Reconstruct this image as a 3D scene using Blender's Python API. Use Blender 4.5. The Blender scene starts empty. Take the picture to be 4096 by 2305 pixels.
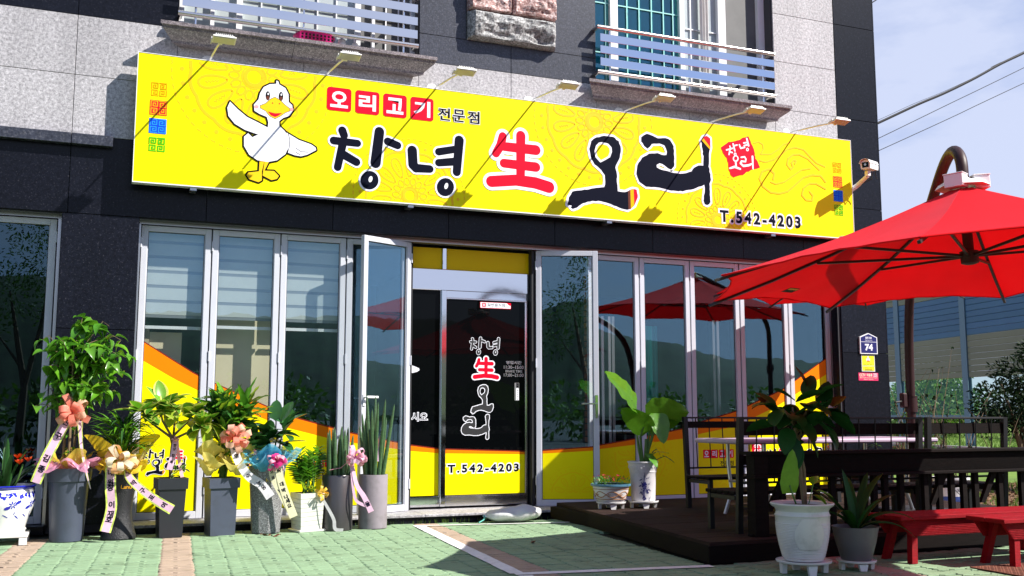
import bpy, bmesh, math, random
from mathutils import Vector, Matrix, Euler, Quaternion, noise as mnoise
from math import radians, sin, cos, pi, sqrt, atan2

random.seed(7)
S = bpy.context.scene
COL = S.collection

# ------------------------------------------------------------------ camera
YAW, PIT = radians(22.17), radians(7.071)
fw = Vector((sin(YAW)*cos(PIT), cos(YAW)*cos(PIT), sin(PIT)))
rt = Vector((cos(YAW), -sin(YAW), 0))
up = rt.cross(fw)
cam_d = bpy.data.cameras.new('camera'); cam = bpy.data.objects.new('camera', cam_d); COL.objects.link(cam)
M = Matrix((rt, up, -fw)).transposed().to_4x4(); M.translation = Vector((0, -10.2, 1.05))
cam.matrix_world = M
cam_d.sensor_width = 36; cam_d.lens = 36*4105.7/4096; cam_d.clip_end = 3000; cam_d.clip_start = 0.05
S.camera = cam

# ------------------------------------------------------------------ sky and sun
SKY_OFF = (3.1, 1.2, 0.4)
SUNV = Vector((1.27, -1.0, 1.53)).normalized()
W = bpy.data.worlds.new('World'); S.world = W; W.use_nodes = True
nt = W.node_tree; nt.nodes.clear()
out = nt.nodes.new('ShaderNodeOutputWorld'); bg = nt.nodes.new('ShaderNodeBackground')
sky = nt.nodes.new('ShaderNodeTexSky'); sky.sky_type = 'NISHITA'; sky.sun_disc = False
sky.sun_elevation = math.asin(SUNV.z); sky.sun_rotation = atan2(SUNV.x, SUNV.y)
sky.altitude = 50; sky.air_density = 1.0; sky.dust_density = 0.25; sky.ozone_density = 3.0
tc = nt.nodes.new('ShaderNodeTexCoord'); mp = nt.nodes.new('ShaderNodeMapping'); mp.inputs['Scale'].default_value = (1.0, 1.0, 2.6)
nz = nt.nodes.new('ShaderNodeTexNoise'); nz.inputs['Scale'].default_value = 2.0; mp.inputs['Location'].default_value = SKY_OFF; nz.inputs['Detail'].default_value = 7; nz.inputs['Roughness'].default_value = 0.58
cr = nt.nodes.new('ShaderNodeValToRGB'); cr.color_ramp.elements[0].position = 0.37; cr.color_ramp.elements[1].position = 0.62
cr.color_ramp.elements[0].color = (0.06, 0.06, 0.06, 1); cr.color_ramp.elements[1].color = (0.9, 0.9, 0.9, 1)
mx = nt.nodes.new('ShaderNodeMixRGB'); mx.inputs['Color2'].default_value = (7.6, 8.3, 10.6, 1)
L_ = nt.links.new
L_(tc.outputs['Generated'], mp.inputs['Vector']); L_(mp.outputs['Vector'], nz.inputs['Vector']); 
sx_ = nt.nodes.new('ShaderNodeSeparateXYZ'); hz = nt.nodes.new('ShaderNodeMapRange'); hz.inputs['From Min'].default_value = 0.0; hz.inputs['From Max'].default_value = 0.45; hz.inputs['To Min'].default_value = 0.22; hz.inputs['To Max'].default_value = -0.05
ad = nt.nodes.new('ShaderNodeMath'); ad.operation = 'ADD'
L_(tc.outputs['Generated'], sx_.inputs[0]); L_(sx_.outputs['Z'], hz.inputs['Value']); L_(nz.outputs['Fac'], ad.inputs[0]); L_(hz.outputs['Result'], ad.inputs[1]); L_(ad.outputs[0], cr.inputs['Fac'])
L_(cr.outputs['Color'], mx.inputs['Fac']); tn = nt.nodes.new('ShaderNodeMixRGB'); tn.blend_type = 'MULTIPLY'; tn.inputs['Fac'].default_value = 1; tn.inputs['Color2'].default_value = (0.80, 1.08, 1.55, 1)
L_(sky.outputs['Color'], tn.inputs['Color1']); L_(tn.outputs['Color'], mx.inputs['Color1']); L_(mx.outputs['Color'], bg.inputs['Color'])
bg.inputs['Strength'].default_value = 0.05
L_(bg.outputs['Background'], out.inputs['Surface'])

sd = bpy.data.lights.new('sun', 'SUN'); sd.energy = 5.0; sd.angle = radians(0.53); sd.color = (1.0, 0.955, 0.88)
so = bpy.data.objects.new('sun', sd); COL.objects.link(so); so.rotation_euler = SUNV.to_track_quat('Z', 'Y').to_euler(); so.location = (6, -12, 14)

S.view_settings.view_transform = 'Standard'; S.view_settings.look = 'None'; S.view_settings.gamma = 1.0
S.view_settings.use_curve_mapping = False
S.view_settings.exposure = 0.92
S.cycles.max_bounces = 8; S.cycles.transparent_max_bounces = 16; S.cycles.use_denoising = True
S.cycles.caustics_reflective = False; S.cycles.caustics_refractive = False
S.cycles.sample_clamp_indirect = 6.0

# ------------------------------------------------------------------ helpers
class MB:
    """collects geometry for one mesh"""
    def __init__(self): self.v = []; self.f = []; self.m = []; self.uv = None
    def add(self, vs, fs, mi=0):
        b = len(self.v); self.v += [tuple(p) for p in vs]
        for f in fs: self.f.append(tuple(b+i for i in f)); self.m.append(mi)
        return self
    def box(self, x0, y0, z0, x1, y1, z1, mi=0, mat=None):
        P = [Vector((x, y, z)) for z in (z0, z1) for y in (y0, y1) for x in (x0, x1)]
        if mat is not None: P = [mat @ p for p in P]
        return self.add(P, [(0,2,3,1),(4,5,7,6),(0,1,5,4),(2,6,7,3),(0,4,6,2),(1,3,7,5)], mi)
    def cbox(self, c, s, mi=0, rot=None):
        m = Matrix.Translation(Vector(c)) @ (rot.to_4x4() if rot is not None else Matrix())
        return self.box(-s[0]/2, -s[1]/2, -s[2]/2, s[0]/2, s[1]/2, s[2]/2, mi, m)
    def bbox(self, x0, y0, z0, x1, y1, z1, b=0.004, mi=0, mat=None):
        """box with chamfered edges"""
        bm = bmesh.new(); bmesh.ops.create_cube(bm, size=1)
        for v in bm.verts:
            v.co = Vector(((x0+x1)/2+v.co.x*(x1-x0), (y0+y1)/2+v.co.y*(y1-y0), (z0+z1)/2+v.co.z*(z1-z0)))
        bmesh.ops.bevel(bm, geom=bm.edges[:], offset=b, segments=1, affect='EDGES', profile=0.5)
        bm.verts.index_update()
        vs = [mat @ v.co if mat is not None else v.co.copy() for v in bm.verts]
        self.add(vs, [[v.index for v in f.verts] for f in bm.faces], mi); bm.free(); return self
    def cyl(self, p0, p1, r0, r1=None, n=10, mi=0, cap=True):
        return self.tube([p0, p1], [r0, r0 if r1 is None else r1], n, mi, cap)
    def tube(self, path, rad, n=8, mi=0, cap=True):
        path = [Vector(p) for p in path]
        if not hasattr(rad, '__len__'): rad = [rad]*len(path)
        prev = None; vs = []; fs = []
        for i, p in enumerate(path):
            t = (path[min(i+1, len(path)-1)]-path[max(i-1, 0)])
            if t.length < 1e-9: t = Vector((0, 0, 1))
            t.normalize()
            if prev is None:
                a = t.orthogonal().normalized()
            else:
                a = (prev - t*prev.dot(t))
                a = a.normalized() if a.length > 1e-6 else t.orthogonal().normalized()
            prev = a; b = t.cross(a)
            for k in range(n):
                g = 2*pi*k/n; vs.append(p+(a*cos(g)+b*sin(g))*rad[i])
        for i in range(len(path)-1):
            for k in range(n):
                k2 = (k+1) % n; fs.append((i*n+k, i*n+k2, (i+1)*n+k2, (i+1)*n+k))
        if cap:
            fs.append(tuple(range(n-1, -1, -1))); e = (len(path)-1)*n; fs.append(tuple(range(e, e+n)))
        return self.add(vs, fs, mi)
    def lathe(self, prof, n=32, mi=0, c=(0, 0, 0), shape=None, mis=None):
        """prof: (r, z) list; shape(theta) scales the radius"""
        vs = []; fs = []; b = len(self.v)
        for r, z in prof:
            for k in range(n):
                g = 2*pi*(k+0.5)/n; s = shape(g) if shape else 1.0
                vs.append((c[0]+r*s*cos(g), c[1]+r*s*sin(g), c[2]+z))
        for i in range(len(prof)-1):
            for k in range(n):
                k2 = (k+1) % n; fs.append((i*n+k, i*n+k2, (i+1)*n+k2, (i+1)*n+k))
        self.add(vs, fs, mi)
        if mis:
            q = len(self.m)-len(fs)
            for i in range(len(prof)-1):
                for k in range(n): self.m[q+i*n+k] = mis[i]
        return self
    def disc(self, c, r, n=24, mi=0):
        vs = [(c[0]+r*cos(2*pi*k/n), c[1]+r*sin(2*pi*k/n), c[2]) for k in range(n)]
        return self.add(vs, [tuple(range(n))], mi)
    def prism(self, poly, d0, d1, plane='xz', mi=0):
        """extrude a 2-D outline; plane xz -> depth along y"""
        n = len(poly)
        def P(a, b, d): return (a, d, b) if plane == 'xz' else ((a, b, d) if plane == 'xy' else (d, a, b))
        vs = [P(a, b, d0) for a, b in poly]+[P(a, b, d1) for a, b in poly]
        fs = [tuple(range(n)), tuple(range(2*n-1, n-1, -1))]
        fs += [(i, i+n, (i+1) % n+n, (i+1) % n) for i in range(n)]
        return self.add(vs, fs, mi)
    def grid(self, fn, nu, nv, mi=0, closed=False):
        vs = [fn(i/nu, j/nv) for i in range(nu+(0 if closed else 1)) for j in range(nv+1)]
        fs = []
        c = nu if closed else nu+1
        for i in range(nu):
            i2 = (i+1) % c
            for j in range(nv):
                fs.append((i*(nv+1)+j, i2*(nv+1)+j, i2*(nv+1)+j+1, i*(nv+1)+j+1))
        return self.add(vs, fs, mi)
    def mesh(self, name, mats, smooth=False, fix=True):
        me = bpy.data.meshes.new(name); me.from_pydata(self.v, [], self.f)
        for m in (mats if isinstance(mats, (list, tuple)) else [mats]): me.materials.append(m)
        if any(self.m): me.polygons.foreach_set('material_index', self.m)
        if fix:
            bm = bmesh.new(); bm.from_mesh(me); bmesh.ops.recalc_face_normals(bm, faces=bm.faces[:]); bm.to_mesh(me); bm.free()
        if smooth:
            me.polygons.foreach_set('use_smooth', [True]*len(me.polygons))
            if smooth != 'all': me.set_sharp_from_angle(angle=radians(smooth if smooth is not True else 40))
        me.update(); return me

def link(name, me, parent=None, label=None, mw=None):
    o = bpy.data.objects.new(name, me); COL.objects.link(o)
    if parent is not None: o.parent = parent
    if mw is not None: o.matrix_basis = mw
    if label: o['label'] = label
    return o
def part(name, mb, mats, parent=None, smooth=False, label=None, mw=None):
    return link(name, mb.mesh(name, mats, smooth), parent, label, mw)
def tag(o, label, cat, group=None, kind=None):
    o['label'] = label; o['category'] = cat
    if group: o['group'] = group
    if kind: o['kind'] = kind
    return o
def thing(name, label, cat, loc=(0, 0, 0), rz=0, group=None):
    o = bpy.data.objects.new(name, None); COL.objects.link(o); o.location = loc; o.rotation_euler = (0, 0, rz)
    o.empty_display_size = 0.1
    return tag(o, label, cat, group)
def struct(name, mb, mats, smooth=False, kind='structure'):
    o = part(name, mb, mats, None, smooth); o['kind'] = kind; return o
def copy_tree(o, parent=None):
    c = o.copy(); COL.objects.link(c)
    if parent is not None: c.parent = parent
    for ch in list(o.children): copy_tree(ch, c)
    return c

# ------------------------------------------------------------------ materials
def mat(name, col, rough=0.5, metal=0.0, spec=0.5, var=0.0, vscale=6.0, bump=0.0, bscale=60.0, trans=0.0, coat=0.0, rnd=0.0, alpha=1.0, sheen=0.0, vdetail=4, stretch=None, rvar=0.0, world=False, grime=0.0, sheen_tint=(1, 1, 1)):
    m = bpy.data.materials.new(name); m.use_nodes = True; t = m.node_tree; n = t.nodes; b = n['Principled BSDF']
    b.inputs['Base Color'].default_value = (*col, 1); b.inputs['Roughness'].default_value = rough
    b.inputs['Metallic'].default_value = metal; b.inputs['Specular IOR Level'].default_value = spec
    b.inputs['Coat Weight'].default_value = coat; b.inputs['Coat Roughness'].default_value = 0.06
    if sheen: b.inputs['Sheen Weight'].default_value = sheen; b.inputs['Sheen Tint'].default_value = (*sheen_tint, 1)
    tcn = n.new('ShaderNodeTexCoord'); vec = tcn.outputs['Object']
    gpos = n.new('ShaderNodeNewGeometry').outputs['Position']
    if world: vec = gpos
    if stretch:
        mpn = n.new('ShaderNodeMapping'); mpn.inputs['Scale'].default_value = stretch; t.links.new(vec, mpn.inputs['Vector']); vec = mpn.outputs['Vector']
    colsock = None
    if var or rvar:
        ns = n.new('ShaderNodeTexNoise'); ns.inputs['Scale'].default_value = vscale; ns.inputs['Detail'].default_value = vdetail; ns.inputs['Roughness'].default_value = 0.6
        t.links.new(vec, ns.inputs['Vector'])
        if var:
            r = n.new('ShaderNodeMapRange'); r.inputs['From Min'].default_value = 0.25; r.inputs['From Max'].default_value = 0.75
            r.inputs['To Min'].default_value = 1-var; r.inputs['To Max'].default_value = 1+var; t.links.new(ns.outputs['Fac'], r.inputs['Value'])
            mu = n.new('ShaderNodeVectorMath'); mu.operation = 'SCALE'; mu.inputs[0].default_value = col; t.links.new(r.outputs['Result'], mu.inputs['Scale']); colsock = mu.outputs['Vector']
        if rvar:
            r2 = n.new('ShaderNodeMapRange'); r2.inputs['To Min'].default_value = max(0, rough-rvar); r2.inputs['To Max'].default_value = min(1, rough+rvar)
            t.links.new(ns.outputs['Fac'], r2.inputs['Value']); t.links.new(r2.outputs['Result'], b.inputs['Roughness'])
    if rnd:
        oi = n.new('ShaderNodeObjectInfo'); hs = n.new('ShaderNodeHueSaturation'); hs.inputs['Color'].default_value = (*col, 1)
        if colsock: t.links.new(colsock, hs.inputs['Color'])
        a = n.new('ShaderNodeMapRange'); a.inputs['To Min'].default_value = 1-rnd; a.inputs['To Max'].default_value = 1+rnd; t.links.new(oi.outputs['Random'], a.inputs['Value']); t.links.new(a.outputs['Result'], hs.inputs['Value'])
        h = n.new('ShaderNodeMapRange'); h.inputs['To Min'].default_value = 0.5-rnd*0.05; h.inputs['To Max'].default_value = 0.5+rnd*0.05
        ml = n.new('ShaderNodeMath'); ml.operation = 'FRACT'; mm = n.new('ShaderNodeMath'); mm.operation = 'MULTIPLY'; mm.inputs[1].default_value = 7.13
        t.links.new(oi.outputs['Random'], mm.inputs[0]); t.links.new(mm.outputs[0], ml.inputs[0]); t.links.new(ml.outputs[0], h.inputs['Value']); t.links.new(h.outputs['Result'], hs.inputs['Hue'])
        colsock = hs.outputs['Color']
    if grime:
        gn = n.new('ShaderNodeTexNoise'); gn.inputs['Scale'].default_value = 5.5; gn.inputs['Detail'].default_value = 7; gn.inputs['Roughness'].default_value = 0.68; t.links.new(gpos, gn.inputs['Vector'])
        gr = n.new('ShaderNodeValToRGB'); gr.color_ramp.elements[0].position = 0.52; gr.color_ramp.elements[0].color = (0, 0, 0, 1); gr.color_ramp.elements[1].position = 0.68; gr.color_ramp.elements[1].color = (grime, grime, grime, 1); t.links.new(gn.outputs['Fac'], gr.inputs['Fac'])
        gm = n.new('ShaderNodeMixRGB'); gm.inputs['Color2'].default_value = (col[0]*.45+.01, col[1]*.45+.01, col[2]*.40+.006, 1); gm.inputs['Color1'].default_value = (*col, 1)
        t.links.new(gr.outputs['Color'], gm.inputs['Fac'])
        if colsock: t.links.new(colsock, gm.inputs['Color1'])
        colsock = gm.outputs['Color']
    if colsock: t.links.new(colsock, b.inputs['Base Color'])
    if bump:
        nb = n.new('ShaderNodeTexNoise'); nb.inputs['Scale'].default_value = bscale; nb.inputs['Detail'].default_value = 5
        t.links.new(vec, nb.inputs['Vector']); bp = n.new('ShaderNodeBump'); bp.inputs['Strength'].default_value = bump; bp.inputs['Distance'].default_value = 0.01
        t.links.new(nb.outputs['Fac'], bp.inputs['Height']); t.links.new(bp.outputs['Normal'], b.inputs['Normal'])
    outn = n['Material Output']
    if trans:
        tr = n.new('ShaderNodeBsdfTranslucent'); tr.inputs['Color'].default_value = (*col, 1)
        if colsock: t.links.new(colsock, tr.inputs['Color'])
        ms = n.new('ShaderNodeMixShader'); ms.inputs['Fac'].default_value = trans
        t.links.new(b.outputs[0], ms.inputs[1]); t.links.new(tr.outputs[0], ms.inputs[2]); t.links.new(ms.outputs[0], outn.inputs['Surface'])
    if alpha < 1:
        src = outn.inputs['Surface'].links[0].from_socket
        tp = n.new('ShaderNodeBsdfTransparent'); ms = n.new('ShaderNodeMixShader'); ms.inputs['Fac'].default_value = alpha
        t.links.new(tp.outputs[0], ms.inputs[1]); t.links.new(src, ms.inputs[2]); t.links.new(ms.outputs[0], outn.inputs['Surface'])
    return m

def granite(name, base, fleck, dark, scale=140, rough=0.3, bump=0.0, fl=0.5, streak=None, rnd=0.05, fw_=0.1, spec=0.5):
    m = bpy.data.materials.new(name); m.use_nodes = True; t = m.node_tree; n = t.nodes; b = n['Principled BSDF']; b.inputs['Specular IOR Level'].default_value = spec
    tcn = n.new('ShaderNodeTexCoord'); geo = n.new('ShaderNodeNewGeometry')
    vec = geo.outputs['Position']
    n1 = n.new('ShaderNodeTexNoise'); n1.inputs['Scale'].default_value = scale; n1.inputs['Detail'].default_value = 3; n1.inputs['Roughness'].default_value = 0.7
    n2 = n.new('ShaderNodeTexNoise'); n2.inputs['Scale'].default_value = scale*0.42; n2.inputs['Detail'].default_value = 2
    n3 = n.new('ShaderNodeTexNoise'); n3.inputs['Scale'].default_value = 1.3; n3.inputs['Detail'].default_value = 5
    v = vec
    if streak:
        mpn = n.new('ShaderNodeMapping'); mpn.inputs['Scale'].default_value = streak; t.links.new(vec, mpn.inputs['Vector']); v = mpn.outputs['Vector']
    for q in (n1, n2): t.links.new(v, q.inputs['Vector'])
    mp3 = n.new('ShaderNodeMapping'); mp3.inputs['Scale'].default_value = (2.6, 2.6, 0.45); t.links.new(vec, mp3.inputs['Vector']); t.links.new(mp3.outputs['Vector'], n3.inputs['Vector'])
    r1 = n.new('ShaderNodeValToRGB'); e = r1.color_ramp.elements; e[0].position = 0.36; e[0].color = (*dark, 1); e[1].position = fl; e[1].color = (*base, 1)
    e2 = e.new(fl+fw_); e2.color = (*fleck, 1)
    t.links.new(n1.outputs['Fac'], r1.inputs['Fac'])
    r2 = n.new('ShaderNodeMapRange'); r2.inputs['From Min'].default_value = 0.3; r2.inputs['From Max'].default_value = 0.7; r2.inputs['To Min'].default_value = 0.65; r2.inputs['To Max'].default_value = 1.3
    t.links.new(n2.outputs['Fac'], r2.inputs['Value'])
    r3 = n.new('ShaderNodeMapRange'); r3.inputs['From Min'].default_value = 0.3; r3.inputs['From Max'].default_value = 0.7; r3.inputs['To Min'].default_value = 0.84; r3.inputs['To Max'].default_value = 1.10
    t.links.new(n3.outputs['Fac'], r3.inputs['Value'])
    oi = n.new('ShaderNodeObjectInfo'); r4 = n.new('ShaderNodeMapRange'); r4.inputs['To Min'].default_value = 1-rnd; r4.inputs['To Max'].default_value = 1+rnd; t.links.new(oi.outputs['Random'], r4.inputs['Value'])
    ma = n.new('ShaderNodeMath'); ma.operation = 'MULTIPLY'; mb_ = n.new('ShaderNodeMath'); mb_.operation = 'MULTIPLY'
    t.links.new(r2.outputs[0], ma.inputs[0]); t.links.new(r3.outputs[0], ma.inputs[1]); t.links.new(ma.outputs[0], mb_.inputs[0]); t.links.new(r4.outputs[0], mb_.inputs[1])
    sc = n.new('ShaderNodeVectorMath'); sc.operation = 'SCALE'; t.links.new(r1.outputs['Color'], sc.inputs[0]); t.links.new(mb_.outputs[0], sc.inputs['Scale'])
    t.links.new(sc.outputs['Vector'], b.inputs['Base Color']); b.inputs['Roughness'].default_value = rough
    if bump:
        bp = n.new('ShaderNodeBump'); bp.inputs['Strength'].default_value = bump; bp.inputs['Distance'].default_value = 0.004; t.links.new(n1.outputs['Fac'], bp.inputs['Height']); t.links.new(bp.outputs['Normal'], b.inputs['Normal'])
    return m

def glass(name, tint=(0.95, 0.975, 0.975), gain=1.5, rough=0.0, base=0.05):
    m = bpy.data.materials.new(name); m.use_nodes = True; t = m.node_tree; n = t.nodes; n.clear()
    o = n.new('ShaderNodeOutputMaterial'); tp = n.new('ShaderNodeBsdfTransparent'); tp.inputs['Color'].default_value = (*tint, 1)
    gl = n.new('ShaderNodeBsdfGlossy'); gl.inputs['Roughness'].default_value = rough; gl.inputs['Color'].default_value = (0.50, 0.82, 1.0, 1)
    fr = n.new('ShaderNodeFresnel'); gb = n.new('ShaderNodeNewGeometry'); ir = n.new('ShaderNodeMapRange'); ir.inputs['To Min'].default_value = 1.5; ir.inputs['To Max'].default_value = 1/1.5
    t.links.new(gb.outputs['Backfacing'], ir.inputs['Value']); t.links.new(ir.outputs['Result'], fr.inputs['IOR'])
    ma = n.new('ShaderNodeMath'); ma.operation = 'MULTIPLY_ADD'; ma.inputs[1].default_value = gain; ma.inputs[2].default_value = base; ma.use_clamp = True
    ms = n.new('ShaderNodeMixShader')
    t.links.new(fr.outputs[0], ma.inputs[0]); t.links.new(ma.outputs[0], ms.inputs['Fac']); t.links.new(tp.outputs[0], ms.inputs[1]); t.links.new(gl.outputs[0], ms.inputs[2]); t.links.new(ms.outputs[0], o.inputs['Surface'])
    return m

MT = {}
MT['granite_light'] = granite('granite_light', (0.375, 0.362, 0.378), (0.46, 0.445, 0.465), (0.255, 0.245, 0.265), scale=85, rough=0.55, rnd=0.085)
MT['granite_dark'] = granite('granite_dark', (0.007, 0.008, 0.0145), (0.055, 0.053, 0.062), (0.004, 0.005, 0.009), scale=60, rough=0.3, rnd=0.2, fl=0.60, fw_=0.10, spec=0.2)
MT['granite_dark_lit'] = granite('granite_dark_lit', (0.038, 0.042, 0.060), (0.09, 0.09, 0.105), (0.018, 0.020, 0.032), scale=60, rough=0.35, fl=0.56)  # dark granite again, with its sunlit blue-grey put into the colour
MT['granite_sill'] = granite('granite_sill', (0.185, 0.155, 0.165), (0.32, 0.28, 0.28), (0.085, 0.07, 0.078), scale=80, rough=0.35)
MT['granite_pink'] = granite('granite_pink', (0.40, 0.24, 0.22), (0.62, 0.52, 0.50), (0.20, 0.10, 0.09), scale=38, rough=0.8, bump=0.5)
MT['granite_grey'] = granite('granite_grey', (0.26, 0.26, 0.26), (0.42, 0.42, 0.42), (0.09, 0.09, 0.09), scale=50, rough=0.8, bump=0.5)
MT['grout'] = mat('grout', (0.05, 0.05, 0.055), 0.9)
MT['frame'] = mat('window_frame_paint', (0.56, 0.57, 0.63), 0.35, var=0.05, vscale=3)
MT['frame_white'] = mat('white_frame_paint', (0.82, 0.82, 0.84), 0.4, var=0.04)
MT['rubber'] = mat('black_seal', (0.012, 0.012, 0.014), 0.6)
MT['glass'] = glass('window_glass')
MT['glass_dark'] = glass('tinted_glass', (0.25, 0.30, 0.38), 1.3)
MT['glass_teal'] = glass('teal_glass', (0.50, 0.90, 0.88), 1.5, base=0.05)
MT['steel'] = mat('stainless_steel', (0.72, 0.72, 0.74), 0.16, metal=1, rvar=0.06, vscale=3, stretch=(0.3, 1, 30))
MT['mirror_steel'] = mat('mirror_polished_steel', (0.70, 0.71, 0.74), 0.07, metal=1, bump=0.06, bscale=2.5)
MT['steel_tube'] = mat('polished_steel_tube', (0.74, 0.70, 0.66), 0.2, metal=1)
MT['alu'] = mat('aluminium', (0.55, 0.56, 0.58), 0.35, metal=1)
MT['white'] = mat('white_paint', (0.80, 0.80, 0.80), 0.4, var=0.05)
MT['white_print'] = mat('white_print', (0.80, 0.80, 0.86), 0.45, spec=0.12)
MT['yellow'] = mat('yellow_print', (0.90, 0.79, 0.0), 0.45, spec=0.12, var=0.035, vscale=1.1, world=True)
MT['yellow2'] = mat('pale_amber_print', (0.90, 0.70, 0.0), 0.45, spec=0.12)
MT['amber'] = mat('amber_panel', (0.90, 0.56, 0.0), 0.35, spec=0.12)
MT['orange'] = mat('orange_print', (0.90, 0.21, 0.0), 0.45, spec=0.12)
MT['maroon'] = mat('maroon_print', (0.20, 0.02, 0.01), 0.45, spec=0.12)
MT['ink'] = mat('dark_navy_print', (0.0035, 0.0045, 0.014), 0.5, spec=0.05)
MT['black'] = mat('black_print', (0.004, 0.0035, 0.004), 0.5, spec=0.05)
MT['red'] = mat('red_print', (0.80, 0.0, 0.022), 0.45, spec=0.12)
MT['blue'] = mat('blue_print', (0.005, 0.06, 0.80), 0.42, spec=0.12)
MT['lightblue'] = mat('light_blue_print', (0.02, 0.30, 0.90), 0.42, spec=0.12)
MT['green'] = mat('green_print', (0.05, 0.52, 0.01), 0.42, spec=0.12)
MT['gold'] = mat('gold_print', (0.88, 0.42, 0.0), 0.42, spec=0.12)
MT['bill'] = mat('bill_yellow_print', (0.85, 0.55, 0.01), 0.42, spec=0.12)
MT['pink'] = mat('pink_print', (0.85, 0.35, 0.38), 0.45, spec=0.12)
MT['brown'] = mat('brown_print', (0.13, 0.035, 0.02), 0.4, spec=0.12)
MT['navy'] = mat('navy_plate', (0.012, 0.012, 0.12), 0.35)
MT['magenta'] = mat('magenta_plate', (0.72, 0.03, 0.13), 0.4)
MT['cream_text'] = mat('cream_print', (0.8, 0.72, 0.5), 0.5)

# ------------------------------------------------------------------ flat print (thin mesh lettering laid on a surface)
LIFT = 0.00003
class Art:
    """flat shapes in the plane of a board: (a, b) = right, up; later shapes lie a hair above earlier ones"""
    def __init__(self): self.mb = MB(); self.mats = []; self.k = 0; self.idx = {}; self.cyc = False; self.c = 0
    def mi(self, m):
        if m not in self.idx: self.idx[m] = len(self.mats); self.mats.append(MT[m])
        return self.idx[m]
    def _lift(self, step=1): self.k += step; return self.k*LIFT
    def poly(self, pts, m):
        from mathutils.geometry import tessellate_polygon
        d = self._lift(); P = [(a, b, d) for a, b in pts]
        tris = tessellate_polygon([[Vector(p) for p in P]])
        self.mb.add(P, [tuple(t) for t in tris], self.mi(m)); return self
    def strip(self, pts, rad, m, n=10, base=None, i0=0):
        """round-ended brush stroke along pts with radii"""
        if not hasattr(rad, '__len__'): rad = [rad]*len(pts)
        mi = self.mi(m)
        if base is None: base = self.k; self.k += min(8, len(pts))
        for i in range(len(pts)-1):
            d = (base+1+(i+i0) % 8)*LIFT
            (ax, ay), (bx, by) = pts[i], pts[i+1]; r0, r1 = rad[i], rad[i+1]
            g = atan2(by-ay, bx-ax); vs = []
            for k in range(n+1):
                t = g+pi/2+pi*k/n; vs.append((ax+r0*cos(t), ay+r0*sin(t), d))
            for k in range(n+1):
                t = g-pi/2+pi*k/n; vs.append((bx+r1*cos(t), by+r1*sin(t), d))
            self.mb.add(vs, [tuple(range(len(vs)))], mi)
        return self
    def outline(self, pts, r, m, closed=True):
        """joined line along pts as one band of quads"""
        n = len(pts); mi = self.mi(m); vs = []; fs = []
        if self.cyc: self.c = (self.c+1) % 12; d = (self.k+1+self.c)*LIFT
        else: d = self._lift()
        for i in range(n):
            p = Vector(pts[i]); a = Vector(pts[i-1] if (i or closed) else pts[0]); b = Vector(pts[(i+1) % n] if (i < n-1 or closed) else pts[-1])
            t = (b-a); t = t.normalized() if t.length > 1e-9 else Vector((1, 0)); nn = Vector((-t.y, t.x))
            vs += [(*(p+nn*r), d), (*(p-nn*r), d)]
        for i in range(n if closed else n-1):
            j = (i+1) % n; fs.append((2*i, 2*i+1, 2*j+1, 2*j))
        self.mb.add(vs, fs, mi); return self
    def grow(self, pts, r, m):
        """the outline fattened by r, filled"""
        self.poly(pts, m)
        n = len(pts); base = self.k; self.k += 8
        for i in range(n): self.strip([pts[i], pts[(i+1) % n]], r, m, 6, base, i)
        return self
    def ell(self, c, rx, ry, m, rot=0, n=28):
        pts = []
        for k in range(n):
            t = 2*pi*k/n; x, y = rx*cos(t), ry*sin(t); pts.append((c[0]+x*cos(rot)-y*sin(rot), c[1]+x*sin(rot)+y*cos(rot)))
        return self.poly(pts, m)
    def rrect(self, x0, y0, x1, y1, r, m):
        pts = []
        for cx, cy, g in ((x1-r, y1-r, 0), (x0+r, y1-r, 90), (x0+r, y0+r, 180), (x1-r, y0+r, 270)):
            for k in range(5): t = radians(g+22.5*k); pts.append((cx+r*cos(t), cy+r*sin(t)))
        return self.poly(pts, m)
    def text(self, s, x0, y0, x1, y1, m, bold=0.0, space=1.0):
        """text squeezed into the box"""
        self.k += 1; d = self.k*LIFT
        vs, fs = glyphs(s, bold, space)
        if not vs: return self
        xa = min(v[0] for v in vs); xb = max(v[0] for v in vs); ya = min(v[1] for v in vs); yb = max(v[1] for v in vs)
        kx = (x1-x0)/max(xb-xa, 1e-6); ky = (y1-y0)/max(yb-ya, 1e-6)
        self.mb.add([(x0+(v[0]-xa)*kx, y0+(v[1]-ya)*ky, d) for v in vs], fs, self.mi(m)); return self
    def make(self, name, parent, mw, label=None):
        me = self.mb.mesh(name, self.mats, fix=False)
        return link(name, me, parent, label, mw)
_G = {}
def glyphs(s, bold=0.0, space=1.0):
    key = (s, bold, space)
    if key not in _G:
        c = bpy.data.curves.new('lettering', 'FONT'); c.body = s; c.size = 1; c.offset = bold; c.resolution_u = 3; c.space_character = space
        o = bpy.data.objects.new('lettering', c); COL.objects.link(o)
        dg = bpy.context.evaluated_depsgraph_get(); dg.update()
        me = bpy.data.meshes.new_from_object(o.evaluated_get(dg))
        _G[key] = ([tuple(v.co) for v in me.vertices], [tuple(p.vertices) for p in me.polygons])
        bpy.data.objects.remove(o); bpy.data.curves.remove(c); bpy.data.meshes.remove(me)
    return _G[key]
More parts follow.
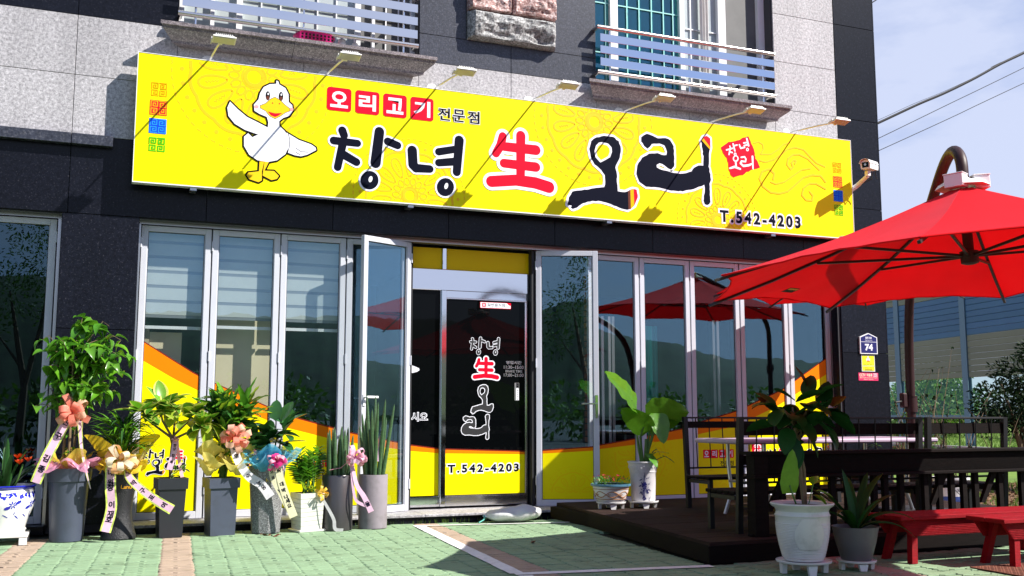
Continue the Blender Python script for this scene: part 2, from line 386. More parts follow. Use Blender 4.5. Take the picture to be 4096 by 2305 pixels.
# plane facing the viewer (-y): a -> +x, b -> +z, lift -> -y
def front(x, y, z, rz=0.0): return Matrix.Translation((x, y, z)) @ Matrix.Rotation(rz, 4, 'Z') @ Matrix(((1,0,0,0),(0,0,-1,0),(0,1,0,0),(0,0,0,1)))
SIGN_ART = [
('S','cn','white_print',[(1.965,0.696),(1.984,0.647)],[0.062,0.0605]),
('S','cn','white_print',[(1.88,0.583),(2.123,0.579)],[0.0605,0.057]),
('S','cn','white_print',[(1.974,0.57),(1.925,0.312)],[0.062,0.058]),
('S','cn','white_print',[(1.97,0.454),(2.116,0.383)],[0.0635,0.0605]),
('S','cn','white_print',[(2.349,0.724),(2.314,0.393)],[0.0705,0.074]),
('S','cn','white_print',[(2.439,0.631),(2.543,0.599)],[0.0617,0.0602]),
('S','cn','white_print',[(2.7,0.562),(2.711,0.412),(2.744,0.379)],[0.0717,0.0707,0.068]),
('S','cn','white_print',[(2.744,0.379),(2.893,0.383)],[0.0662,0.061]),
('S','cn','white_print',[(2.988,0.576),(3.176,0.623)],[0.0607,0.0595]),
('S','cn','white_print',[(2.989,0.459),(3.177,0.49)],[0.0607,0.064]),
('S','cn','white_print',[(3.214,0.723),(3.189,0.378)],[0.072,0.066]),
('P','cn','white_print',[(2.368,0.218),(2.365,0.188),(2.354,0.159),(2.336,0.133),(2.313,0.113),(2.286,0.099),(2.256,0.092),(2.227,0.094),(2.199,0.103),(2.176,0.119),(2.157,0.142),(2.146,0.169),(2.141,0.198),(2.145,0.229),(2.155,0.257),(2.173,0.283),(2.196,0.304),(2.223,0.318),(2.252,0.324),(2.282,0.323),(2.309,0.314),(2.333,0.298),(2.352,0.275),(2.364,0.248)]),
('P','cn','white_print',[(3.181,0.215),(3.177,0.185),(3.166,0.155),(3.147,0.129),(3.123,0.109),(3.096,0.095),(3.066,0.088),(3.036,0.09),(3.008,0.099),(2.984,0.116),(2.966,0.139),(2.954,0.166),(2.95,0.196),(2.953,0.226),(2.964,0.256),(2.983,0.282),(3.006,0.302),(3.034,0.317),(3.064,0.323),(3.094,0.322),(3.122,0.313),(3.146,0.296),(3.165,0.273),(3.177,0.246)]),
('S','cn','ink',[(1.965,0.696),(1.984,0.647)],[0.0425,0.0407]),
('S','cn','ink',[(1.88,0.583),(2.123,0.579)],[0.0412,0.0377]),
('S','cn','ink',[(1.974,0.57),(1.925,0.312)],[0.0425,0.0387]),
('S','cn','ink',[(1.97,0.454),(2.116,0.383)],[0.0442,0.0407]),
('S','cn','ink',[(2.349,0.724),(2.314,0.393)],[0.0505,0.054]),
('S','cn','ink',[(2.439,0.631),(2.543,0.599)],[0.042,0.0402]),
('S','cn','ink',[(2.7,0.562),(2.711,0.412),(2.744,0.379)],[0.0515,0.0505,0.0477]),
('S','cn','ink',[(2.744,0.379),(2.893,0.383)],[0.0457,0.041]),
('S','cn','ink',[(2.988,0.576),(3.176,0.623)],[0.04,0.0385]),
('S','cn','ink',[(2.989,0.459),(3.177,0.49)],[0.04,0.0435]),
('S','cn','ink',[(3.214,0.723),(3.189,0.378)],[0.0512,0.045]),
('P','cn','ink',[(2.348,0.216),(2.346,0.191),(2.337,0.167),(2.322,0.146),(2.303,0.129),(2.28,0.117),(2.256,0.112),(2.232,0.113),(2.209,0.121),(2.189,0.134),(2.174,0.153),(2.164,0.175),(2.161,0.2),(2.163,0.225),(2.172,0.249),(2.187,0.27),(2.206,0.287),(2.228,0.299),(2.253,0.305),(2.277,0.304),(2.3,0.296),(2.32,0.282),(2.335,0.264),(2.345,0.241)]),
('P','cn','white_print',[(2.284,0.217),(2.281,0.208),(2.278,0.201),(2.273,0.195),(2.268,0.191),(2.263,0.188),(2.257,0.188),(2.253,0.19),(2.249,0.194),(2.246,0.2),(2.245,0.207),(2.244,0.215),(2.246,0.223),(2.248,0.231),(2.252,0.238),(2.256,0.245),(2.262,0.249),(2.267,0.251),(2.272,0.252),(2.277,0.25),(2.281,0.246),(2.284,0.24),(2.285,0.233),(2.285,0.225)]),
('P','cn','ink',[(3.16,0.214),(3.157,0.188),(3.147,0.164),(3.132,0.142),(3.113,0.125),(3.09,0.114),(3.066,0.108),(3.041,0.11),(3.018,0.117),(2.999,0.131),(2.983,0.15),(2.974,0.173),(2.97,0.198),(2.973,0.223),(2.983,0.247),(2.997,0.269),(3.017,0.286),(3.039,0.297),(3.064,0.303),(3.089,0.302),(3.112,0.294),(3.131,0.28),(3.147,0.261),(3.156,0.239)]),
('P','cn','white_print',[(3.093,0.215),(3.091,0.207),(3.087,0.199),(3.082,0.193),(3.077,0.188),(3.071,0.186),(3.066,0.186),(3.061,0.187),(3.057,0.191),(3.055,0.197),(3.053,0.205),(3.053,0.213),(3.055,0.221),(3.058,0.23),(3.061,0.237),(3.066,0.244),(3.072,0.248),(3.077,0.251),(3.082,0.251),(3.087,0.249),(3.091,0.245),(3.094,0.239),(3.095,0.232),(3.095,0.224)]),
('S','sh','white_print',[(3.709,0.818),(3.684,0.714),(3.631,0.623)],[0.0822,0.0865,0.0815]),
('S','sh','white_print',[(3.919,0.847),(3.916,0.378)],[0.091,0.0867]),
('S','sh','white_print',[(3.726,0.707),(4.096,0.704)],[0.0855,0.0925]),
('S','sh','white_print',[(3.723,0.523),(4.095,0.515)],[0.0855,0.0905]),
('S','sh','white_print',[(3.58,0.311),(3.862,0.35),(4.089,0.339),(4.25,0.305)],[0.0972,0.0977,0.1009,0.1017]),
('S','sh','red',[(3.709,0.818),(3.684,0.714),(3.631,0.623)],[0.0462,0.0502,0.0455]),
('S','sh','red',[(3.919,0.847),(3.916,0.378)],[0.0542,0.0505]),
('S','sh','red',[(3.726,0.707),(4.096,0.704)],[0.0495,0.0562]),
('S','sh','red',[(3.723,0.523),(4.095,0.515)],[0.049,0.0535]),
('S','sh','red',[(3.58,0.311),(3.862,0.35),(4.089,0.339),(4.25,0.305)],[0.0615,0.0615,0.0645,0.065]),
('G','o','white_print',[(4.933,0.952),(5.044,0.952),(5.117,0.909),(5.143,0.822),(5.127,0.719),(5.076,0.625),(5.069,0.597),(5.089,0.526),(5.086,0.437),(5.096,0.332),(5.189,0.329),(5.282,0.373),(5.338,0.369),(5.349,0.281),(5.304,0.182),(5.216,0.128),(5.106,0.145),(5.009,0.176),(4.888,0.199),(4.78,0.196),(4.66,0.159),(4.588,0.105),(4.535,0.085),(4.512,0.099),(4.524,0.122),(4.471,0.128),(4.489,0.211),(4.531,0.28),(4.649,0.306),(4.829,0.348),(4.926,0.365),(4.939,0.424),(4.934,0.501),(4.892,0.553),(4.808,0.611),(4.761,0.695),(4.744,0.782),(4.769,0.873),(4.836,0.925)],0.0255),
('P','o','ink',[(4.933,0.952),(4.968,0.951),(5.006,0.951),(5.044,0.952),(5.069,0.942),(5.088,0.92),(5.117,0.909),(5.123,0.882),(5.139,0.852),(5.143,0.822),(5.141,0.788),(5.133,0.757),(5.127,0.719),(5.111,0.685),(5.093,0.654),(5.076,0.625),(5.069,0.597),(5.081,0.565),(5.089,0.526),(5.091,0.496),(5.085,0.471),(5.086,0.437),(5.093,0.402),(5.095,0.364),(5.096,0.332),(5.129,0.328),(5.157,0.327),(5.189,0.329),(5.219,0.34),(5.255,0.362),(5.282,0.373),(5.338,0.369),(5.338,0.342),(5.35,0.311),(5.349,0.281),(5.335,0.25),(5.319,0.216),(5.304,0.182),(5.273,0.163),(5.246,0.142),(5.216,0.128),(5.181,0.13),(5.146,0.135),(5.106,0.145),(5.075,0.158),(5.045,0.162),(5.009,0.176),(4.982,0.182),(4.95,0.19),(4.921,0.193),(4.888,0.199),(4.85,0.202),(4.819,0.193),(4.78,0.196),(4.746,0.184),(4.719,0.181),(4.688,0.166),(4.66,0.159),(4.64,0.146),(4.613,0.127),(4.588,0.105),(4.535,0.085),(4.512,0.099),(4.524,0.122),(4.471,0.128),(4.479,0.158),(4.486,0.18),(4.489,0.211),(4.51,0.241),(4.531,0.28),(4.558,0.29),(4.591,0.297),(4.617,0.3),(4.649,0.306),(4.68,0.316),(4.705,0.316),(4.737,0.323),(4.773,0.336),(4.799,0.341),(4.829,0.348),(4.863,0.353),(4.894,0.359),(4.926,0.365),(4.937,0.395),(4.939,0.424),(4.936,0.461),(4.934,0.501),(4.91,0.528),(4.892,0.553),(4.869,0.572),(4.837,0.596),(4.808,0.611),(4.792,0.638),(4.772,0.666),(4.761,0.695),(4.756,0.728),(4.751,0.753),(4.744,0.782),(4.754,0.814),(4.762,0.841),(4.769,0.873),(4.798,0.902),(4.836,0.925),(4.87,0.93),(4.898,0.943)]),
('P','o','white_print',[(4.908,0.876),(4.981,0.867),(5.024,0.827),(5.029,0.777),(5.004,0.713),(4.942,0.674),(4.881,0.64),(4.821,0.695),(4.81,0.766),(4.829,0.829),(4.865,0.866)]),
('P','o','yellow',[(4.909,0.852),(4.965,0.844),(4.997,0.813),(5.001,0.774),(4.982,0.724),(4.935,0.694),(4.889,0.668),(4.843,0.711),(4.835,0.766),(4.849,0.815),(4.877,0.844)]),
('P','o','brown',[(5.226,0.341),(5.257,0.36),(5.26,0.142),(5.229,0.132)]),
('P','o','gold',[(5.257,0.36),(5.297,0.375),(5.304,0.182),(5.26,0.142)]),
('P','o','red',[(5.297,0.375),(5.338,0.369),(5.349,0.281),(5.304,0.182)]),
('G','ri','white_print',[(5.481,1.034),(5.557,1.017),(5.62,0.995),(5.723,1.008),(5.787,0.989),(5.831,0.925),(5.837,0.799),(5.832,0.684),(5.792,0.641),(5.748,0.654),(5.703,0.684),(5.64,0.703),(5.601,0.68),(5.603,0.652),(5.664,0.629),(5.792,0.612),(5.895,0.604),(5.986,0.618),(6.065,0.648),(6.105,0.698),(6.158,0.726),(6.225,0.73),(6.229,0.814),(6.217,0.929),(6.199,1.02),(6.227,1.069),(6.281,1.093),(6.327,1.068),(6.33,0.952),(6.308,0.88),(6.297,0.727),(6.321,0.637),(6.326,0.568),(6.305,0.52),(6.312,0.301),(6.292,0.276),(6.265,0.263),(6.232,0.272),(6.216,0.311),(6.237,0.468),(6.232,0.502),(6.086,0.438),(5.941,0.399),(5.787,0.395),(5.634,0.417),(5.457,0.413),(5.371,0.462),(5.335,0.548),(5.349,0.651),(5.413,0.747),(5.502,0.803),(5.617,0.821),(5.668,0.806),(5.732,0.809),(5.739,0.847),(5.708,0.918),(5.645,0.934),(5.543,0.918),(5.516,0.882),(5.484,0.858),(5.441,0.885),(5.404,0.933),(5.405,0.984)],0.0242),
('P','ri','ink',[(5.481,1.034),(5.52,1.027),(5.557,1.017),(5.587,1.007),(5.62,0.995),(5.653,0.998),(5.687,1.004),(5.723,1.008),(5.758,1.003),(5.787,0.989),(5.81,0.955),(5.831,0.925),(5.83,0.896),(5.837,0.865),(5.832,0.831),(5.837,0.799),(5.838,0.774),(5.833,0.743),(5.837,0.714),(5.832,0.684),(5.792,0.641),(5.748,0.654),(5.703,0.684),(5.675,0.697),(5.64,0.703),(5.601,0.68),(5.603,0.652),(5.632,0.639),(5.664,0.629),(5.7,0.625),(5.725,0.624),(5.76,0.619),(5.792,0.612),(5.829,0.607),(5.857,0.608),(5.895,0.604),(5.943,0.61),(5.986,0.618),(6.028,0.635),(6.065,0.648),(6.081,0.675),(6.105,0.698),(6.158,0.726),(6.195,0.73),(6.225,0.73),(6.225,0.758),(6.227,0.787),(6.229,0.814),(6.231,0.846),(6.218,0.867),(6.224,0.896),(6.217,0.929),(6.21,0.955),(6.21,0.993),(6.199,1.02),(6.227,1.069),(6.281,1.093),(6.327,1.068),(6.33,1.036),(6.33,1.01),(6.327,0.982),(6.33,0.952),(6.316,0.919),(6.308,0.88),(6.307,0.851),(6.307,0.823),(6.306,0.787),(6.304,0.754),(6.297,0.727),(6.31,0.697),(6.308,0.664),(6.321,0.637),(6.32,0.604),(6.326,0.568),(6.305,0.52),(6.308,0.488),(6.306,0.453),(6.309,0.427),(6.306,0.391),(6.31,0.361),(6.31,0.335),(6.312,0.301),(6.292,0.276),(6.265,0.263),(6.232,0.272),(6.216,0.311),(6.221,0.339),(6.221,0.37),(6.233,0.402),(6.237,0.441),(6.237,0.468),(6.232,0.502),(6.196,0.482),(6.154,0.471),(6.119,0.453),(6.086,0.438),(6.049,0.428),(6.016,0.423),(5.973,0.412),(5.941,0.399),(5.907,0.402),(5.884,0.395),(5.844,0.397),(5.816,0.398),(5.787,0.395),(5.755,0.398),(5.727,0.405),(5.692,0.409),(5.661,0.412),(5.634,0.417),(5.601,0.417),(5.559,0.418),(5.527,0.413),(5.495,0.415),(5.457,0.413),(5.431,0.428),(5.399,0.446),(5.371,0.462),(5.359,0.489),(5.346,0.517),(5.335,0.548),(5.339,0.584),(5.344,0.615),(5.349,0.651),(5.366,0.683),(5.391,0.711),(5.413,0.747),(5.447,0.767),(5.477,0.782),(5.502,0.803),(5.538,0.809),(5.575,0.812),(5.617,0.821),(5.668,0.806),(5.701,0.804),(5.732,0.809),(5.739,0.847),(5.727,0.881),(5.708,0.918),(5.679,0.926),(5.645,0.934),(5.606,0.928),(5.572,0.926),(5.543,0.918),(5.516,0.882),(5.484,0.858),(5.441,0.885),(5.425,0.913),(5.404,0.933),(5.405,0.984),(5.439,1.012)]),
('P','ri','gold',[(6.206,1.038),(6.234,1.064),(6.329,0.957),(6.326,0.928)]),
('P','ri','red',[(6.227,1.069),(6.281,1.093),(6.327,1.068),(6.33,0.957)]),
('P','st','red',[(6.474,0.973),(6.498,0.99),(6.51,0.998),(6.535,1.015),(6.556,1.03),(6.584,1.052),(6.614,1.054),(6.645,1.062),(6.669,1.068),(6.703,1.082),(6.73,1.088),(6.754,1.101),(6.774,1.117),(6.792,1.126),(6.819,1.129),(6.838,1.141),(6.867,1.147),(6.877,1.127),(6.883,1.114),(6.895,1.094),(6.901,1.07),(6.912,1.048),(6.924,1.033),(6.93,1.016),(6.941,0.998),(6.945,0.973),(6.952,0.947),(6.949,0.925),(6.959,0.906),(6.956,0.884),(6.973,0.872),(6.986,0.855),(6.996,0.833),(7.003,0.814),(7.02,0.782),(6.999,0.774),(6.974,0.764),(6.951,0.757),(6.931,0.755),(6.902,0.747),(6.876,0.73),(6.858,0.717),(6.828,0.714),(6.815,0.699),(6.793,0.681),(6.777,0.668),(6.744,0.664),(6.716,0.657),(6.689,0.646),(6.666,0.639),(6.643,0.627),(6.624,0.636),(6.602,0.652),(6.594,0.67),(6.591,0.693),(6.579,0.702),(6.576,0.717),(6.576,0.741),(6.571,0.761),(6.572,0.777),(6.57,0.795),(6.562,0.816),(6.557,0.833),(6.554,0.856),(6.535,0.867),(6.523,0.886),(6.507,0.903),(6.499,0.918),(6.494,0.938),(6.482,0.953)]),
('S','st','white_print',[(6.6,1.001),(6.606,0.981)],[0.0087,0.0092]),
('S','st','white_print',[(6.551,0.949),(6.636,0.978)],[0.0087,0.0092]),
('S','st','white_print',[(6.599,0.959),(6.585,0.898)],[0.0092,0.009]),
('S','st','white_print',[(6.598,0.931),(6.631,0.926)],[0.009,0.009]),
('S','st','white_print',[(6.646,1.032),(6.668,0.95)],[0.0102,0.0102]),
('S','st','white_print',[(6.667,1.013),(6.702,1.025)],[0.0087,0.009]),
('S','st','white_print',[(6.734,1.03),(6.751,0.99),(6.807,1.008)],[0.01,0.0102,0.0102]),
('S','st','white_print',[(6.796,1.058),(6.846,1.071)],[0.0092,0.009]),
('S','st','white_print',[(6.801,1.027),(6.851,1.042)],[0.009,0.0092]),
('S','st','white_print',[(6.841,1.117),(6.865,1.033)],[0.0112,0.0115]),
('P','st','white_print',[(6.689,0.911),(6.689,0.905),(6.686,0.9),(6.683,0.895),(6.679,0.891),(6.674,0.889),(6.669,0.888),(6.664,0.888),(6.66,0.889),(6.656,0.892),(6.653,0.896),(6.651,0.901),(6.651,0.907),(6.651,0.912),(6.654,0.917),(6.657,0.922),(6.661,0.926),(6.666,0.928),(6.671,0.93),(6.676,0.929),(6.68,0.928),(6.684,0.925),(6.687,0.921),(6.689,0.916)]),
('P','st','red',[(6.677,0.909),(6.677,0.907),(6.676,0.905),(6.675,0.902),(6.673,0.901),(6.672,0.9),(6.67,0.899),(6.668,0.899),(6.666,0.9),(6.665,0.901),(6.664,0.903),(6.663,0.905),(6.663,0.908),(6.663,0.91),(6.664,0.913),(6.665,0.915),(6.667,0.916),(6.668,0.918),(6.67,0.918),(6.672,0.918),(6.674,0.917),(6.675,0.916),(6.676,0.914),(6.677,0.912)]),
('P','st','white_print',[(6.866,0.986),(6.865,0.98),(6.863,0.975),(6.86,0.97),(6.856,0.966),(6.851,0.964),(6.846,0.963),(6.841,0.963),(6.836,0.964),(6.832,0.967),(6.829,0.971),(6.827,0.976),(6.827,0.982),(6.828,0.987),(6.83,0.993),(6.833,0.997),(6.837,1.001),(6.842,1.004),(6.847,1.005),(6.852,1.005),(6.857,1.003),(6.861,1.0),(6.864,0.996),(6.866,0.991)]),
('P','st','red',[(6.854,0.984),(6.853,0.982),(6.853,0.98),(6.851,0.977),(6.85,0.976),(6.848,0.975),(6.846,0.974),(6.844,0.974),(6.842,0.975),(6.841,0.976),(6.84,0.978),(6.839,0.981),(6.839,0.983),(6.839,0.985),(6.84,0.988),(6.841,0.99),(6.843,0.992),(6.845,0.993),(6.847,0.993),(6.849,0.993),(6.85,0.992),(6.852,0.991),(6.853,0.989),(6.854,0.987)]),
('P','st','white_print',[(6.718,0.861),(6.716,0.85),(6.712,0.84),(6.705,0.832),(6.696,0.824),(6.686,0.82),(6.676,0.817),(6.665,0.818),(6.655,0.821),(6.647,0.826),(6.641,0.834),(6.637,0.843),(6.636,0.853),(6.637,0.863),(6.642,0.873),(6.649,0.882),(6.657,0.89),(6.667,0.894),(6.678,0.897),(6.689,0.897),(6.699,0.894),(6.707,0.888),(6.713,0.88),(6.717,0.871)]),
('P','st','red',[(6.701,0.861),(6.7,0.855),(6.697,0.849),(6.693,0.843),(6.688,0.838),(6.682,0.835),(6.676,0.834),(6.67,0.834),(6.664,0.836),(6.659,0.84),(6.655,0.844),(6.653,0.85),(6.653,0.857),(6.654,0.863),(6.656,0.87),(6.66,0.875),(6.665,0.88),(6.671,0.883),(6.678,0.884),(6.684,0.884),(6.69,0.882),(6.695,0.879),(6.698,0.874),(6.701,0.868)]),
('S','st','white_print',[(6.675,0.815),(6.679,0.763)],[0.0115,0.0112]),
('S','st','white_print',[(6.592,0.732),(6.659,0.756),(6.737,0.737)],[0.0102,0.0147,0.0112]),
('S','st','white_print',[(6.754,0.88),(6.803,0.89),(6.82,0.865),(6.813,0.833)],[0.0092,0.0102,0.0102,0.0102]),
('S','st','white_print',[(6.813,0.833),(6.758,0.833),(6.741,0.806),(6.781,0.778),(6.855,0.792),(6.904,0.814)],[0.0092,0.0115,0.0115,0.014,0.0137,0.0102]),
('S','st','white_print',[(6.915,0.903),(6.917,0.754)],[0.0137,0.0092]),
('G','dk','black',[(1.155,0.299),(1.2,0.303),(1.18,0.198),(1.183,0.113),(1.152,0.092),(1.062,0.115),(1.036,0.152),(1.05,0.179),(1.153,0.2)],0.0152),
('G','dk','black',[(1.203,0.303),(1.247,0.307),(1.205,0.212),(1.297,0.217),(1.346,0.171),(1.327,0.14),(1.275,0.123),(1.189,0.162)],0.0152),
('G','dk','black',[(1.23,0.644),(1.134,0.686),(1.023,0.731),(0.933,0.798),(0.857,0.867),(0.833,0.802),(0.847,0.721),(0.908,0.65),(1.008,0.599),(1.137,0.566)],0.0155),
('G','dk','black',[(1.407,0.616),(1.531,0.553),(1.655,0.52),(1.699,0.493),(1.706,0.467),(1.657,0.436),(1.617,0.411),(1.556,0.389),(1.494,0.394),(1.428,0.413)],0.0152),
('G','dk','black',[(1.147,0.573),(1.079,0.534),(1.038,0.57),(1.0,0.531),(1.003,0.439),(1.055,0.356),(1.135,0.309),(1.235,0.301),(1.324,0.327),(1.403,0.397),(1.436,0.482),(1.429,0.576),(1.386,0.634),(1.335,0.676),(1.333,0.723),(1.373,0.761),(1.433,0.787),(1.464,0.843),(1.456,0.901),(1.421,0.928),(1.417,1.008),(1.385,1.067),(1.323,1.097),(1.314,1.127),(1.294,1.133),(1.295,1.099),(1.232,1.088),(1.173,1.05),(1.14,0.985),(1.127,0.92),(1.084,0.863),(1.091,0.801),(1.141,0.775),(1.212,0.752),(1.228,0.701),(1.225,0.643)],0.0152),
('P','dk','bill',[(1.155,0.299),(1.2,0.303),(1.18,0.198),(1.183,0.113),(1.152,0.092),(1.062,0.115),(1.036,0.152),(1.05,0.179),(1.153,0.2)]),
('P','dk','bill',[(1.203,0.303),(1.247,0.307),(1.205,0.212),(1.297,0.217),(1.346,0.171),(1.327,0.14),(1.275,0.123),(1.189,0.162)]),
('P','dk','white_print',[(1.407,0.616),(1.531,0.553),(1.655,0.52),(1.699,0.493),(1.706,0.467),(1.657,0.436),(1.617,0.411),(1.556,0.389),(1.494,0.394),(1.428,0.413)]),
('P','dk','white_print',[(1.23,0.644),(1.134,0.686),(1.023,0.731),(0.933,0.798),(0.857,0.867),(0.833,0.802),(0.847,0.721),(0.908,0.65),(1.008,0.599),(1.137,0.566)]),
('P','dk','white_print',[(1.147,0.573),(1.079,0.534),(1.038,0.57),(1.0,0.531),(1.003,0.439),(1.055,0.356),(1.135,0.309),(1.235,0.301),(1.324,0.327),(1.403,0.397),(1.436,0.482),(1.429,0.576),(1.386,0.634),(1.335,0.676),(1.333,0.723),(1.373,0.761),(1.433,0.787),(1.464,0.843),(1.456,0.901),(1.421,0.928),(1.417,1.008),(1.385,1.067),(1.323,1.097),(1.314,1.127),(1.294,1.133),(1.295,1.099),(1.232,1.088),(1.173,1.05),(1.14,0.985),(1.127,0.92),(1.084,0.863),(1.091,0.801),(1.141,0.775),(1.212,0.752),(1.228,0.701),(1.225,0.643)]),
('O','dk','black',[(1.422,0.617),(1.442,0.546),(1.439,0.472),(1.425,0.418)],0.003,False),
('O','dk','black',[(1.503,0.468),(1.555,0.436),(1.626,0.438)],0.003,False),
('O','dk','black',[(1.504,0.426),(1.545,0.404)],0.003,False),
('P','dk','pink',[(1.131,0.845),(1.13,0.84),(1.128,0.835),(1.125,0.831),(1.121,0.828),(1.115,0.825),(1.11,0.824),(1.104,0.824),(1.099,0.825),(1.094,0.828),(1.091,0.831),(1.088,0.835),(1.087,0.84),(1.088,0.845),(1.09,0.85),(1.093,0.854),(1.098,0.858),(1.103,0.86),(1.109,0.861),(1.114,0.861),(1.12,0.86),(1.124,0.858),(1.128,0.854),(1.13,0.85)]),
('P','dk','pink',[(1.47,0.857),(1.469,0.852),(1.467,0.847),(1.464,0.843),(1.459,0.839),(1.454,0.837),(1.448,0.835),(1.442,0.835),(1.437,0.837),(1.432,0.839),(1.429,0.843),(1.426,0.847),(1.425,0.852),(1.426,0.857),(1.428,0.862),(1.431,0.866),(1.436,0.869),(1.441,0.872),(1.447,0.873),(1.453,0.873),(1.458,0.872),(1.463,0.87),(1.467,0.866),(1.469,0.862)]),
('G','dk','black',[(1.286,0.96),(1.338,0.934),(1.379,0.897),(1.431,0.861),(1.432,0.838),(1.392,0.819),(1.342,0.777),(1.292,0.745),(1.241,0.766),(1.2,0.813),(1.147,0.837),(1.147,0.859),(1.198,0.886),(1.242,0.934)],0.005),
('P','dk','bill',[(1.286,0.96),(1.338,0.934),(1.379,0.897),(1.431,0.861),(1.432,0.838),(1.392,0.819),(1.342,0.777),(1.292,0.745),(1.241,0.766),(1.2,0.813),(1.147,0.837),(1.147,0.859),(1.198,0.886),(1.242,0.934)]),
('P','dk','red',[(1.218,0.809),(1.291,0.798),(1.361,0.809),(1.322,0.775),(1.292,0.759),(1.251,0.771)]),
('P','dk','black',[(1.238,0.97),(1.237,0.958),(1.235,0.947),(1.232,0.937),(1.228,0.929),(1.223,0.924),(1.217,0.921),(1.211,0.922),(1.206,0.926),(1.201,0.933),(1.197,0.942),(1.195,0.953),(1.194,0.965),(1.194,0.977),(1.196,0.988),(1.199,0.998),(1.203,1.006),(1.209,1.011),(1.214,1.014),(1.22,1.013),(1.225,1.009),(1.23,1.002),(1.234,0.993),(1.237,0.982)]),
('P','dk','brown',[(1.231,0.948),(1.231,0.943),(1.229,0.937),(1.227,0.933),(1.224,0.929),(1.221,0.927),(1.217,0.925),(1.213,0.926),(1.209,0.927),(1.206,0.93),(1.203,0.934),(1.202,0.939),(1.201,0.945),(1.202,0.95),(1.203,0.955),(1.205,0.96),(1.208,0.964),(1.212,0.966),(1.216,0.967),(1.219,0.967),(1.223,0.965),(1.226,0.963),(1.229,0.958),(1.231,0.954)]),
('P','dk','white_print',[(1.227,0.988),(1.227,0.985),(1.226,0.982),(1.225,0.979),(1.223,0.977),(1.221,0.976),(1.219,0.975),(1.217,0.975),(1.215,0.976),(1.214,0.978),(1.212,0.98),(1.211,0.983),(1.211,0.986),(1.211,0.989),(1.212,0.992),(1.213,0.994),(1.215,0.996),(1.217,0.998),(1.219,0.998),(1.221,0.998),(1.223,0.997),(1.224,0.996),(1.226,0.993),(1.227,0.991)]),
('P','dk','black',[(1.366,0.978),(1.365,0.966),(1.364,0.954),(1.36,0.944),(1.356,0.937),(1.351,0.931),(1.345,0.929),(1.339,0.93),(1.334,0.934),(1.329,0.941),(1.325,0.95),(1.322,0.961),(1.321,0.973),(1.322,0.985),(1.324,0.996),(1.327,1.006),(1.331,1.014),(1.337,1.02),(1.342,1.022),(1.348,1.021),(1.354,1.017),(1.358,1.01),(1.362,1.001),(1.365,0.99)]),
('P','dk','brown',[(1.359,0.956),(1.359,0.951),(1.358,0.945),(1.355,0.941),(1.352,0.937),(1.349,0.934),(1.345,0.933),(1.341,0.933),(1.337,0.935),(1.334,0.938),(1.331,0.942),(1.33,0.947),(1.329,0.952),(1.329,0.958),(1.331,0.963),(1.333,0.968),(1.336,0.972),(1.34,0.974),(1.344,0.975),(1.348,0.975),(1.351,0.973),(1.355,0.97),(1.357,0.966),(1.359,0.962)]),
('P','dk','white_print',[(1.355,0.996),(1.355,0.993),(1.354,0.99),(1.353,0.987),(1.351,0.985),(1.35,0.984),(1.347,0.983),(1.345,0.983),(1.343,0.984),(1.342,0.986),(1.34,0.988),(1.339,0.991),(1.339,0.994),(1.339,0.997),(1.34,1.0),(1.341,1.002),(1.343,1.004),(1.345,1.006),(1.347,1.006),(1.349,1.006),(1.351,1.005),(1.353,1.004),(1.354,1.002),(1.355,0.999)]),
('P','dk','red',[(1.269,0.899),(1.269,0.897),(1.268,0.895),(1.267,0.894),(1.266,0.892),(1.265,0.891),(1.263,0.891),(1.261,0.891),(1.26,0.892),(1.259,0.893),(1.258,0.894),(1.257,0.896),(1.257,0.898),(1.257,0.899),(1.258,0.901),(1.258,0.903),(1.26,0.904),(1.261,0.905),(1.263,0.906),(1.264,0.906),(1.266,0.905),(1.267,0.904),(1.268,0.903),(1.269,0.901)]),
('P','dk','red',[(1.337,0.901),(1.336,0.899),(1.336,0.897),(1.335,0.895),(1.334,0.894),(1.332,0.893),(1.331,0.893),(1.329,0.893),(1.328,0.893),(1.326,0.894),(1.325,0.896),(1.325,0.897),(1.324,0.899),(1.325,0.901),(1.325,0.903),(1.326,0.905),(1.327,0.906),(1.329,0.907),(1.33,0.907),(1.332,0.907),(1.333,0.907),(1.335,0.906),(1.336,0.904),(1.336,0.902)]),
]
SCROLL = [([(6.944,1.073),(7.013,1.096),(7.073,1.065),(7.078,1.012),(7.032,0.944),(7.182,0.958),(7.284,1.022),(7.363,1.094),(7.466,1.134)],0.0082),([(7.017,0.868),(7.103,0.855),(7.229,0.899),(7.346,0.985),(7.437,1.048),(7.54,1.08),(7.667,1.065),(7.767,0.983),(7.855,0.916),(7.983,0.879)],0.0102),([(7.531,0.875),(7.552,0.909),(7.521,0.922),(7.481,0.88),(7.504,0.829),(7.465,0.799),(7.416,0.853),(7.432,0.929),(7.51,0.985),(7.6,0.999),(7.727,0.958),(7.815,0.89),(7.896,0.833)],0.0115),([(7.208,0.653),(7.223,0.729),(7.15,0.775),(7.049,0.734),(7.009,0.646),(7.055,0.556),(7.164,0.491),(7.289,0.486),(7.416,0.523),(7.52,0.606),(7.652,0.714),(7.783,0.758),(7.913,0.759),(7.981,0.689)],0.0125),([(7.169,0.618),(7.243,0.598),(7.37,0.636),(7.5,0.722),(7.631,0.809),(7.761,0.837)],0.0092),([(7.735,0.549),(7.784,0.5),(7.769,0.44),(7.679,0.438),(7.618,0.497),(7.647,0.585),(7.739,0.646),(7.843,0.655),(7.977,0.602)],0.0117)]
# ================================================================== shop building
bld = thing('shop_building', 'dark and pale granite shop building with long yellow signboard and folding glass doors', 'building', (0, 0, 0))

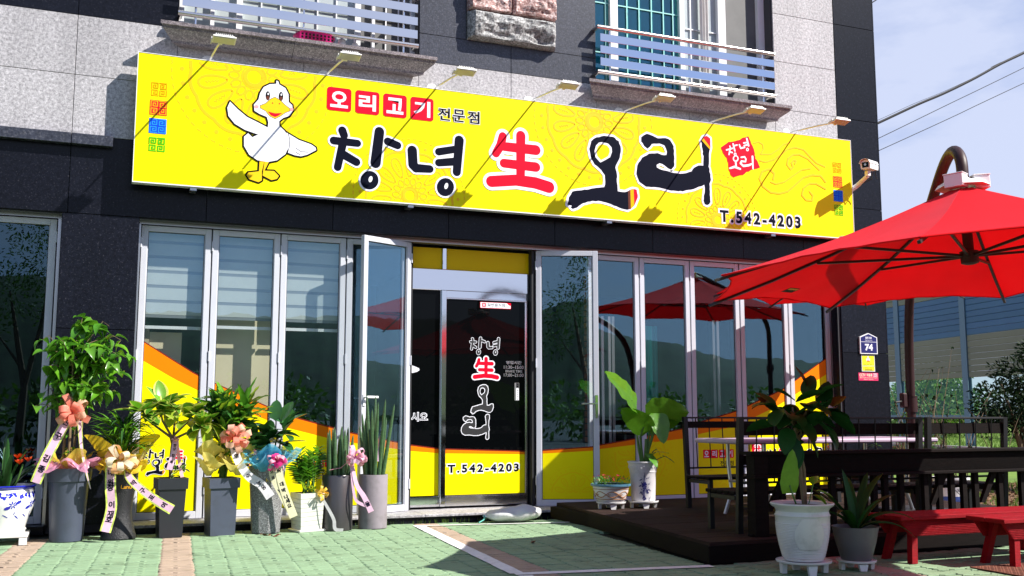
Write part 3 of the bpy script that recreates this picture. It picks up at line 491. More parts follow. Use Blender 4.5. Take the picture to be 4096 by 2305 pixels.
# --- backing walls (one mesh): openings are left free
mb = MB()
ZT = 8.4
def wall(x0, z0, x1, z1, y0=0.022, y1=0.30): mb.box(x0, y0, z0, x1, y1, z1)
wall(-6, 2.912, 9.26, 4.78); wall(-0.325, 0, 0.34, 2.912); wall(8.53, 0, 9.26, 2.912); wall(-6, 0, -3.4, 2.912)
wall(-6, 4.78, 0.625, ZT); wall(3.075, 4.78, 5.205, ZT); wall(7.66, 4.78, 9.26, ZT); wall(0.625, 6.9, 3.075, ZT); wall(5.205, 6.9, 7.66, ZT)
mb.box(-6, 0.30, 2.99, 9.26, 9, 3.15)            # first-floor slab
mb.box(-6, 0.30, ZT-0.2, 9.26, 9, ZT)            # roof slab
mb.box(9.06, 0.30, 0, 9.26, 9, ZT-0.2); mb.box(-6, 8.8, 0, 9.06, 9, ZT-0.2); mb.box(-6, 0.30, 0, -5.8, 8.8, ZT-0.2)
part('wall', mb, MT['grout'], bld)

# --- granite cladding, every slab a piece of its own
def slab(x0, z0, x1, z1, m, y0=-0.0, t=0.022, g=0.0025):
    b = MB(); b.bbox(x0+g, y0, z0+g, x1-g, y0+t-0.001, z1-g, 0.002)
    return part('granite_panel', b, MT[m], bld)
XS = [-6, -3.9, -2.2, -0.285, 0.62, 1.855, 3.08, 4.145, 5.205, 6.435, 7.675, 8.625]
for i in range(len(XS)-1):
    for z0, z1 in ((3.657, 4.235), (4.235, 4.82)): slab(XS[i], z0, XS[i+1], z1, 'granite_light')
XD = [-6, -3.9, -2.2, -0.285, 0.95, 2.19, 3.43, 4.67, 5.91, 7.15, 8.03, 9.262]
for i in range(len(XD)-1): slab(XD[i], 2.912, XD[i+1], 3.657, 'granite_dark')
for z0, z1 in ((0.07, 0.70), (0.70, 1.84), (1.84, 2.912)): slab(-0.33, z0, 0.345, z1, 'granite_dark')
for z0, z1 in ((0.0, 0.62), (0.62, 1.82), (1.82, 2.912)): slab(8.565, z0, 9.262, z1, 'granite_dark')
for z0, z1 in ((4.82, 5.434), (5.434, 6.055), (6.055, 6.68), (6.68, 7.5), (7.5, ZT)): slab(7.68, z0, 8.62, z1, 'granite_light')
for z0, z1 in ((3.657, 4.811), (4.811, 6.054), (6.054, 7.3), (7.3, ZT)): slab(8.625, z0, 9.262, z1, 'granite_dark')
for x0, x1 in ((-6, -3.9), (-3.9, -2.2), (-2.2, -0.285), (-0.285, 0.618)):
    for z0, z1 in ((4.82, 6.05), (6.05, 7.3), (7.3, ZT)): slab(x0, z0, x1, z1, 'granite_dark')
for x0, x1 in ((3.082, 4.145), (4.145, 5.20)):
    slab(x0, 4.82, x1, 5.13, 'granite_dark_lit')
slab(3.082, 5.13, 3.62, 6.5, 'granite_dark_lit'); slab(4.672, 5.13, 5.20, 6.5, 'granite_dark_lit')
slab(3.082, 6.5, 5.20, ZT, 'granite_dark_lit')
slab(0.618, 6.9, 3.08, ZT, 'granite_dark'); slab(5.205, 6.9, 7.68, ZT, 'granite_dark')
# side return of the corner
for z0, z1 in ((0, 1.82), (1.82, 3.653), (3.653, 4.811), (4.811, 6.054), (6.054, 7.3), (7.3, ZT)):
    for k in range(4):
        b = MB(); b.bbox(9.262, 0.0+k*2.2+0.003, z0+.003, 9.284, (k+1)*2.2-0.003, z1-.003, 0.002); part('granite_panel', b, MT['granite_dark'], bld)
# string course under the pale band
for x0, x1 in ((-6, -3.9), (-3.9, -2.2), (-2.2, -0.285), (-0.285, 0.078)):
    b = MB(); b.bbox(x0+.002, -0.075, 3.553, x1-.002, -0.001, 3.655, 0.004); part('ledge', b, MT['granite_dark_lit'], bld)
# soffit and jamb linings of the shop front
b = MB(); b.box(-3.4, 0.024, 2.905, 8.53, 0.42, 2.911); b.box(0.341, 0.024, 0.07, 0.347, 0.30, 2.90); b.box(8.522, 0.024, 0.07, 8.529, 0.42, 2.90); b.box(-0.332, 0.024, 0.07, -0.326, 0.3, 2.90)
part('soffit', b, MT['granite_dark'], bld)
# rock-faced stones
def rough_stone(x0, z0, x1, z1, m, seed):
    b = MB(); nx, nz_ = 40, 18
    def fn(u, v):
        x = x0+(x1-x0)*u; z = z0+(z1-z0)*v
        e = min(u/0.09, (1-u)/0.09, v/0.16, (1-v)/0.16, 1.0)
        n1 = mnoise.fractal(Vector((x*2.2+seed, z*3.0, seed)), 1.0, 2.1, 5)
        n2 = mnoise.noise(Vector((x*9, z*9, seed*3)))
        rg = 1-abs(mnoise.fractal(Vector((x*3.1+seed*2, z*4.5, seed)), 1.0, 2.1, 4))
        d = 0.035+0.10*min(1, max(e, 0)*2.4)**.7+0.075*n1*e+0.05*(rg-.7)*e+0.014*n2*e
        d -= 0.16*max(0, (0.30-v))*e*(0.9+n1*1.5)
        x += .012*n2*e; z += .012*n1*e
        return (x, -d, z)
    b.grid(fn, nx, nz_)
    b.box(x0, -0.03, z0, x1, 0.02, z1)
    part('rough_stone', b, MT[m], bld, smooth=8)
rough_stone(3.624, 5.134, 4.668, 5.447, 'granite_grey', 3.1)
rough_stone(3.624, 5.455, 4.12, 5.80, 'granite_pink', 7.7); rough_stone(4.126, 5.455, 4.668, 5.80, 'granite_pink', 12.3)
rough_stone(3.624, 5.81, 4.668, 6.16, 'granite_pink', 15.1); rough_stone(3.624, 6.168, 4.668, 6.49, 'granite_grey', 21.9)

# window sills (cornice profile)
def sill(x0, x1, m):
    prof = [(0.0, 4.80), (-0.25, 4.792), (-0.25, 4.757), (-0.232, 4.752), (-0.225, 4.728), (-0.20, 4.712), (-0.13, 4.668), (-0.112, 4.652), (-0.108, 4.628), (0.0, 4.628)]
    xm = x0+(x1-x0)*0.46
    for xa, xb, la, lb in ((x0, xm-.002, 1, 0), (xm+.002, x1, 0, 1)):
        vs = [(xa+la*0.77*(0.25+y), y, z) for y, z in prof]+[(xb-lb*0.77*(0.25+y), y, z) for y, z in prof]
        n = len(prof); fs = [tuple(range(n)), tuple(range(2*n-1, n-1, -1))]+[(i, (i+1) % n, (i+1) % n+n, i+n) for i in range(n)]
        b = MB(); b.add(vs, fs); part('window_sill', b, MT[m], bld)
sill(0.445, 3.21, 'granite_sill'); sill(4.99, 7.744, 'granite_sill')

# --- upper windows
MT['frost'] = mat('frosted_glass', (0.42, 0.47, 0.48), 0.25, var=0.12, vscale=2, spec=0.7)
MT['smoke'] = mat('insect_screen', (0.10, 0.10, 0.10), 0.6, var=0.25, vscale=3)
MT['curtain'] = mat('pale_curtain', (0.62, 0.60, 0.58), 0.8, var=0.1)
MT['teal_frame'] = mat('aqua_glazing_bar', (0.30, 0.66, 0.62), 0.4)
MT['blind_room'] = mat('room_plaster', (0.10, 0.30, 0.42), 0.8, var=0.35, vscale=1.2)
def upper_window(x0, x1, bars, panes):
    Y = 0.15
    fr = MB()
    fr.box(x0, Y, 4.80, x1, Y+0.12, 4.86); fr.box(x0, Y, 6.84, x1, Y+0.12, 6.90)
    for a, c in bars: fr.box(a, Y-0.002, 4.86, c, Y+0.11, 6.84)
    w = part('window', fr, MT['frame_white'], bld)
    for a, c, mm, gv, gh in panes:
        p = MB(); p.box(a, Y+0.055, 4.86, c, Y+0.061, 6.84); part('pane', p, MT[mm], w)
        for dy, off, gm in ((0.035, 0, gv and 'bar' ), (0.085, 0.035, 'back')):
            if not gv: continue
            g = MB()
            for q in gv: g.box(q+off-0.007, Y+dy, 4.86, q+off+0.007, Y+dy+0.012, 6.84)
            for z in gh: g.box(a, Y+dy+0.001, z-0.007+off*0.6, c, Y+dy+0.011, z+0.007+off*0.6)
            part('glazing_bar', g, MT['teal_frame' if mm == 'glass_teal' else 'frame_white'], w)
    r = MB(); r.box(x0-.1, 0.9, 4.5, x1+.1, 0.92, 7.1); part('room_lining', r, MT['blind_room'] if x0 > 4 else MT['curtain'], w)
    return w
GH = (5.29, 5.90, 6.5)
w2 = upper_window(5.205, 7.66, [(5.205, 5.235), (5.474, 5.571), (6.425, 6.487), (6.976, 7.083), (7.569, 7.66)],
    [(5.235, 5.474, 'glass_teal', [5.43], GH), (5.571, 6.425, 'glass_teal', [5.715, 5.88, 6.05, 6.215, 6.35], GH), (6.487, 6.976, 'frost', [6.60], (5.75,)), (7.083, 7.569, 'smoke', [], ())])
c = MB()
c.grid(lambda u, v: (6.70+0.12*u, 0.135-0.0+0.012*sin(u*18), 4.87+1.9*v), 14, 2); part('window_curtain', c, MT['curtain'], w2, True)
w1 = upper_window(0.625, 3.075, [(0.625, 0.68), (0.933, 0.972), (1.188, 1.247), (2.414, 2.475), (2.60, 2.63), (3.03, 3.075)],
    [(0.68, 0.933, 'frost', [], ()), (0.972, 1.188, 'frost', [], ()), (1.247, 2.414, 'frost', [1.44, 1.635, 1.83, 2.02, 2.22], GH), (2.475, 2.60, 'smoke', [], ()), (2.63, 3.03, 'smoke', [2.76, 2.9], GH)])
def railing(x0, x1, posts, n_sl):
    b = MB(); Y = -0.12
    b.tube([(x0, Y, 5.462), (x1, Y, 5.462)], 0.026, 14); b.tube([(x0, Y, 4.932), (x1, Y, 4.932)], 0.026, 14)
    for x in (x0+.02, x1-.02):
        for z in (5.462, 4.932): b.cyl((x, Y+.02, z), (x, 0.0, z), 0.02, 0.026, 12)
    r = part('window_railing', b, MT['steel_tube'], bld, smooth=True)
    for x in posts: p = MB(); p.cyl((x, Y+0.008, 4.795), (x, Y+0.008, 5.45), 0.011, n=10); part('railing_post', p, MT['steel'], r, True)
    for z0, z1 in ((5.292, 5.383), (5.151, 5.241), (5.005, 5.098)):
        s = MB(); s.bbox(x0+.035, Y-0.018, z0, x1-.012, Y-0.012, z1, 0.0015); part('railing_slat', s, MT['mirror_steel'], r)
railing(5.154, 7.592, (5.32, 6.376, 7.425), 3); railing(0.606, 3.034, (0.771, 1.822, 2.875), 3)

# --- vinyl band on the shop-front glass: height of its edges along the front
BT = [(0.0, 2.03), (.389, 1.783), (.909, 1.459), (1.076, 1.378), (1.809, 1.057), (2.276, .93), (2.453, .881), (3.11, .748), (3.45, .703), (4.41, .666), (5.295, .728), (5.695, .787), (6.384, .906), (6.582, .975), (7.102, 1.105), (7.787, 1.37), (8.444, 1.757), (8.7, 1.93)]
BO = [(0.0, 1.84), (.38, 1.60), (.74, 1.39), (1.2, 1.17), (1.792, .933), (2.265, .812), (2.455, .778), (3.11, .68), (3.45, .65), (4.41, .628), (5.294, .677), (6.381, .785), (6.585, .835), (7.103, .923), (7.708, 1.17), (8.465, 1.568), (8.7, 1.72)]
def interp(tab, x):
    for (a, p), (b_, q) in zip(tab, tab[1:]):
        if a <= x <= b_:
            t = (x-a)/(b_-a); return p+(q-p)*t
    return tab[0][1] if x < tab[0][0] else tab[-1][1]
def band(x0, x1, z0, origin_x, art=None):
    A = art or Art(); n = 8
    xs = [x0+(x1-x0)*i/n for i in range(n+1)]
    lo = [(x-origin_x, interp(BO, x)) for x in xs]; hi = [(x-origin_x, interp(BT, x)) for x in xs]
    A.poly([(x0-origin_x, z0), (x1-origin_x, z0)]+lo[::-1], 'yellow')
    A.poly(lo+[(a, z-0.013) for a, z in hi][::-1], 'orange')
    A.poly([(a, z-0.013) for a, z in hi]+hi[::-1], 'maroon')
    return A
def mandala(A, c, R, m, clip, w=0.009, n=14):
    """ring ornament, clipped to the box clip=(x0, y0, x1, y1)"""
    A.cyc = True; k0 = A.k
    def inside(p): return clip[0] < p[0] < clip[2] and clip[1] < p[1] < clip[3]
    def run(pts, r):
        cur = []
        for p in pts+[None]:
            if p is not None and inside(p): cur.append(p)
            else:
                if len(cur) > 1: A.outline(cur, r, m, closed=False)
                cur = []
    def circ(r, k=40, a0=0): return [(c[0]+r*cos(2*pi*i/k+a0), c[1]+r*sin(2*pi*i/k+a0)) for i in range(k+1)]
    run(circ(R*0.11, 28), w*1.5); run(circ(R*0.15, 28), w*0.7)
    for i in range(n):
        t = 2*pi*i/n; u = (cos(t), sin(t)); v = (-u[1], u[0])
        run([(c[0]+R*(u[0]*(0.245+0.065*cos(g))+v[0]*0.045*sin(g)), c[1]+R*(u[1]*(0.245+0.065*cos(g))+v[1]*0.045*sin(g))) for g in [2*pi*k/12 for k in range(13)]], w*0.8)
        t2 = t+pi/n; u = (cos(t2), sin(t2)); v = (-u[1], u[0])
        for s, ww in ((1.0, 1.0), (0.62, 0.6)):
            run([(c[0]+R*(u[0]*(0.33+0.36*(0.5-0.5*cos(g)) if s == 1 else u[0]*(0.42+0.2*(0.5-0.5*cos(g))))+v[0]*0.10*s*sin(g)*(0.5+0.5*(0.5-0.5*cos(g)))),
                  c[1]+R*(u[1]*(0.33+0.36*(0.5-0.5*cos(g)) if s == 1 else u[1]*(0.42+0.2*(0.5-0.5*cos(g))))+v[1]*0.10*s*sin(g)*(0.5+0.5*(0.5-0.5*cos(g))))) for g in [2*pi*k/16 for k in range(17)]] if s == 1 else
                [(c[0]+R*(u[0]*(0.44+0.16*k/8)+v[0]*0.03*((k % 2)-.5)), c[1]+R*(u[1]*(0.44+0.16*k/8)+v[1]*0.03*((k % 2)-.5))) for k in range(9)], w*ww)
    k = 6*n; run([(c[0]+R*(0.76+0.025*abs(sin(n*pi*i/k)))*cos(2*pi*i/k), c[1]+R*(0.76+0.025*abs(sin(n*pi*i/k)))*sin(2*pi*i/k)) for i in range(k+1)], w*1.2)
    for i in range(30):
        t = 2*pi*i/30; p = (c[0]+R*0.87*cos(t), c[1]+R*0.87*sin(t))
        if inside((p[0]-.02, p[1]-.02)) and inside((p[0]+.02, p[1]+.02)): A.k = k0; A.ell(p, R*0.028, R*0.028, m, n=8)
    for i in range(60):
        t = 2*pi*i/60; run([(c[0]+R*(0.985+0.012*(j % 2))*cos(t+j*.02), c[1]+R*(0.985+0.012*(j % 2))*sin(t+j*.02)) for j in range(4)], w*0.45)
    A.cyc = False; A.k = k0+14

def draw_sign_art(A, keys, sx, sy, ox, oy, only=None):
    """repeat a piece of the sign's lettering at another scale"""
    for e in SIGN_ART:
        if e[1] not in keys: continue
        T = lambda p: (ox+p[0]*sx, oy+p[1]*sy); s = (abs(sx*sy))**0.5
        m = e[2] if only is None else only.get(e[2], e[2])
        if e[0] == 'S': A.strip([T(p) for p in e[3]], [r*s for r in e[4]], m)
        elif e[0] == 'P': A.poly([T(p) for p in e[3]], m)
        elif e[0] == 'G': A.grow([T(p) for p in e[3]], e[4]*s, m)
        elif e[0] == 'O': A.outline([T(p) for p in e[3]], e[4]*s, m, e[5])
def squares_caption(A, x0, z0, w, h):
    q = w*0.245
    for i, ch in enumerate('오리고기'):
        xa = x0+i*w*0.256
        A.rrect(xa, z0, xa+q*0.93, z0+h, h*0.12, 'red'); A.text(ch, xa+q*.17, z0+h*.14, xa+q*.76, z0+h*.88, 'white_print', 0.035)

# --- folding glass leaves
def leaf(hx, hy, w, rz=0.0, handle=None, decals=None, mirror=False, z0=0.079, z1=2.868, gl='glass', seam=True):
    """hinge line at (hx, hy); the leaf runs from it along +x (or -x when mirror) turned by rz"""
    F_ = 0.056; T = 0.052
    sgn = -1 if mirror else 1
    mw = Matrix.Translation((hx, hy, 0)) @ Matrix.Rotation(rz, 4, 'Z')
    xa, xb = (0, w) if not mirror else (-w, 0)
    b = MB(); 
    for q in ((xa, z0, xa+F_, z1), (xb-F_, z0, xb, z1)): b.bbox(q[0], 0, q[1], q[2], T, q[3], 0.003)
    b.bbox(xa+F_+.0005, 0.0, z1-F_, xb-F_-.0005, T, z1, 0.003); b.bbox(xa+F_+.0005, 0.0, z0, xb-F_-.0005, T, z0+0.065, 0.003)
    # inner bead
    for q in ((xa+F_, z0+.065, xa+F_+.008, z1-F_), (xb-F_-.008, z0+.065, xb-F_, z1-F_)): b.box(q[0], 0.012, q[1], q[2], T-.012, q[3])
    f = part('folding_door', b, MT['frame'], bld, mw=mw)
    g = MB(); g.box(xa+F_+.004, 0.022, z0+.06, xb-F_-.004, 0.027, z1-F_+.004); part('glass', g, MT[gl], f)
    s = MB(); s.box(xa+F_+.008, 0.018, z1-F_-.006, xb-F_-.008, 0.0225, z1-F_-.0005); s.box(xa+F_+.008, 0.018, z0+.0655, xb-F_-.008, 0.0225, z0+.071); s.box(xa+F_+.0085, 0.018, z0+.071, xa+F_+.013, .0225, z1-F_-.006); s.box(xb-F_-.013, 0.018, z0+.071, xb-F_-.0085, .0225, z1-F_-.006)
    part('seal', s, MT['rubber'], f)
    if decals: decals(f, xa, xb)
    for z in (0.35, 1.62, 2.70):
        h = MB(); h.cyl((xa if not mirror else xb, -0.004, z-.05), (xa if not mirror else xb, -0.004, z+.05), 0.009, n=8); part('hinge', h, MT['frame'], f, True)
    return f, xa, xb
def vinyl(x0, x1, extra=None, lo=0.150):
    def fn(f, xa, xb):
        A = band(x0+.064, x1-.064, lo, x0)
        if extra: extra(A)
        A.make('vinyl_band', f, front(xa, 0.0205, 0))
    return fn
FY = 0.15
def logo(A, x0, z0, w, h):
    draw_sign_art(A, ('cn',), w*0.50/1.62, h*0.42/0.56, x0-1.79*w*0.50/1.62, z0+h*0.55-0.36*h*0.42/0.56)
    draw_sign_art(A, ('sh',), w*0.42/0.95, h*0.45/0.72, x0+w*0.55-3.49*w*0.42/0.95, z0+h*.52-0.30*h*0.45/0.72)
    draw_sign_art(A, ('o', 'ri'), w*0.86/1.98, h*0.55/0.84, x0+w*.12-4.52*w*0.86/1.98, z0-0.17*h*0.55/0.84)
L1 = leaf(0.373, FY, 0.650, decals=vinyl(0.373, 1.023, lambda A: (mandala(A, (0.16, 0.36), 0.26, 'yellow2', (.07, .155, .58, .9), .006, 10), logo(A, 0.09, 0.50, 0.44, 0.27))))
L2 = leaf(1.036, FY, 0.657, decals=vinyl(1.036, 1.693, lambda A: (mandala(A, (0.52, 0.30), 0.22, 'yellow2', (.07, .21, .59, .8), .006, 10), logo(A, 0.30, 0.56, 0.27, 0.20))))
L3 = leaf(1.705, FY, 0.661, decals=vinyl(1.705, 2.366, lambda A: (squares_caption(A, 0.24, 0.535, 0.33, 0.085), A.text('전문점', .30, .455, .52, .505, 'ink', .02))))
L4 = leaf(2.379, FY, 0.648, decals=vinyl(2.379, 3.027))
# the leaf swung outwards, white lever handle near its free edge
def deco_open(f, xa, xb):
    A = Art(); A.text('어서오', xa+.10, 0.98, xa+.50, 1.10, 'cream_text', .03); A.make('lettering', f, front(0, 0.0205, 0))
A_, xa, xb = leaf(3.070, FY, 0.645, radians(25.8), mirror=True)
hb = MB(); hb.bbox(xa+.012, -0.012, 1.14, xa+.042, 0, 1.26, .003); hb.cyl((xa+.027, -0.01, 1.23), (xa+.027, -0.05, 1.23), .010); hb.bbox(xa+.02, -0.062, 1.218, xa+.17, -0.045, 1.242, .005)
part('handle', hb, MT['white'], A_)
B_, xa, xb = leaf(4.503, FY, 0.690, radians(-20.5), decals=vinyl(4.503, 5.193, lambda A: mandala(A, (0.40, 0.20), 0.30, 'yellow2', (.07, .21, .62, .6), .006, 10)))
hb = MB(); hb.bbox(xb-.045, -0.010, 1.02, xb-.012, 0, 1.27, .003); hb.cyl((xb-.028, -0.01, 1.175), (xb-.028, -0.055, 1.175), .009); hb.bbox(xb-.20, -0.066, 1.166, xb-.02, -0.050, 1.184, .004); hb.cyl((xb-.028, -0.018, 1.07), (xb-.028, 0, 1.07), .014)
part('handle', hb, MT['steel'], B_)
RL = [(5.150, 5.803), (5.816, 6.481), (6.494, 7.172), (7.187, 7.876), (7.890, 8.512)]
def ex(i):
    def e(A):
        if i in (0, 1): mandala(A, ((5.80-RL[i][0]), 0.58), 0.42, 'yellow2', (.066, .21, .59, .66 if i == 0 else .76), .008, 12)
        if i == 2: squares_caption(A, 6.629-6.494, 0.552, 0.425, 0.10); A.text('전문점', 6.861-6.494, .462, 7.047-6.494, .521, 'ink', .02); mandala(A, (.30, .20), .22, 'yellow2', (.066, .21, .61, .45), .006, 10)
        if i == 3: A.ell((0.22, .66), .11, .10, 'red', n=7); A.text('창녕', .15, .66, .29, .72, 'white_print', .03); A.text('오리', .15, .59, .29, .655, 'white_print', .03); logo(A, .33, .48, .30, .20)
        if i == 4: draw_sign_art(A, ('o', 'ri'), .21, .26, .17-4.52*.21, .44-.17*.26); mandala(A, (.45, 1.20), .26, 'yellow2', (.066, .21, .555, 1.18), .006, 10)
    return e
for i, (x0, x1) in enumerate(RL): leaf(x0, FY, x1-x0, decals=vinyl(x0, x1, ex(i)))
# left neighbour opening: tall dark glass leaf
leaf(-0.372, FY, 0.66, mirror=True, gl='glass_dark'); leaf(-1.045, FY, 0.66, mirror=True, gl='glass_dark'); leaf(-1.72, FY, 0.66, mirror=True, gl='glass_dark'); leaf(-2.39, FY, .66, mirror=True, gl='glass_dark')
# outer frame, head track and jambs
b = MB()
b.box(-3.4, 0.135, 2.876, 8.53, 0.26, 2.904); b.box(0.348, 0.135, 0.072, 0.366, 0.26, 2.875); b.box(8.516, 0.135, 0.1, 8.521, 0.26, 2.875); b.box(-0.362, 0.135, 0.072, -0.333, .26, 2.875)
part('outer_frame', b, MT['alu'], bld)
b = MB()
for x in (1.029, 1.699, 2.3725, 5.8095, 6.4875, 7.1795, 7.883): b.box(x-.0045, 0.165, 0.08, x+.0045, 0.19, 2.875)
b.box(0.3665, .17, .08, .3725, .2, 2.875); b.box(-.3715, .17, .08, -.3625, .2, 2.875)
b.box(4.462, 0.17, 0.08, 4.495, 0.40, 2.875); b.box(3.072, 0.19, 0.08, 3.098, 0.40, 2.875)
part('seal', b, MT['rubber'], bld)

# --- entrance: sliding door between the open leaves
ey = 0.25
b = MB(); b.bbox(3.10, ey-.015, 2.386, 4.455, ey+.05, 2.612, .004); b.bbox(3.433, ey-.03, 0.10, 3.490, ey+.05, 2.386, .004); b.bbox(3.446, ey-.012, 2.613, 3.490, ey+.04, 2.845, .003)
b.bbox(3.10, ey-.012, 0.10, 3.432, ey+.04, 0.205, .003)
ent = part('entrance_surround', b, MT['mirror_steel'], bld)
b = MB(); b.box(3.10, ey+.012, 2.614, 3.445, ey+.02, 2.845); part('transom_panel', b, MT['amber'], ent)
b = MB(); b.box(3.491, ey+.012, 2.614, 4.462, ey+.02, 2.845); part('transom_panel', b, MT['amber'], ent)
MT['door_glass'] = mat('black_door_glass', (0.002, 0.0025, 0.003), 0.02, spec=0.10)
b = MB(); b.box(3.101, ey+.018, 0.206, 3.432, ey+.026, 2.385); sl = part('side_light', b, MT['door_glass'], ent)
b = MB(); b.box(3.426, ey+.0, .206, 3.4325, ey+.017, 2.385); part('side_light_bead', b, MT['alu'], sl)
A = band(3.102, 3.425, 0.213, 3.101)
A.text('시오', .015, .985, .205, 1.085, 'white_print', .06); A.text('시오', .025, .992, .195, 1.078, 'black', .0)
A.grow([(0.0, 1.58), (.05, 1.565), (.10, 1.545), (.105, 1.525), (.08, 1.508), (.03, 1.495), (0.0, 1.49)], .008, 'black'); A.poly([(0.0, 1.58), (.05, 1.565), (.10, 1.545), (.105, 1.525), (.08, 1.508), (.03, 1.495), (0.0, 1.49)], 'white_print')
mandala(A, (.30, .18), .20, 'yellow2', (.01, .215, .32, .5), .005, 10)
A.make('vinyl_band', sl, front(3.101, ey+.016, 0))
b = MB(); dx0, dx1 = 3.498, 4.440
b.bbox(dx0, ey-.004, 2.297, dx1, ey+.03, 2.312, .002); b.bbox(dx1-.028, ey-.005, 0.20, dx1, ey+.03, 2.296, .002); b.bbox(dx0, ey-.006, 0.10, dx1, ey+.03, 0.199, .004); b.bbox(dx0, ey-.008, .199, dx1, ey+.02, .212, .002)
dr = part('sliding_door', b, MT['steel'], bld)
b = MB(); b.box(dx0, ey+.010, 0.213, dx1-.029, ey+.018, 2.296); part('door_glass', b, MT['door_glass'], dr)
b = MB(); b.box(3.491, ey+.0, 2.313, 4.455, ey+.008, 2.385); part('door_header', b, MT['mirror_steel'], dr)
A = band(dx0, dx1-.03, 0.214, dx0)
mandala(A, (.0, .17), .21, 'yellow2', (.005, .218, .6, .5), .005, 10)
A.text('T.542-4203', 3.513-dx0, .430, 4.355-dx0, .545, 'white_print', .10, 1.35); A.text('T.542-4203', 3.525-dx0, .443, 4.343-dx0, .532, 'ink', .045, 1.35)
A.make('vinyl_band', dr, front(dx0, ey+.0085, 0))
OUT = {'ink': 'rubber', 'yellow': 'black', 'brown': 'rubber', 'gold': 'rubber'}
A = Art(); draw_sign_art(A, ('cn',), .39/1.60, .174/.60, 3.757-1.795*.39/1.60, 1.772-.345*.174/.60, OUT)
draw_sign_art(A, ('sh',), .378/.97, .298/.80, 3.770-3.44*.378/.97, 1.430-.225*.298/.80, {})
draw_sign_art(A, ('o',), .306/1.06, .298/.84, 3.794-4.50*.306/1.06, 1.095-.16*.298/.84, {**OUT, 'red': 'rubber'})
draw_sign_art(A, ('ri',), .324/1.02, .287/.90, 3.768-5.62*.324/1.02, .769-.18*.287/.90, {**OUT, 'red': 'rubber'})
A.text('영업시간', 4.19, 1.607, 4.375, 1.643, 'alu', .02); A.text('11:30~15:00', 4.164, 1.556, 4.398, 1.592, 'alu', .012); A.text('BRAKE TIME', 4.184, 1.516, 4.382, 1.544, 'alu', .008); A.text('17:00~21:00', 4.164, 1.470, 4.398, 1.505, 'alu', .012)
A.make('lettering', dr, front(0, ey+.0085, 0))
A = Art(); A.rrect(3.886, 2.215, 4.249, 2.281, .004, 'red'); A.rrect(3.89, 2.219, 4.245, 2.277, .003, 'white_print'); A.rrect(3.908, 2.227, 3.953, 2.270, .006, 'red'); A.ell((3.930, 2.249), .013, .013, 'white_print', n=14); A.ell((3.930, 2.249), .009, .009, 'red', n=14); A.ell((3.930, 2.249), .006, .006, 'white_print', n=12)
A.text('일반음식점', 3.972, 2.236, 4.176, 2.270, 'black', .012); A.poly([(4.20, 2.277), (4.245, 2.277), (4.245, 2.25), (4.225, 2.255)], 'red'); A.text('- 일반음식점 영업신고 업소 -', 3.99, 2.223, 4.16, 2.230, 'ink')
A.make('restaurant_sticker', dr, front(0, ey+.0085, 0))
A = Art(); A.rrect(4.292, 1.211, 4.346, 1.404, .003, 'alu'); A.rrect(4.312, 1.352, 4.342, 1.400, .003, 'black'); A.ell((4.327, 1.378), .009, .009, 'rubber', n=12); A.rrect(4.310, 1.215, 4.342, 1.345, .002, 'white_print')
for i, ch in enumerate('눌러주세요'): A.text(ch, 4.320, 1.318-i*.024, 4.332, 1.331-i*.024, 'ink', .03)
A.make('door_button', dr, front(0, ey+.0085, 0))

# --- threshold step
for x0, x1 in ((0.345, 1.85), (1.85, 3.11), (3.11, 4.36), (4.36, 5.9), (5.9, 7.4), (7.4, 8.56)):
    b = MB(); b.bbox(x0+.002, -0.30, 0.050, x1-.002, 0.42, 0.076, .004); part('step_slab', b, MT['granite_light'], bld)
    b = MB(); b.bbox(x0+.002, -0.275, -0.05, x1-.002, -0.25, 0.049, .003); part('step_riser', b, MT['granite_dark'], bld)
b = MB(); b.bbox(-3.4, -0.05, 0.0, -0.34, 0.3, 0.075, .004); part('step_slab', b, MT['granite_dark'], bld)

# --- interior seen through the glass
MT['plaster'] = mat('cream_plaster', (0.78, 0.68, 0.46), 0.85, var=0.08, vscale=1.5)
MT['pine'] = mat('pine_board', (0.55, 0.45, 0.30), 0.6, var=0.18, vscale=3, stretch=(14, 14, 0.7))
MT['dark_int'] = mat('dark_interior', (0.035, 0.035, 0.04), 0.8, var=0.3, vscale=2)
MT['teal_cloth'] = mat('teal_curtain', (0.02, 0.32, 0.30), 0.7)
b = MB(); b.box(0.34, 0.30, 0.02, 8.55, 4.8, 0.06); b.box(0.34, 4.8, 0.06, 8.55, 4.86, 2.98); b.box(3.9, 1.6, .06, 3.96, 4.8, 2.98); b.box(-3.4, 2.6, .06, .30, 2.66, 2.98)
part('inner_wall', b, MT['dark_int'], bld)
b = MB(); b.box(0.50, 0.42, 0.06, 0.80, 0.46, 1.86); b.box(1.05, 0.42, .06, 1.66, .46, 2.3); part('inner_panel', b, MT['plaster'], bld)
b = MB(); b.box(0.352, 0.40, .06, 0.495, .43, 1.90); part('wood_post', b, MT['pine'], bld)
b = MB(); b.box(5.33, 0.36, .06, 5.36, 0.7, 2.9); bp = part('inner_pier', b, MT['grout'], bld)
MT['brick'] = mat('red_brick', (0.34, 0.12, 0.07), 0.9, var=0.3, vscale=12, rnd=0.35, bump=0.4, bscale=80)
bm_ = MB(); bm_.bbox(0, 0, 0, 0.125, 0.11, 0.058, .004); bme = bm_.mesh('brick', MT['brick'])
for i in range(36): link('brick', bme, bp, mw=Matrix.Translation((5.215+(0.0 if i % 2 else 0.006), 0.30, 0.10+i*0.072)))
b = MB(); 
for x in (5.46, 5.55, 5.60, 6.98, 7.04, 7.3): b.box(x, .45, .06, x+.035, .53, 2.2)
part('inner_window_frame', b, MT['alu'], bld)
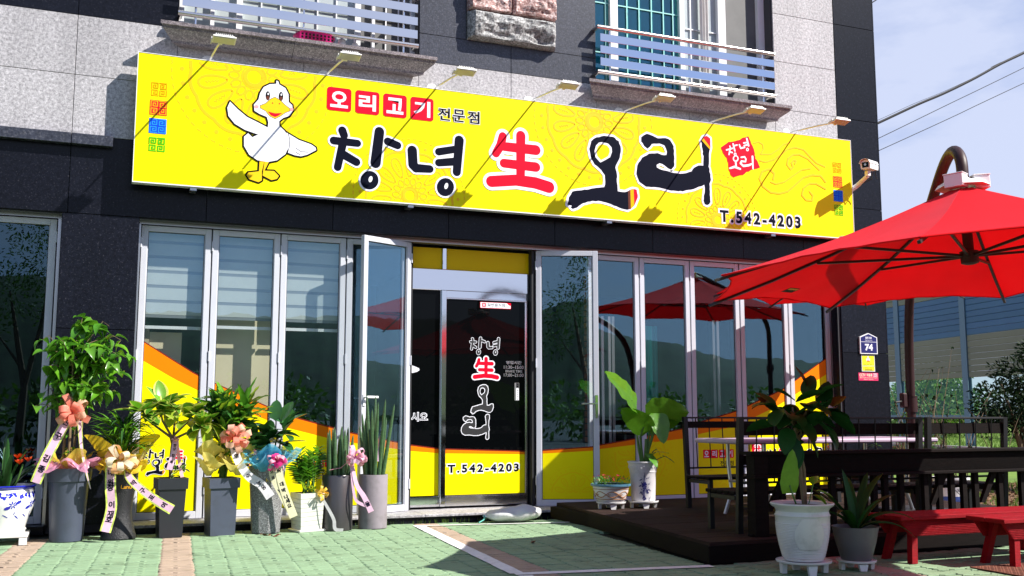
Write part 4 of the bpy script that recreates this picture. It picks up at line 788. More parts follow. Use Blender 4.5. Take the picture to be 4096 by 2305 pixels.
b = MB(); b.grid(lambda u, v: (6.02+.17*u, .42+.02*sin(u*22), .1+2.0*v), 22, 2); part('inner_curtain', b, MT['teal_cloth'], bld, True)
# ================================================================== signboard
SX0, SZ0, SW, SH = 0.257, 3.210, 8.393, 1.255
sign = thing('signboard', 'long yellow shop signboard with a white duck and big Korean lettering above the doors', 'sign', (SX0, -0.2, SZ0))
b = MB(); b.bbox(0.006, 0.0, 0.006, SW-.006, 0.085, SH-.006, .002); part('face', b, MT['yellow'], sign)
b = MB()
b.box(0, -.004, -.004, SW, .09, .0055); b.box(0, -.004, SH-.0055, SW, .09, SH); b.box(0, -.004, .0056, .0055, .09, SH-.0056); b.box(SW-.0055, -.004, .0056, SW, .09, SH-.0056)
part('frame', b, MT['frame_white'], sign)
b = MB()
for x in (0.55, 2.7, 5.0, 7.2):
    for z in (.25, 1.0): b.box(x-.02, .086, z-.02, x+.02, .2, z+.02)
    b.box(x-.03, .02, -.035, x+.03, .16, -.005); b.box(x-.05, .085, SH+.0005, x-.01, .2, SH+.018); part('bracket', b, MT['alu'], sign); b = MB()
MT['pattern'] = mat('amber_pattern_print', (0.88, 0.50, 0.0), 0.42, spec=0.3)
BOX = (.012, .012, SW-.012, SH-.012)
A = Art()
for c, r in (((1.08, 1.14), .78), ((2.683, .087), .60), ((4.814, 1.101), .74), ((6.412, .101), .55)): mandala(A, c, r, 'pattern', BOX, .013 if r > .7 else .010, 14)
for pts, r in SCROLL: A.strip(pts, r, 'pattern', 8)
A.make('flower_pattern', sign, front(0, -.001, 0))
SP = [(.94, .10), (.12, .10), (.12, .90), (.84, .90), (.84, .36), (.42, .36), (.42, .64), (.60, .64)]
def meander(x0, z0, x1, z1, base, line):
    A = Art(); 
    if base: A.poly([(x0, z0), (x1, z0), (x1, z1), (x0, z1)], base)
    w, h = (x1-x0)/2, (z1-z0)/2
    for fx, fz, sw in ((0, 0, 0), (1, 0, 1), (0, 1, 1), (1, 1, 0)):
        pts = []
        for a, c in SP:
            if sw: a, c = c, a
            a = a if not fx else 1-a; c = c if not fz else 1-c
            pts.append((x0+w*(fx+a*.94+.03), z0+h*(fz+c*.94+.03)))
        for p, q in zip(pts, pts[1:]):
            r = w*(.05 if base else .062); A._lift()
            A.poly([(min(p[0], q[0])-r, min(p[1], q[1])-r), (max(p[0], q[0])+r, min(p[1], q[1])-r), (max(p[0], q[0])+r, max(p[1], q[1])+r), (min(p[0], q[0])-r, max(p[1], q[1])+r)], line)
    A.make('meander_square', sign, front(0, -.0030, 0))
for x0, x1, zs in ((.126, .281, ((.838, .981), (.658, .801), (.479, .623), (.301, .445))), (8.097, 8.238, ((.815, .957), (.635, .777), (.458, .599), (.279, .419)))):
    for (z0, z1), (bs, ln) in zip(zs, ((None, 'gold'), ('red', 'gold'), ('blue', 'lightblue'), (None, 'green'))): meander(x0, z0, x1, z1, bs, ln)
for nm, key in (('duck_picture', 'dk'), ('lettering', 'cn'), ('lettering', 'sh'), ('lettering', 'o'), ('lettering', 'ri'), ('stamp', 'st')):
    A = Art(); draw_sign_art(A, (key,), 1, 1, 0, 0); A.make(nm, sign, front(0, -.0036, 0))
A = Art()
for i, ch in enumerate('오리고기'):
    x0 = 1.802+i*.2917
    A.rrect(x0, .895, x0+.25, 1.137, .03, 'red'); A.text(ch, x0+.035, .93, x0+.215, 1.10, 'white_print', .035)
for i, ch in enumerate('전문점'):
    A.text(ch, 2.973+i*.165, .915, 3.118+i*.165, 1.062, 'white_print', .05)
    A.text(ch, 2.978+i*.165, .921, 3.113+i*.165, 1.056, 'ink', .022)
A.make('caption', sign, front(0, -.0036, 0))
A = Art(); A.text('T.542-4203', 6.415, .058, 7.605, .245, 'white_print', .10, 1.35); A.text('T.542-4203', 6.435, .078, 7.585, .225, 'ink', .045, 1.35)
A.make('telephone_number', sign, front(0, -.0036, 0))

# ================================================================== spotlights over the sign
MT['lampwhite'] = mat('white_enamel', (0.78, 0.77, 0.74), 0.35)
MT['lampglass'] = mat('lamp_glass', (0.55, 0.55, 0.55), 0.1)
def spot():
    t = thing('sign_spotlight', '', 'spotlight', (0, 0, 0))
    b = MB(); b.lathe([(0, -.03), (.02, -.03), (.03, -.02), (.062, -.008), (.065, 0.0)], 20)
    me = b.mesh('wall_plate', MT['lampwhite'], True); me.transform(Matrix.Rotation(radians(90), 4, 'X') @ Matrix.Scale(-1, 4, (0, 0, 1))); me.flip_normals() if hasattr(me, 'flip_normals') else None
    link('wall_plate', me, t)
    b = MB(); b.tube([(.01, -.01, 0), (.014, -.2, -.012), (.022, -.60, -.05), (.03, -.86, -.085)], .0095, 8); part('arm', b, MT['lampwhite'], t, True)
    h = MB(); rot = Matrix.Rotation(radians(-14), 3, 'X')
    o_ = Vector((.05, -.94, -.085))
    HM = Matrix.Translation(o_) @ rot.to_4x4() @ Matrix.Scale(.82, 4)
    def q(x0, y0, z0, x1, y1, z1, bb=.003): h.bbox(x0, y0, z0, x1, y1, z1, bb, 0, HM)
    q(-.125, -.07, -.022, .125, .07, -.004); q(-.105, -.055, -.004, .105, .055, .014)
    hd = part('lamp_head', h, MT['lampwhite'], t)
    f = MB()
    for i in range(9): f.box(-.09+i*.0215, -.05, .0145, -.09+i*.0215+.006, .05, .034, 0, HM)
    part('cooling_fin', f, MT['lampwhite'], hd)
    g = MB(); g.box(-.11, -.058, -.026, .11, .058, -.0225, 0, HM); part('lens', g, MT['lampglass'], hd)
    k = MB(); k.bbox(-.135, .0, -.02, -.127, .10, .016, .002, 0, HM); k.bbox(-.05, .071, -.02, -.01, .10, .006, .002, 0, HM); part('yoke', k, MT['lampwhite'], hd)
    c = MB(); c.tube([tuple(HM @ Vector(p)) for p in ((-.02, .02, .035), (.0, .0, .05), (.03, -.01, .048), (.06, .0, .036))], .004, 6); part('cable', c, MT['rubber'], hd, True)
    return t
LAMPX = [0.911, 2.064, 3.224, 4.352, 5.49, 6.651, 7.825]
LBL = ['white spotlight above the duck end of the sign, first from the left corner', 'white spotlight on the wall above the duck picture’s right wing', 'white spotlight above the small red caption squares of the sign',
       'white spotlight above the red Chinese character of the sign', 'white spotlight below the left end of the right-hand window sill', 'white spotlight under the middle of the right-hand window sill', 'white spotlight nearest the dark corner pilaster and security camera']
sp0 = spot()
for i, x in enumerate(LAMPX):
    o = sp0 if i == 0 else copy_tree(sp0)
    o.location = (x, 0, 4.515); o['label'] = LBL[i]; o['group'] = 'spotlights along the top of the sign'

# ================================================================== security camera
cc = thing('security_camera', 'white bullet security camera on a bracket at the right end of the sign', 'camera', (8.72, 0, 3.86))
b = MB(); b.bbox(-.04, -.02, -.10, .04, -.001, .06, .003); b.tube([(0, -.02, -.02), (-.01, -.22, .03), (-.04, -.44, .10)], [.035, .030, .024], 8); br = part('bracket', b, MT['white'], cc, True)
A = Art(); A.text('SAMSUNG', 0, 0, .13, .016, 'ink', .02); A.make('lettering', br, Matrix.Translation((-.038, -.06, -.018)) @ Matrix.Rotation(radians(0), 4, 'Z') @ Matrix(((-.10, 0, -1, 0), (-1, 0, .10, 0), (.28, 1, 0, 0), (0, 0, 0, 1))))
b = MB(); b.bbox(-.065, -.475, .095, -.015, -.42, .16, .004); part('swivel', b, MT['white'], cc)
ax = Vector((-.86, -.5, -.09)).normalized(); M_c = Matrix.Translation((-.02, -.46, .225)) @ ax.to_track_quat('X', 'Z').to_matrix().to_4x4()
prof = [(-.055, -.05), (.055, -.05), (.06, -.02), (.06, .01), (.045, .045), (.02, .058), (-.02, .058), (-.045, .045), (-.06, .01), (-.06, -.02)]
b = MB(); n_ = len(prof)
b.add([M_c @ Vector((x, p, q)) for x in (-.15, .15) for p, q in prof], [tuple(range(n_-1, -1, -1)), tuple(range(n_, 2*n_))]+[(i, (i+1) % n_, (i+1) % n_+n_, i+n_) for i in range(n_)])
hs = part('housing', b, MT['lampwhite'], cc, smooth=35)
b = MB(); b.add([M_c @ Vector((x, p*s, q*s+.004)) for x, s in ((-.15, 1.06), (.185, 1.06)) for p, q in prof[3:9]]+[M_c @ Vector((x, p*s, q*s+.004)) for x, s in ((-.15, 1.12), (.185, 1.12)) for p, q in prof[3:9]],
    [(i, i+1, i+7, i+6) for i in range(5)]+[(i+12, i+13, i+19, i+18) for i in range(5)]+[(i+6, i+7, i+19, i+18) for i in range(5)]+[(i, i+1, i+13, i+12) for i in range(5)]+[(0, 6, 18, 12), (5, 11, 23, 17)]); part('sun_shield', b, MT['lampwhite'], cc, smooth=35)
b = MB(); b.bbox(.1505, -.040, -.034, .156, .040, .030, .003, 0, M_c); ln = part('lens_window', b, MT['door_glass'], cc)
b = MB(); b.tube([M_c @ Vector((.1565, 0, 0)), M_c @ Vector((.159, 0, 0))], .014, 14); part('lens', b, MT['alu'], ln, True)
b = MB(); b.tube([(.07, -.42, .16), (.06, -.40, .08), (.02, -.30, .05), (-.01, -.15, .0), (0, -.02, -.06)], .006, 6); b.tube([(.10, -.42, .19), (.13, -.40, .12), (.15, -.40, .09)], .006, 6); part('cable', b, MT['rubber'], cc, True)

# ================================================================== plates on the corner pier
pl = thing('address_plate', 'navy house number plate reading 74 on the dark granite pier', 'plate', (8.957, -.001, 1.935))
pent = [(-.135, -.125), (.135, -.125), (.135, .085), (0, .135), (-.135, .085)]
b = MB(); b.prism(pent, -.022, 0); pp = part('rim', b, MT['frame_white'], pl)
A = Art(); A.poly([(x*.92, z*.92) for x, z in pent], 'navy'); A.poly([(-.122, .022), (.122, .022), (.122, .027), (-.122, .027)], 'white_print')
A.text('74', -.062, -.085, .062, .0, 'white_print', .045); A.text('웅천서로', -.05, .060, .05, .090, 'white_print', .03); A.text('Ungcheonseo-ro', -.055, .036, .055, .052, 'white_print', .0); A.make('face', pl, front(0, -.0225, 0))
pl = thing('disinfection_notice', 'yellow sticker notice with small print below the number plate', 'notice', (8.952, -.001, 1.695))
b = MB(); b.box(-.103, -.004, -.103, .103, 0, .103); part('sheet', b, MT['white_print'], pl)
MT['lime'] = mat('lime_yellow_print', (0.75, 0.80, 0.01), 0.45)
A = Art(); A.rrect(-.096, -.096, .096, .096, .01, 'ink'); A.rrect(-.094, -.094, .094, .094, .009, 'lime')
A.poly([(-.025, .022), (.025, .022), (.032, .055), (.014, .06), (.01, .085), (-.01, .085), (-.014, .06), (-.032, .055)], 'white_print'); A.poly([(-.025, .02), (.025, .02), (.022, .032), (-.022, .032)], 'red')
for i in range(4): A.poly([(-.024+i*.001, .038+i*.011), (.024-i*.001, .038+i*.011), (.024, .041+i*.011), (-.024, .041+i*.011)], 'red')
A.text('본건물은 위생관리 건물입니다', -.08, -.022, .08, -.010, 'ink'); A.text('건물관리/특수청소/소독,방역', -.088, -.042, .088, -.028, 'blue', .01); A.text('055)551-0929', -.062, -.060, .062, -.048, 'orange', .02); A.text('010-8526-0403', -.062, -.076, .062, -.064, 'orange', .02); A.rrect(-.062, -.088, .062, -.080, .002, 'ink')
A.make('print', pl, front(0, -.0045, 0))
pl = thing('camera_notice', 'small magenta CCTV notice plate on the dark granite pier', 'notice', (8.947, -.001, 1.527))
b = MB(); b.box(-.153, -.004, -.048, .153, 0, .048); part('sheet', b, MT['magenta'], pl)
A = Art(); A.text('CCTV', -.14, .002, -.045, .038, 'cream_text', .03); A.text('작동중', -.03, .002, .06, .038, 'cream_text', .03); A.outline([(.075, .004), (.137, .004), (.137, .038), (.075, .038)], .0025, 'white_print'); A.outline([(.09, .012), (.118, .012), (.118, .030), (.09, .030)], .003, 'white_print'); A.poly([(.121, .018), (.128, .014), (.128, .03), (.121, .026)], 'white_print')
A.text('불법스티커 및 전단지 부착금지', -.135, -.020, .135, -.006, 'cream_text', .01); A.text('(훼손시 고발조치)', -.075, -.040, .075, -.026, 'cream_text', .01); A.make('print', pl, front(0, -.0045, 0))

# ================================================================== laundry basket and bottles on the left sill
MT['hotpink'] = mat('hot_pink_plastic', (0.80, 0.02, 0.25), 0.4, trans=0.3)
bk = thing('laundry_basket', 'hot pink plastic basket on the left upstairs window sill', 'basket', (1.95, -.02, 4.80))
b = MB(); b.lathe([(.13, 0), (.135, .01), (.165, .10), (.17, .105), (.165, .108)], 28, shape=lambda g: 1.0+.25*abs(cos(g))); part('body', b, MT['hotpink'], bk, True)
b = MB()
for k in range(9):
    for r in range(2): b.box(-.16+k*.038, -.168-.006*r, .03+r*.03, -.14+k*.038, -.160-.006*r, .05+r*.03)
part('slot', b, MT['black'], bk)
for x, m, lab in ((2.235, 'white', 'white detergent bottle beside the pink basket on the sill'), (2.375, 'frame_white', 'smaller bottle with blue label right of the detergent bottle')):
    bt = thing('detergent_bottle', lab, 'bottle', (x, -.03, 4.80), 0, 'bottles on the upstairs window sill')
    s = 1.0 if x < 2.3 else .8
    b = MB(); b.lathe([(.0, 0), (.04*s, 0), (.042*s, .08*s), (.036*s, .12*s), (.014*s, .135*s), (.014*s, .15*s)], 16); part('body', b, MT[m], bt, True)
    b = MB(); b.lathe([(.016*s, .15*s), (.016*s, .18*s), (0, .18*s)], 14); part('cap', b, MT['white'], bt, True)
    if s < 1:
        b = MB(); b.lathe([(.0425*s, .03*s), (.0428*s, .07*s)], 16); part('label', b, MT['lightblue'], bt, True)

# ================================================================== blinds hung behind the glass
MT['blind'] = mat('blind_fabric', (0.62, 0.66, 0.64), 0.8, trans=0.25, var=0.05)
MT['blind2'] = mat('sheer_blind_band', (0.30, 0.33, 0.36), 0.8, trans=0.3)
for i, (x0, x1, zb) in enumerate(((0.40, 1.01, 1.91), (1.05, 1.69, 1.93), (1.72, 2.36, 1.93))):
    t = thing('zebra_blind', ['striped zebra blind behind the first folding glass leaf', 'striped zebra blind behind the second folding glass leaf', 'striped zebra blind behind the third folding glass leaf'][i], 'blind', (x0, .27, 2.86), 0, 'zebra blinds in the shop front')
    z = 2.86
    k = 0
    while z-.145 > zb-.02:
        b = MB(); b.box(0, -.003, z-.115-2.86, x1-x0, 0.003, z-2.86); part('blind_slat', b, MT['blind'], t)
        b = MB(); b.box(0, -.001, z-.145-2.86, x1-x0, 0.001, z-.1155-2.86); part('sheer_band', b, MT['blind2'], t); z -= .145
    b = MB(); b.box(0, -.012, zb-.03-2.86, x1-x0, .012, zb-2.86); part('bottom_rail', b, MT['frame_white'], t)
# soju bottles inside
MT['bottle_green'] = mat('green_bottle_glass', (0.01, 0.10, 0.05), 0.08, spec=0.8)
for i, (x, y, lab) in enumerate(((6.80, .40, 'green glass bottle standing inside behind the window, left of the others'), (7.02, .55, 'green glass bottle inside the window, in the middle of three'), (7.10, .5, 'green glass bottle inside the window, farthest right of three'))):
    bt = thing('green_bottle', lab, 'bottle', (x, y, .82), 0, 'green bottles behind the glass')
    b = MB(); b.lathe([(0, 0), (.033, 0), (.033, .13), (.013, .19), (.012, .22)], 16); part('body', b, MT['bottle_green'], bt, True)
    b = MB(); b.lathe([(.014, .22), (.014, .232), (0, .232)], 12); part('cap', b, MT['alu'], bt, True)
tb = thing('inner_counter', 'dark counter inside the right-hand windows carrying the green bottles', 'counter', (6.9, .55, .06))
b = MB(); b.bbox(-1.2, -.22, .72, .9, .22, .76, .004); part('top', b, MT['dark_int'], tb); b = MB(); b.box(-1.15, -.18, 0, .85, .2, .719); part('front', b, MT['dark_int'], tb)
# ================================================================== ground, paving, deck
MT['earth'] = mat('asphalt_ground', (0.06, 0.062, 0.06), 0.95, var=0.2, vscale=2, bump=0.3)
b = MB(); b.add([(-400, -400, -.045), (400, -400, -.045), (400, 400, -.045), (-400, 400, -.045)], [(0, 1, 2, 3)]); struct('ground', b, MT['earth'])
MT['joint'] = mat('dirty_sand_joint', (0.012, 0.016, 0.008), 0.95, var=0.4, vscale=30)
MT['pav_green'] = mat('green_paver', (0.195, 0.292, 0.170), 0.8, var=0.13, vscale=2.2, rnd=0.10, world=True, grime=0.75, bump=0.35, bscale=220)
MT['pav_beige'] = mat('beige_paver', (0.345, 0.258, 0.19), 0.8, var=0.13, vscale=2.2, rnd=0.11, world=True, grime=0.75, bump=0.35, bscale=220)
MT['road_paint'] = mat('white_road_paint', (0.78, 0.78, 0.76), 0.7, var=0.14, vscale=18, grime=.35)
pv = MB(); pv.add([(-9, -14, -.022), (9.25, -14, -.022), (9.25, .1, -.022), (-9, .1, -.022)], [(0, 1, 2, 3)])
pav = struct('pavement', pv, MT['joint'])
PW, PD = 0.2305, 0.1155
def paver_outline(g=0.0062):
    j = [(0, 0), (.36, 0.01), (.43, .13), (.56, -.13), (.64, -.01)]        # wavy short joint (fractions of width, depth)
    bot = [(a*PW, c*PD) for a, c in j]
    sd = [(0, 0), (.085, .25), (-.02, .50), (.085, .75)]                     # zigzag side
    right = [(PW+a*PW, c*PD) for a, c in sd]; left = [(a*PW, c*PD) for a, c in sd]
    topj = [(a*PW, PD+c*PD) for a, c in j]
    poly = bot+right+[(PW, PD)]+topj[1:][::-1]+[(0, PD)]+left[1:][::-1]
    # inset
    n = len(poly); o = []
    for i in range(n):
        p = Vector(poly[i]); t = (Vector(poly[(i+1) % n])-Vector(poly[i-1])).normalized(); o.append(p+Vector((-t.y, t.x))*g)
    return o
def paver_mb(mb=None, M_=None):
    mb = mb or MB(); o = paver_outline(); i_ = paver_outline(.0100); n = len(o)
    c = Vector((PW/2, PD/2))
    vs = [(p.x-c.x, p.y-c.y, -.021) for p in o]+[(p.x-c.x, p.y-c.y, -.003) for p in o]+[(p.x-c.x, p.y-c.y, 0) for p in i_]
    if M_ is not None: vs = [M_ @ Vector(v) for v in vs]
    fs = []
    for r in (0, n):
        fs += [(r+i, r+(i+1) % n, r+n+(i+1) % n, r+n+i) for i in range(n)]
    fs.append(tuple(range(2*n, 3*n))); mb.add(vs, fs); return mb
pm_g = paver_mb().mesh('paver', MT['pav_green']); pm_b = paver_mb().mesh('paver', MT['pav_beige'])
ROT = Matrix.Rotation(radians(-4.2), 4, 'Z')
cells = []
for i in range(-22, 38):
    for j in range(-62, 4):
        off = (j+(0.5 if i % 2 else 0))*PD
        p = ROT @ Vector((0.575+(i+.5)*PW, off, 0)) + Vector((0.045, -.6, 0)) if True else None
        x, y = p.x, p.y
        if y > -.30 or y < -7.5 or x > 9.1 or x < -5: continue
        xe = 4.53-(-.31-y)*0.1146
        if x > xe-.02 and y > -3.83: continue
        beige = i % 10 == 0 or i == -5
        d = Vector((x, y+10.2)); fwd = x*sin(YAW)+(y+10.2)*cos(YAW); rgt = x*cos(YAW)-(y+10.2)*sin(YAW)
        if fwd < 2: inview = False
        else:
            u = 2048+4105.7*rgt/fwd; v = 1152.5+4105.7*(1.05/fwd+math.tan(PIT)*1.0)  # rough frame test
            inview = -120 < u < 4216 and v < 2400
        cells.append((not inview, fwd, x, y, beige))
cells.sort()
rest = [MB(), MB()]
for k, (o_, d, x, y, bg_) in enumerate(cells):
    h = random.uniform(-.004, .002); mw = Matrix.Translation((x, y, h)) @ ROT @ Matrix.Rotation(random.gauss(0, .013), 4, 'Z') @ Matrix.Rotation(random.gauss(0, .010), 4, 'X')
    if k < 300: link('paver', pm_b if bg_ else pm_g, pav, mw=mw)
    else: paver_mb(rest[1 if bg_ else 0], mw)
for q, m in zip(rest, ('pav_green', 'pav_beige')):
    o_ = part('paver', q, MT[m], pav); o_['kind'] = 'stuff'
# painted bay lines
def line(pts, w, z=.0042):
    b = MB()
    for (x0, y0), (x1, y1) in zip(pts, pts[1:]):
        d = Vector((x1-x0, y1-y0)); n = max(2, int(d.length/.12)); t = d.normalized(); nn = Vector((-t.y, t.x))*w/2
        vs = []
        for i in range(n+1):
            p = Vector((x0, y0))+d*i/n; jj = random.uniform(.92, 1.05)
            vs += [(*(p+nn*jj), z), (*(p-nn*jj), z)]
        b.add(vs, [(2*i, 2*i+1, 2*i+3, 2*i+2) for i in range(n)])
    return part('road_marking', b, MT['road_paint'], pav)
line([(2.955, -.60), (2.685, -3.70)], .11); line([(2.66, -3.72), (4.08, -3.90)], .095, .0045); line([(2.90, -.585), (4.49, -.86)], .05, .0048); line([(2.70, -3.8), (2.45, -6.5)], .095, .0046)

# wooden deck
MT['deck_wood'] = mat('weathered_dark_decking', (0.030, 0.017, 0.014), 0.85, spec=0.15, var=0.55, vscale=4, stretch=(1.2, 16, 16), rnd=0.22, bump=0.4, bscale=50)
MT['dark_timber'] = mat('dark_stained_timber', (0.006, 0.0035, 0.003), 0.75, spec=0.12, var=0.5, vscale=4, stretch=(1.5, 18, 18), rnd=0.15, bump=0.35, bscale=40)
deck = thing('timber_deck', 'low dark brown timber deck beside the entrance carrying the benches and table', 'deck', (4.3, -3.8, 0))
xl = lambda y: 4.53-(-.31-y)*0.1146
y = -3.80; k = 0
while y < -.33:
    y1 = min(y+.138, -.31); b = MB()
    xa0, xa1 = xl(y)-4.3, xl(y1)-4.3
    vs = [(xa0, y+3.8, .126), (8.46-4.3, y+3.8, .126), (8.46-4.3, y1+3.8-.005, .126), (xa1, y1+3.8-.005, .126)]
    vs += [(a, c, .150+random.uniform(-.001, .001)) for a, c, _ in vs]
    b.add(vs, [(3, 2, 1, 0), (4, 5, 6, 7), (0, 1, 5, 4), (1, 2, 6, 5), (2, 3, 7, 6), (3, 0, 4, 7)]); part('plank', b, MT['deck_wood'], deck); y += .138
b = MB(); b.box(0.12-4.3+4.3, .08, 0, 4.1, 3.4, .120); part('substructure', b, MT['dark_timber'], deck)
def skew_board(x0, y0, x1, y1, z0, z1, t=.02):
    d = Vector((x1-x0, y1-y0)).normalized(); nn = Vector((d.y, -d.x))*t
    b = MB(); P = [(x0, y0), (x1, y1), (x1+nn.x, y1+nn.y), (x0+nn.x, y0+nn.y)]
    b.add([(*p, z) for z in (z0, z1) for p in P], [(3, 2, 1, 0), (4, 5, 6, 7), (0, 1, 5, 4), (1, 2, 6, 5), (2, 3, 7, 6), (3, 0, 4, 7)]); part('fascia_board', b, MT['dark_timber'], deck)
skew_board(xl(-.31)-4.3, 3.49, xl(-3.8)-4.3, 0.0, 0.002, .1255, -.018)
skew_board(xl(-3.8)-4.3-.018, 0, 4.16, 0.0, 0.002, .1255, .018)

# timber railing along the front edge of the deck
rl = thing('deck_railing', 'dark timber railing with wide cap and square balusters along the deck front', 'railing', (4.6, -3.62, .15))
b = MB(); b.bbox(-.02, -.07, .602, 3.85, .075, .628, .004); part('cap', b, MT['dark_timber'], rl)
b = MB(); b.bbox(.02, -.03, .455, 3.80, -.005, .6015, .003); part('rail_board', b, MT['dark_timber'], rl)
b = MB()
for i in range(20): b.box(.02, -.0335, .458+i*.007, 3.80, -.0301, .4615+i*.007)
part('groove', b, MT['dark_timber'], rl)
b = MB(); b.bbox(.0, -.085, .430, 3.83, .02, .4545, .004); part('ledge', b, MT['dark_timber'], rl)
b = MB(); b.bbox(.015, -.06, .0, .135, .05, .6015, .004); part('post', b, MT['dark_timber'], rl)
bme = MB(); bme.bbox(-.025, -.02, .02, .025, .02, .4295, .003); bme = bme.mesh('baluster', MT['dark_timber'])
for x in (.30, .46, .62, .77, .92, 1.08, 1.18, 1.29, 1.45, 1.70, 1.85, 1.98, 2.11, 2.24, 2.51, 2.76, 3.0, 3.2, 3.4, 3.6): link('baluster', bme, rl, mw=Matrix.Translation((x, 0, 0)))
for x, s in ((.15, 1), (1.74, 1), (2.28, 1)):
    b = MB(); b.add([(x, -.018, .18), (x+.045, -.018, .18), (x+.20, -.018, .4295), (x+.14, -.018, .4295)]+[(x, .018, .18), (x+.045, .018, .18), (x+.20, .018, .4295), (x+.14, .018, .4295)], [(0, 1, 2, 3), (7, 6, 5, 4), (0, 1, 5, 4), (1, 2, 6, 5), (2, 3, 7, 6), (3, 0, 4, 7)]); part('brace', b, MT['dark_timber'], rl)
b = MB(); b.bbox(.0, -.03, 0.0, 3.83, .03, .018, .003); part('bottom_rail', b, MT['dark_timber'], rl)

# garden benches on the deck
MT['iron'] = mat('black_iron', (0.008, 0.008, 0.009), 0.5, spec=0.3)
def bench(name, label, L, loc, rz, low=True):
    t = thing(name, label, 'bench', loc, rz, 'wood and iron benches round the table')
    for x in (0, L-.045):
        b = MB(); b.add([(x, .0, 0), (x+.045, .0, 0), (x+.045, .04, 0), (x, .04, 0), (x, -.05, .885), (x+.045, -.05, .885), (x+.045, -.01, .885), (x, -.01, .885)], [(3, 2, 1, 0), (4, 5, 6, 7), (0, 1, 5, 4), (1, 2, 6, 5), (2, 3, 7, 6), (3, 0, 4, 7)]); part('leg', b, MT['iron'], t)
        b = MB(); b.bbox(x, .38, 0, x+.042, .42, .29, .002); part('leg', b, MT['iron'], t)
        b = MB(); b.bbox(x+.004, .045, .25, x+.038, .379, .285, .002); part('seat_bearer', b, MT['iron'], t)
    for i in range(5):
        b = MB(); b.bbox(-.01, .03+i*.082, .2905, L+.01, .03+i*.082+.074, .318, .004); part('seat_slat', b, MT['dark_timber'], t)
    b = MB(); b.bbox(.046, -.052, .868, L-.046, -.030, .885, .002); part('top_rail', b, MT['iron'], t)
    b = MB(); b.bbox(.046, -.03, .375, L-.046, -.008, .392, .002); part('bottom_rail', b, MT['iron'], t)
    rm = MB(); rm.add([], []); rm.tube([(0, -.02, .3925), (0, -.041, .8675)], .006, 6); rme = rm.mesh('back_rod', MT['iron'], True)
    n = int(L/.155)
    for i in range(1, n): link('back_rod', rme, t, mw=Matrix.Translation((i*L/n, 0, 0)))
    for z0, z1 in (((.745, .835), (.52, .593)) if low else ((.775, .84),)):
        b = MB(); b.bbox(.046, -.027, z0, L-.046, -.005, z1, .003); part('back_board', b, MT['dark_timber'], t)
    return t
bench('garden_bench', 'dark slatted bench against the windows on the far side of the table', 1.86, (5.45, -1.35, .15), radians(0), False)
for o_ in (bpy.data.objects['garden_bench'],):
    o_.rotation_euler.z = radians(180); o_.location = (5.45+1.86, -1.35, .15)
bench('garden_bench', 'longer dark bench with its back to the deck railing, nearest the entrance', 1.82, (4.62, -3.44, .15), 0)
bench('garden_bench', 'shorter dark bench with its back to the railing, right of the parasol post', .90, (6.49, -3.44, .15), 0)

# table
MT['lilac_top'] = mat('pale_lilac_plastic', (0.40, 0.31, 0.41), 0.5, var=.05)
MT['table_white'] = mat('white_plastic', (0.74, 0.73, 0.72), 0.45)
tb = thing('folding_table', 'pale lilac plastic table with bent tube legs standing on the deck between benches', 'table', (6.3, -2.3, .15))
b = MB(); b.bbox(-1.1, -.38, .650, 1.1, .38, .69, .012); part('tabletop', b, MT['lilac_top'], tb)
for x in (-.80, .80):
    for yy in (-.28, .28):
        b = MB(); b.tube([(x, yy, .6495), (x, yy, .45), (x-.03*(1 if x > 0 else -1), yy, .2), (x+.05*(1 if x < 0 else -1)*-1, yy, .0)], .017, 8); part('leg', b, MT['alu'], tb, True)
    b = MB(); b.tube([(x, -.27, .30), (x, .27, .30)], .012, 8); part('stretcher', b, MT['alu'], tb, True)

# red benches in front of the deck
MT['red_wood'] = mat('red_painted_wood', (0.26, 0.002, 0.007), 0.6, spec=0.15, grime=.5, var=0.3, vscale=5, stretch=(2, 20, 20), bump=0.5, bscale=40)
def red_bench(label, loc, L):
    t = thing('red_bench', label, 'bench', loc, 0, 'low red benches by the deck')
    for i in range(2):
        b = MB(); b.bbox(-.06, -.17+i*.172, .305, L+.06, -.17+i*.172+.168, .335, .004); part('seat_plank', b, MT['red_wood'], t)
    for yy in (-.135, .11):
        b = MB(); b.prism([(-.03, .3045), (L+.03, .3045), (L-.06, .19), (.06, .19)], yy, yy+.024, 'xz'); part('apron', b, MT['red_wood'], t)
        g = MB()
        for k in range(9): g.box(.05-.01*k*.9+.01, yy-.003, .196+k*.012, L-.06+.009*k, yy-.0002, .202+k*.012)
        part('groove', g, MT['red_wood'], t)
    for x, s in ((.10, -1), (L-.14, 1)):
        for yy, q in ((-.105, -1), (.06, 1)):
            b = MB(); P = [(x+s*.06, yy+q*.05), (x+.05+s*.06, yy+q*.05), (x+.05+s*.06, yy+q*.05+.05), (x+s*.06, yy+q*.05+.05)]
            b.add([(a, c, 0) for a, c in P]+[(x, yy, .304), (x+.05, yy, .304), (x+.05, yy+.05, .304), (x, yy+.05, .304)], [(3, 2, 1, 0), (4, 5, 6, 7), (0, 1, 5, 4), (1, 2, 6, 5), (2, 3, 7, 6), (3, 0, 4, 7)]); part('leg', b, MT['red_wood'], t)
    return t
red_bench('low red wooden bench close to the deck, partly hidden by the other red bench', (5.42, -4.19, 0), 1.5)
red_bench('low red wooden bench nearest the rusty plate, overlapping the other bench', (5.93, -4.62, 0), 1.4)
MT['rust'] = mat('rusty_steel', (0.16, 0.055, 0.03), 0.85, var=0.4, vscale=9, bump=0.5, bscale=120)
rp = thing('drain_plate', 'rusty chequered steel plate lying on the paving under the red bench', 'plate', (6.05, -4.86, 0))
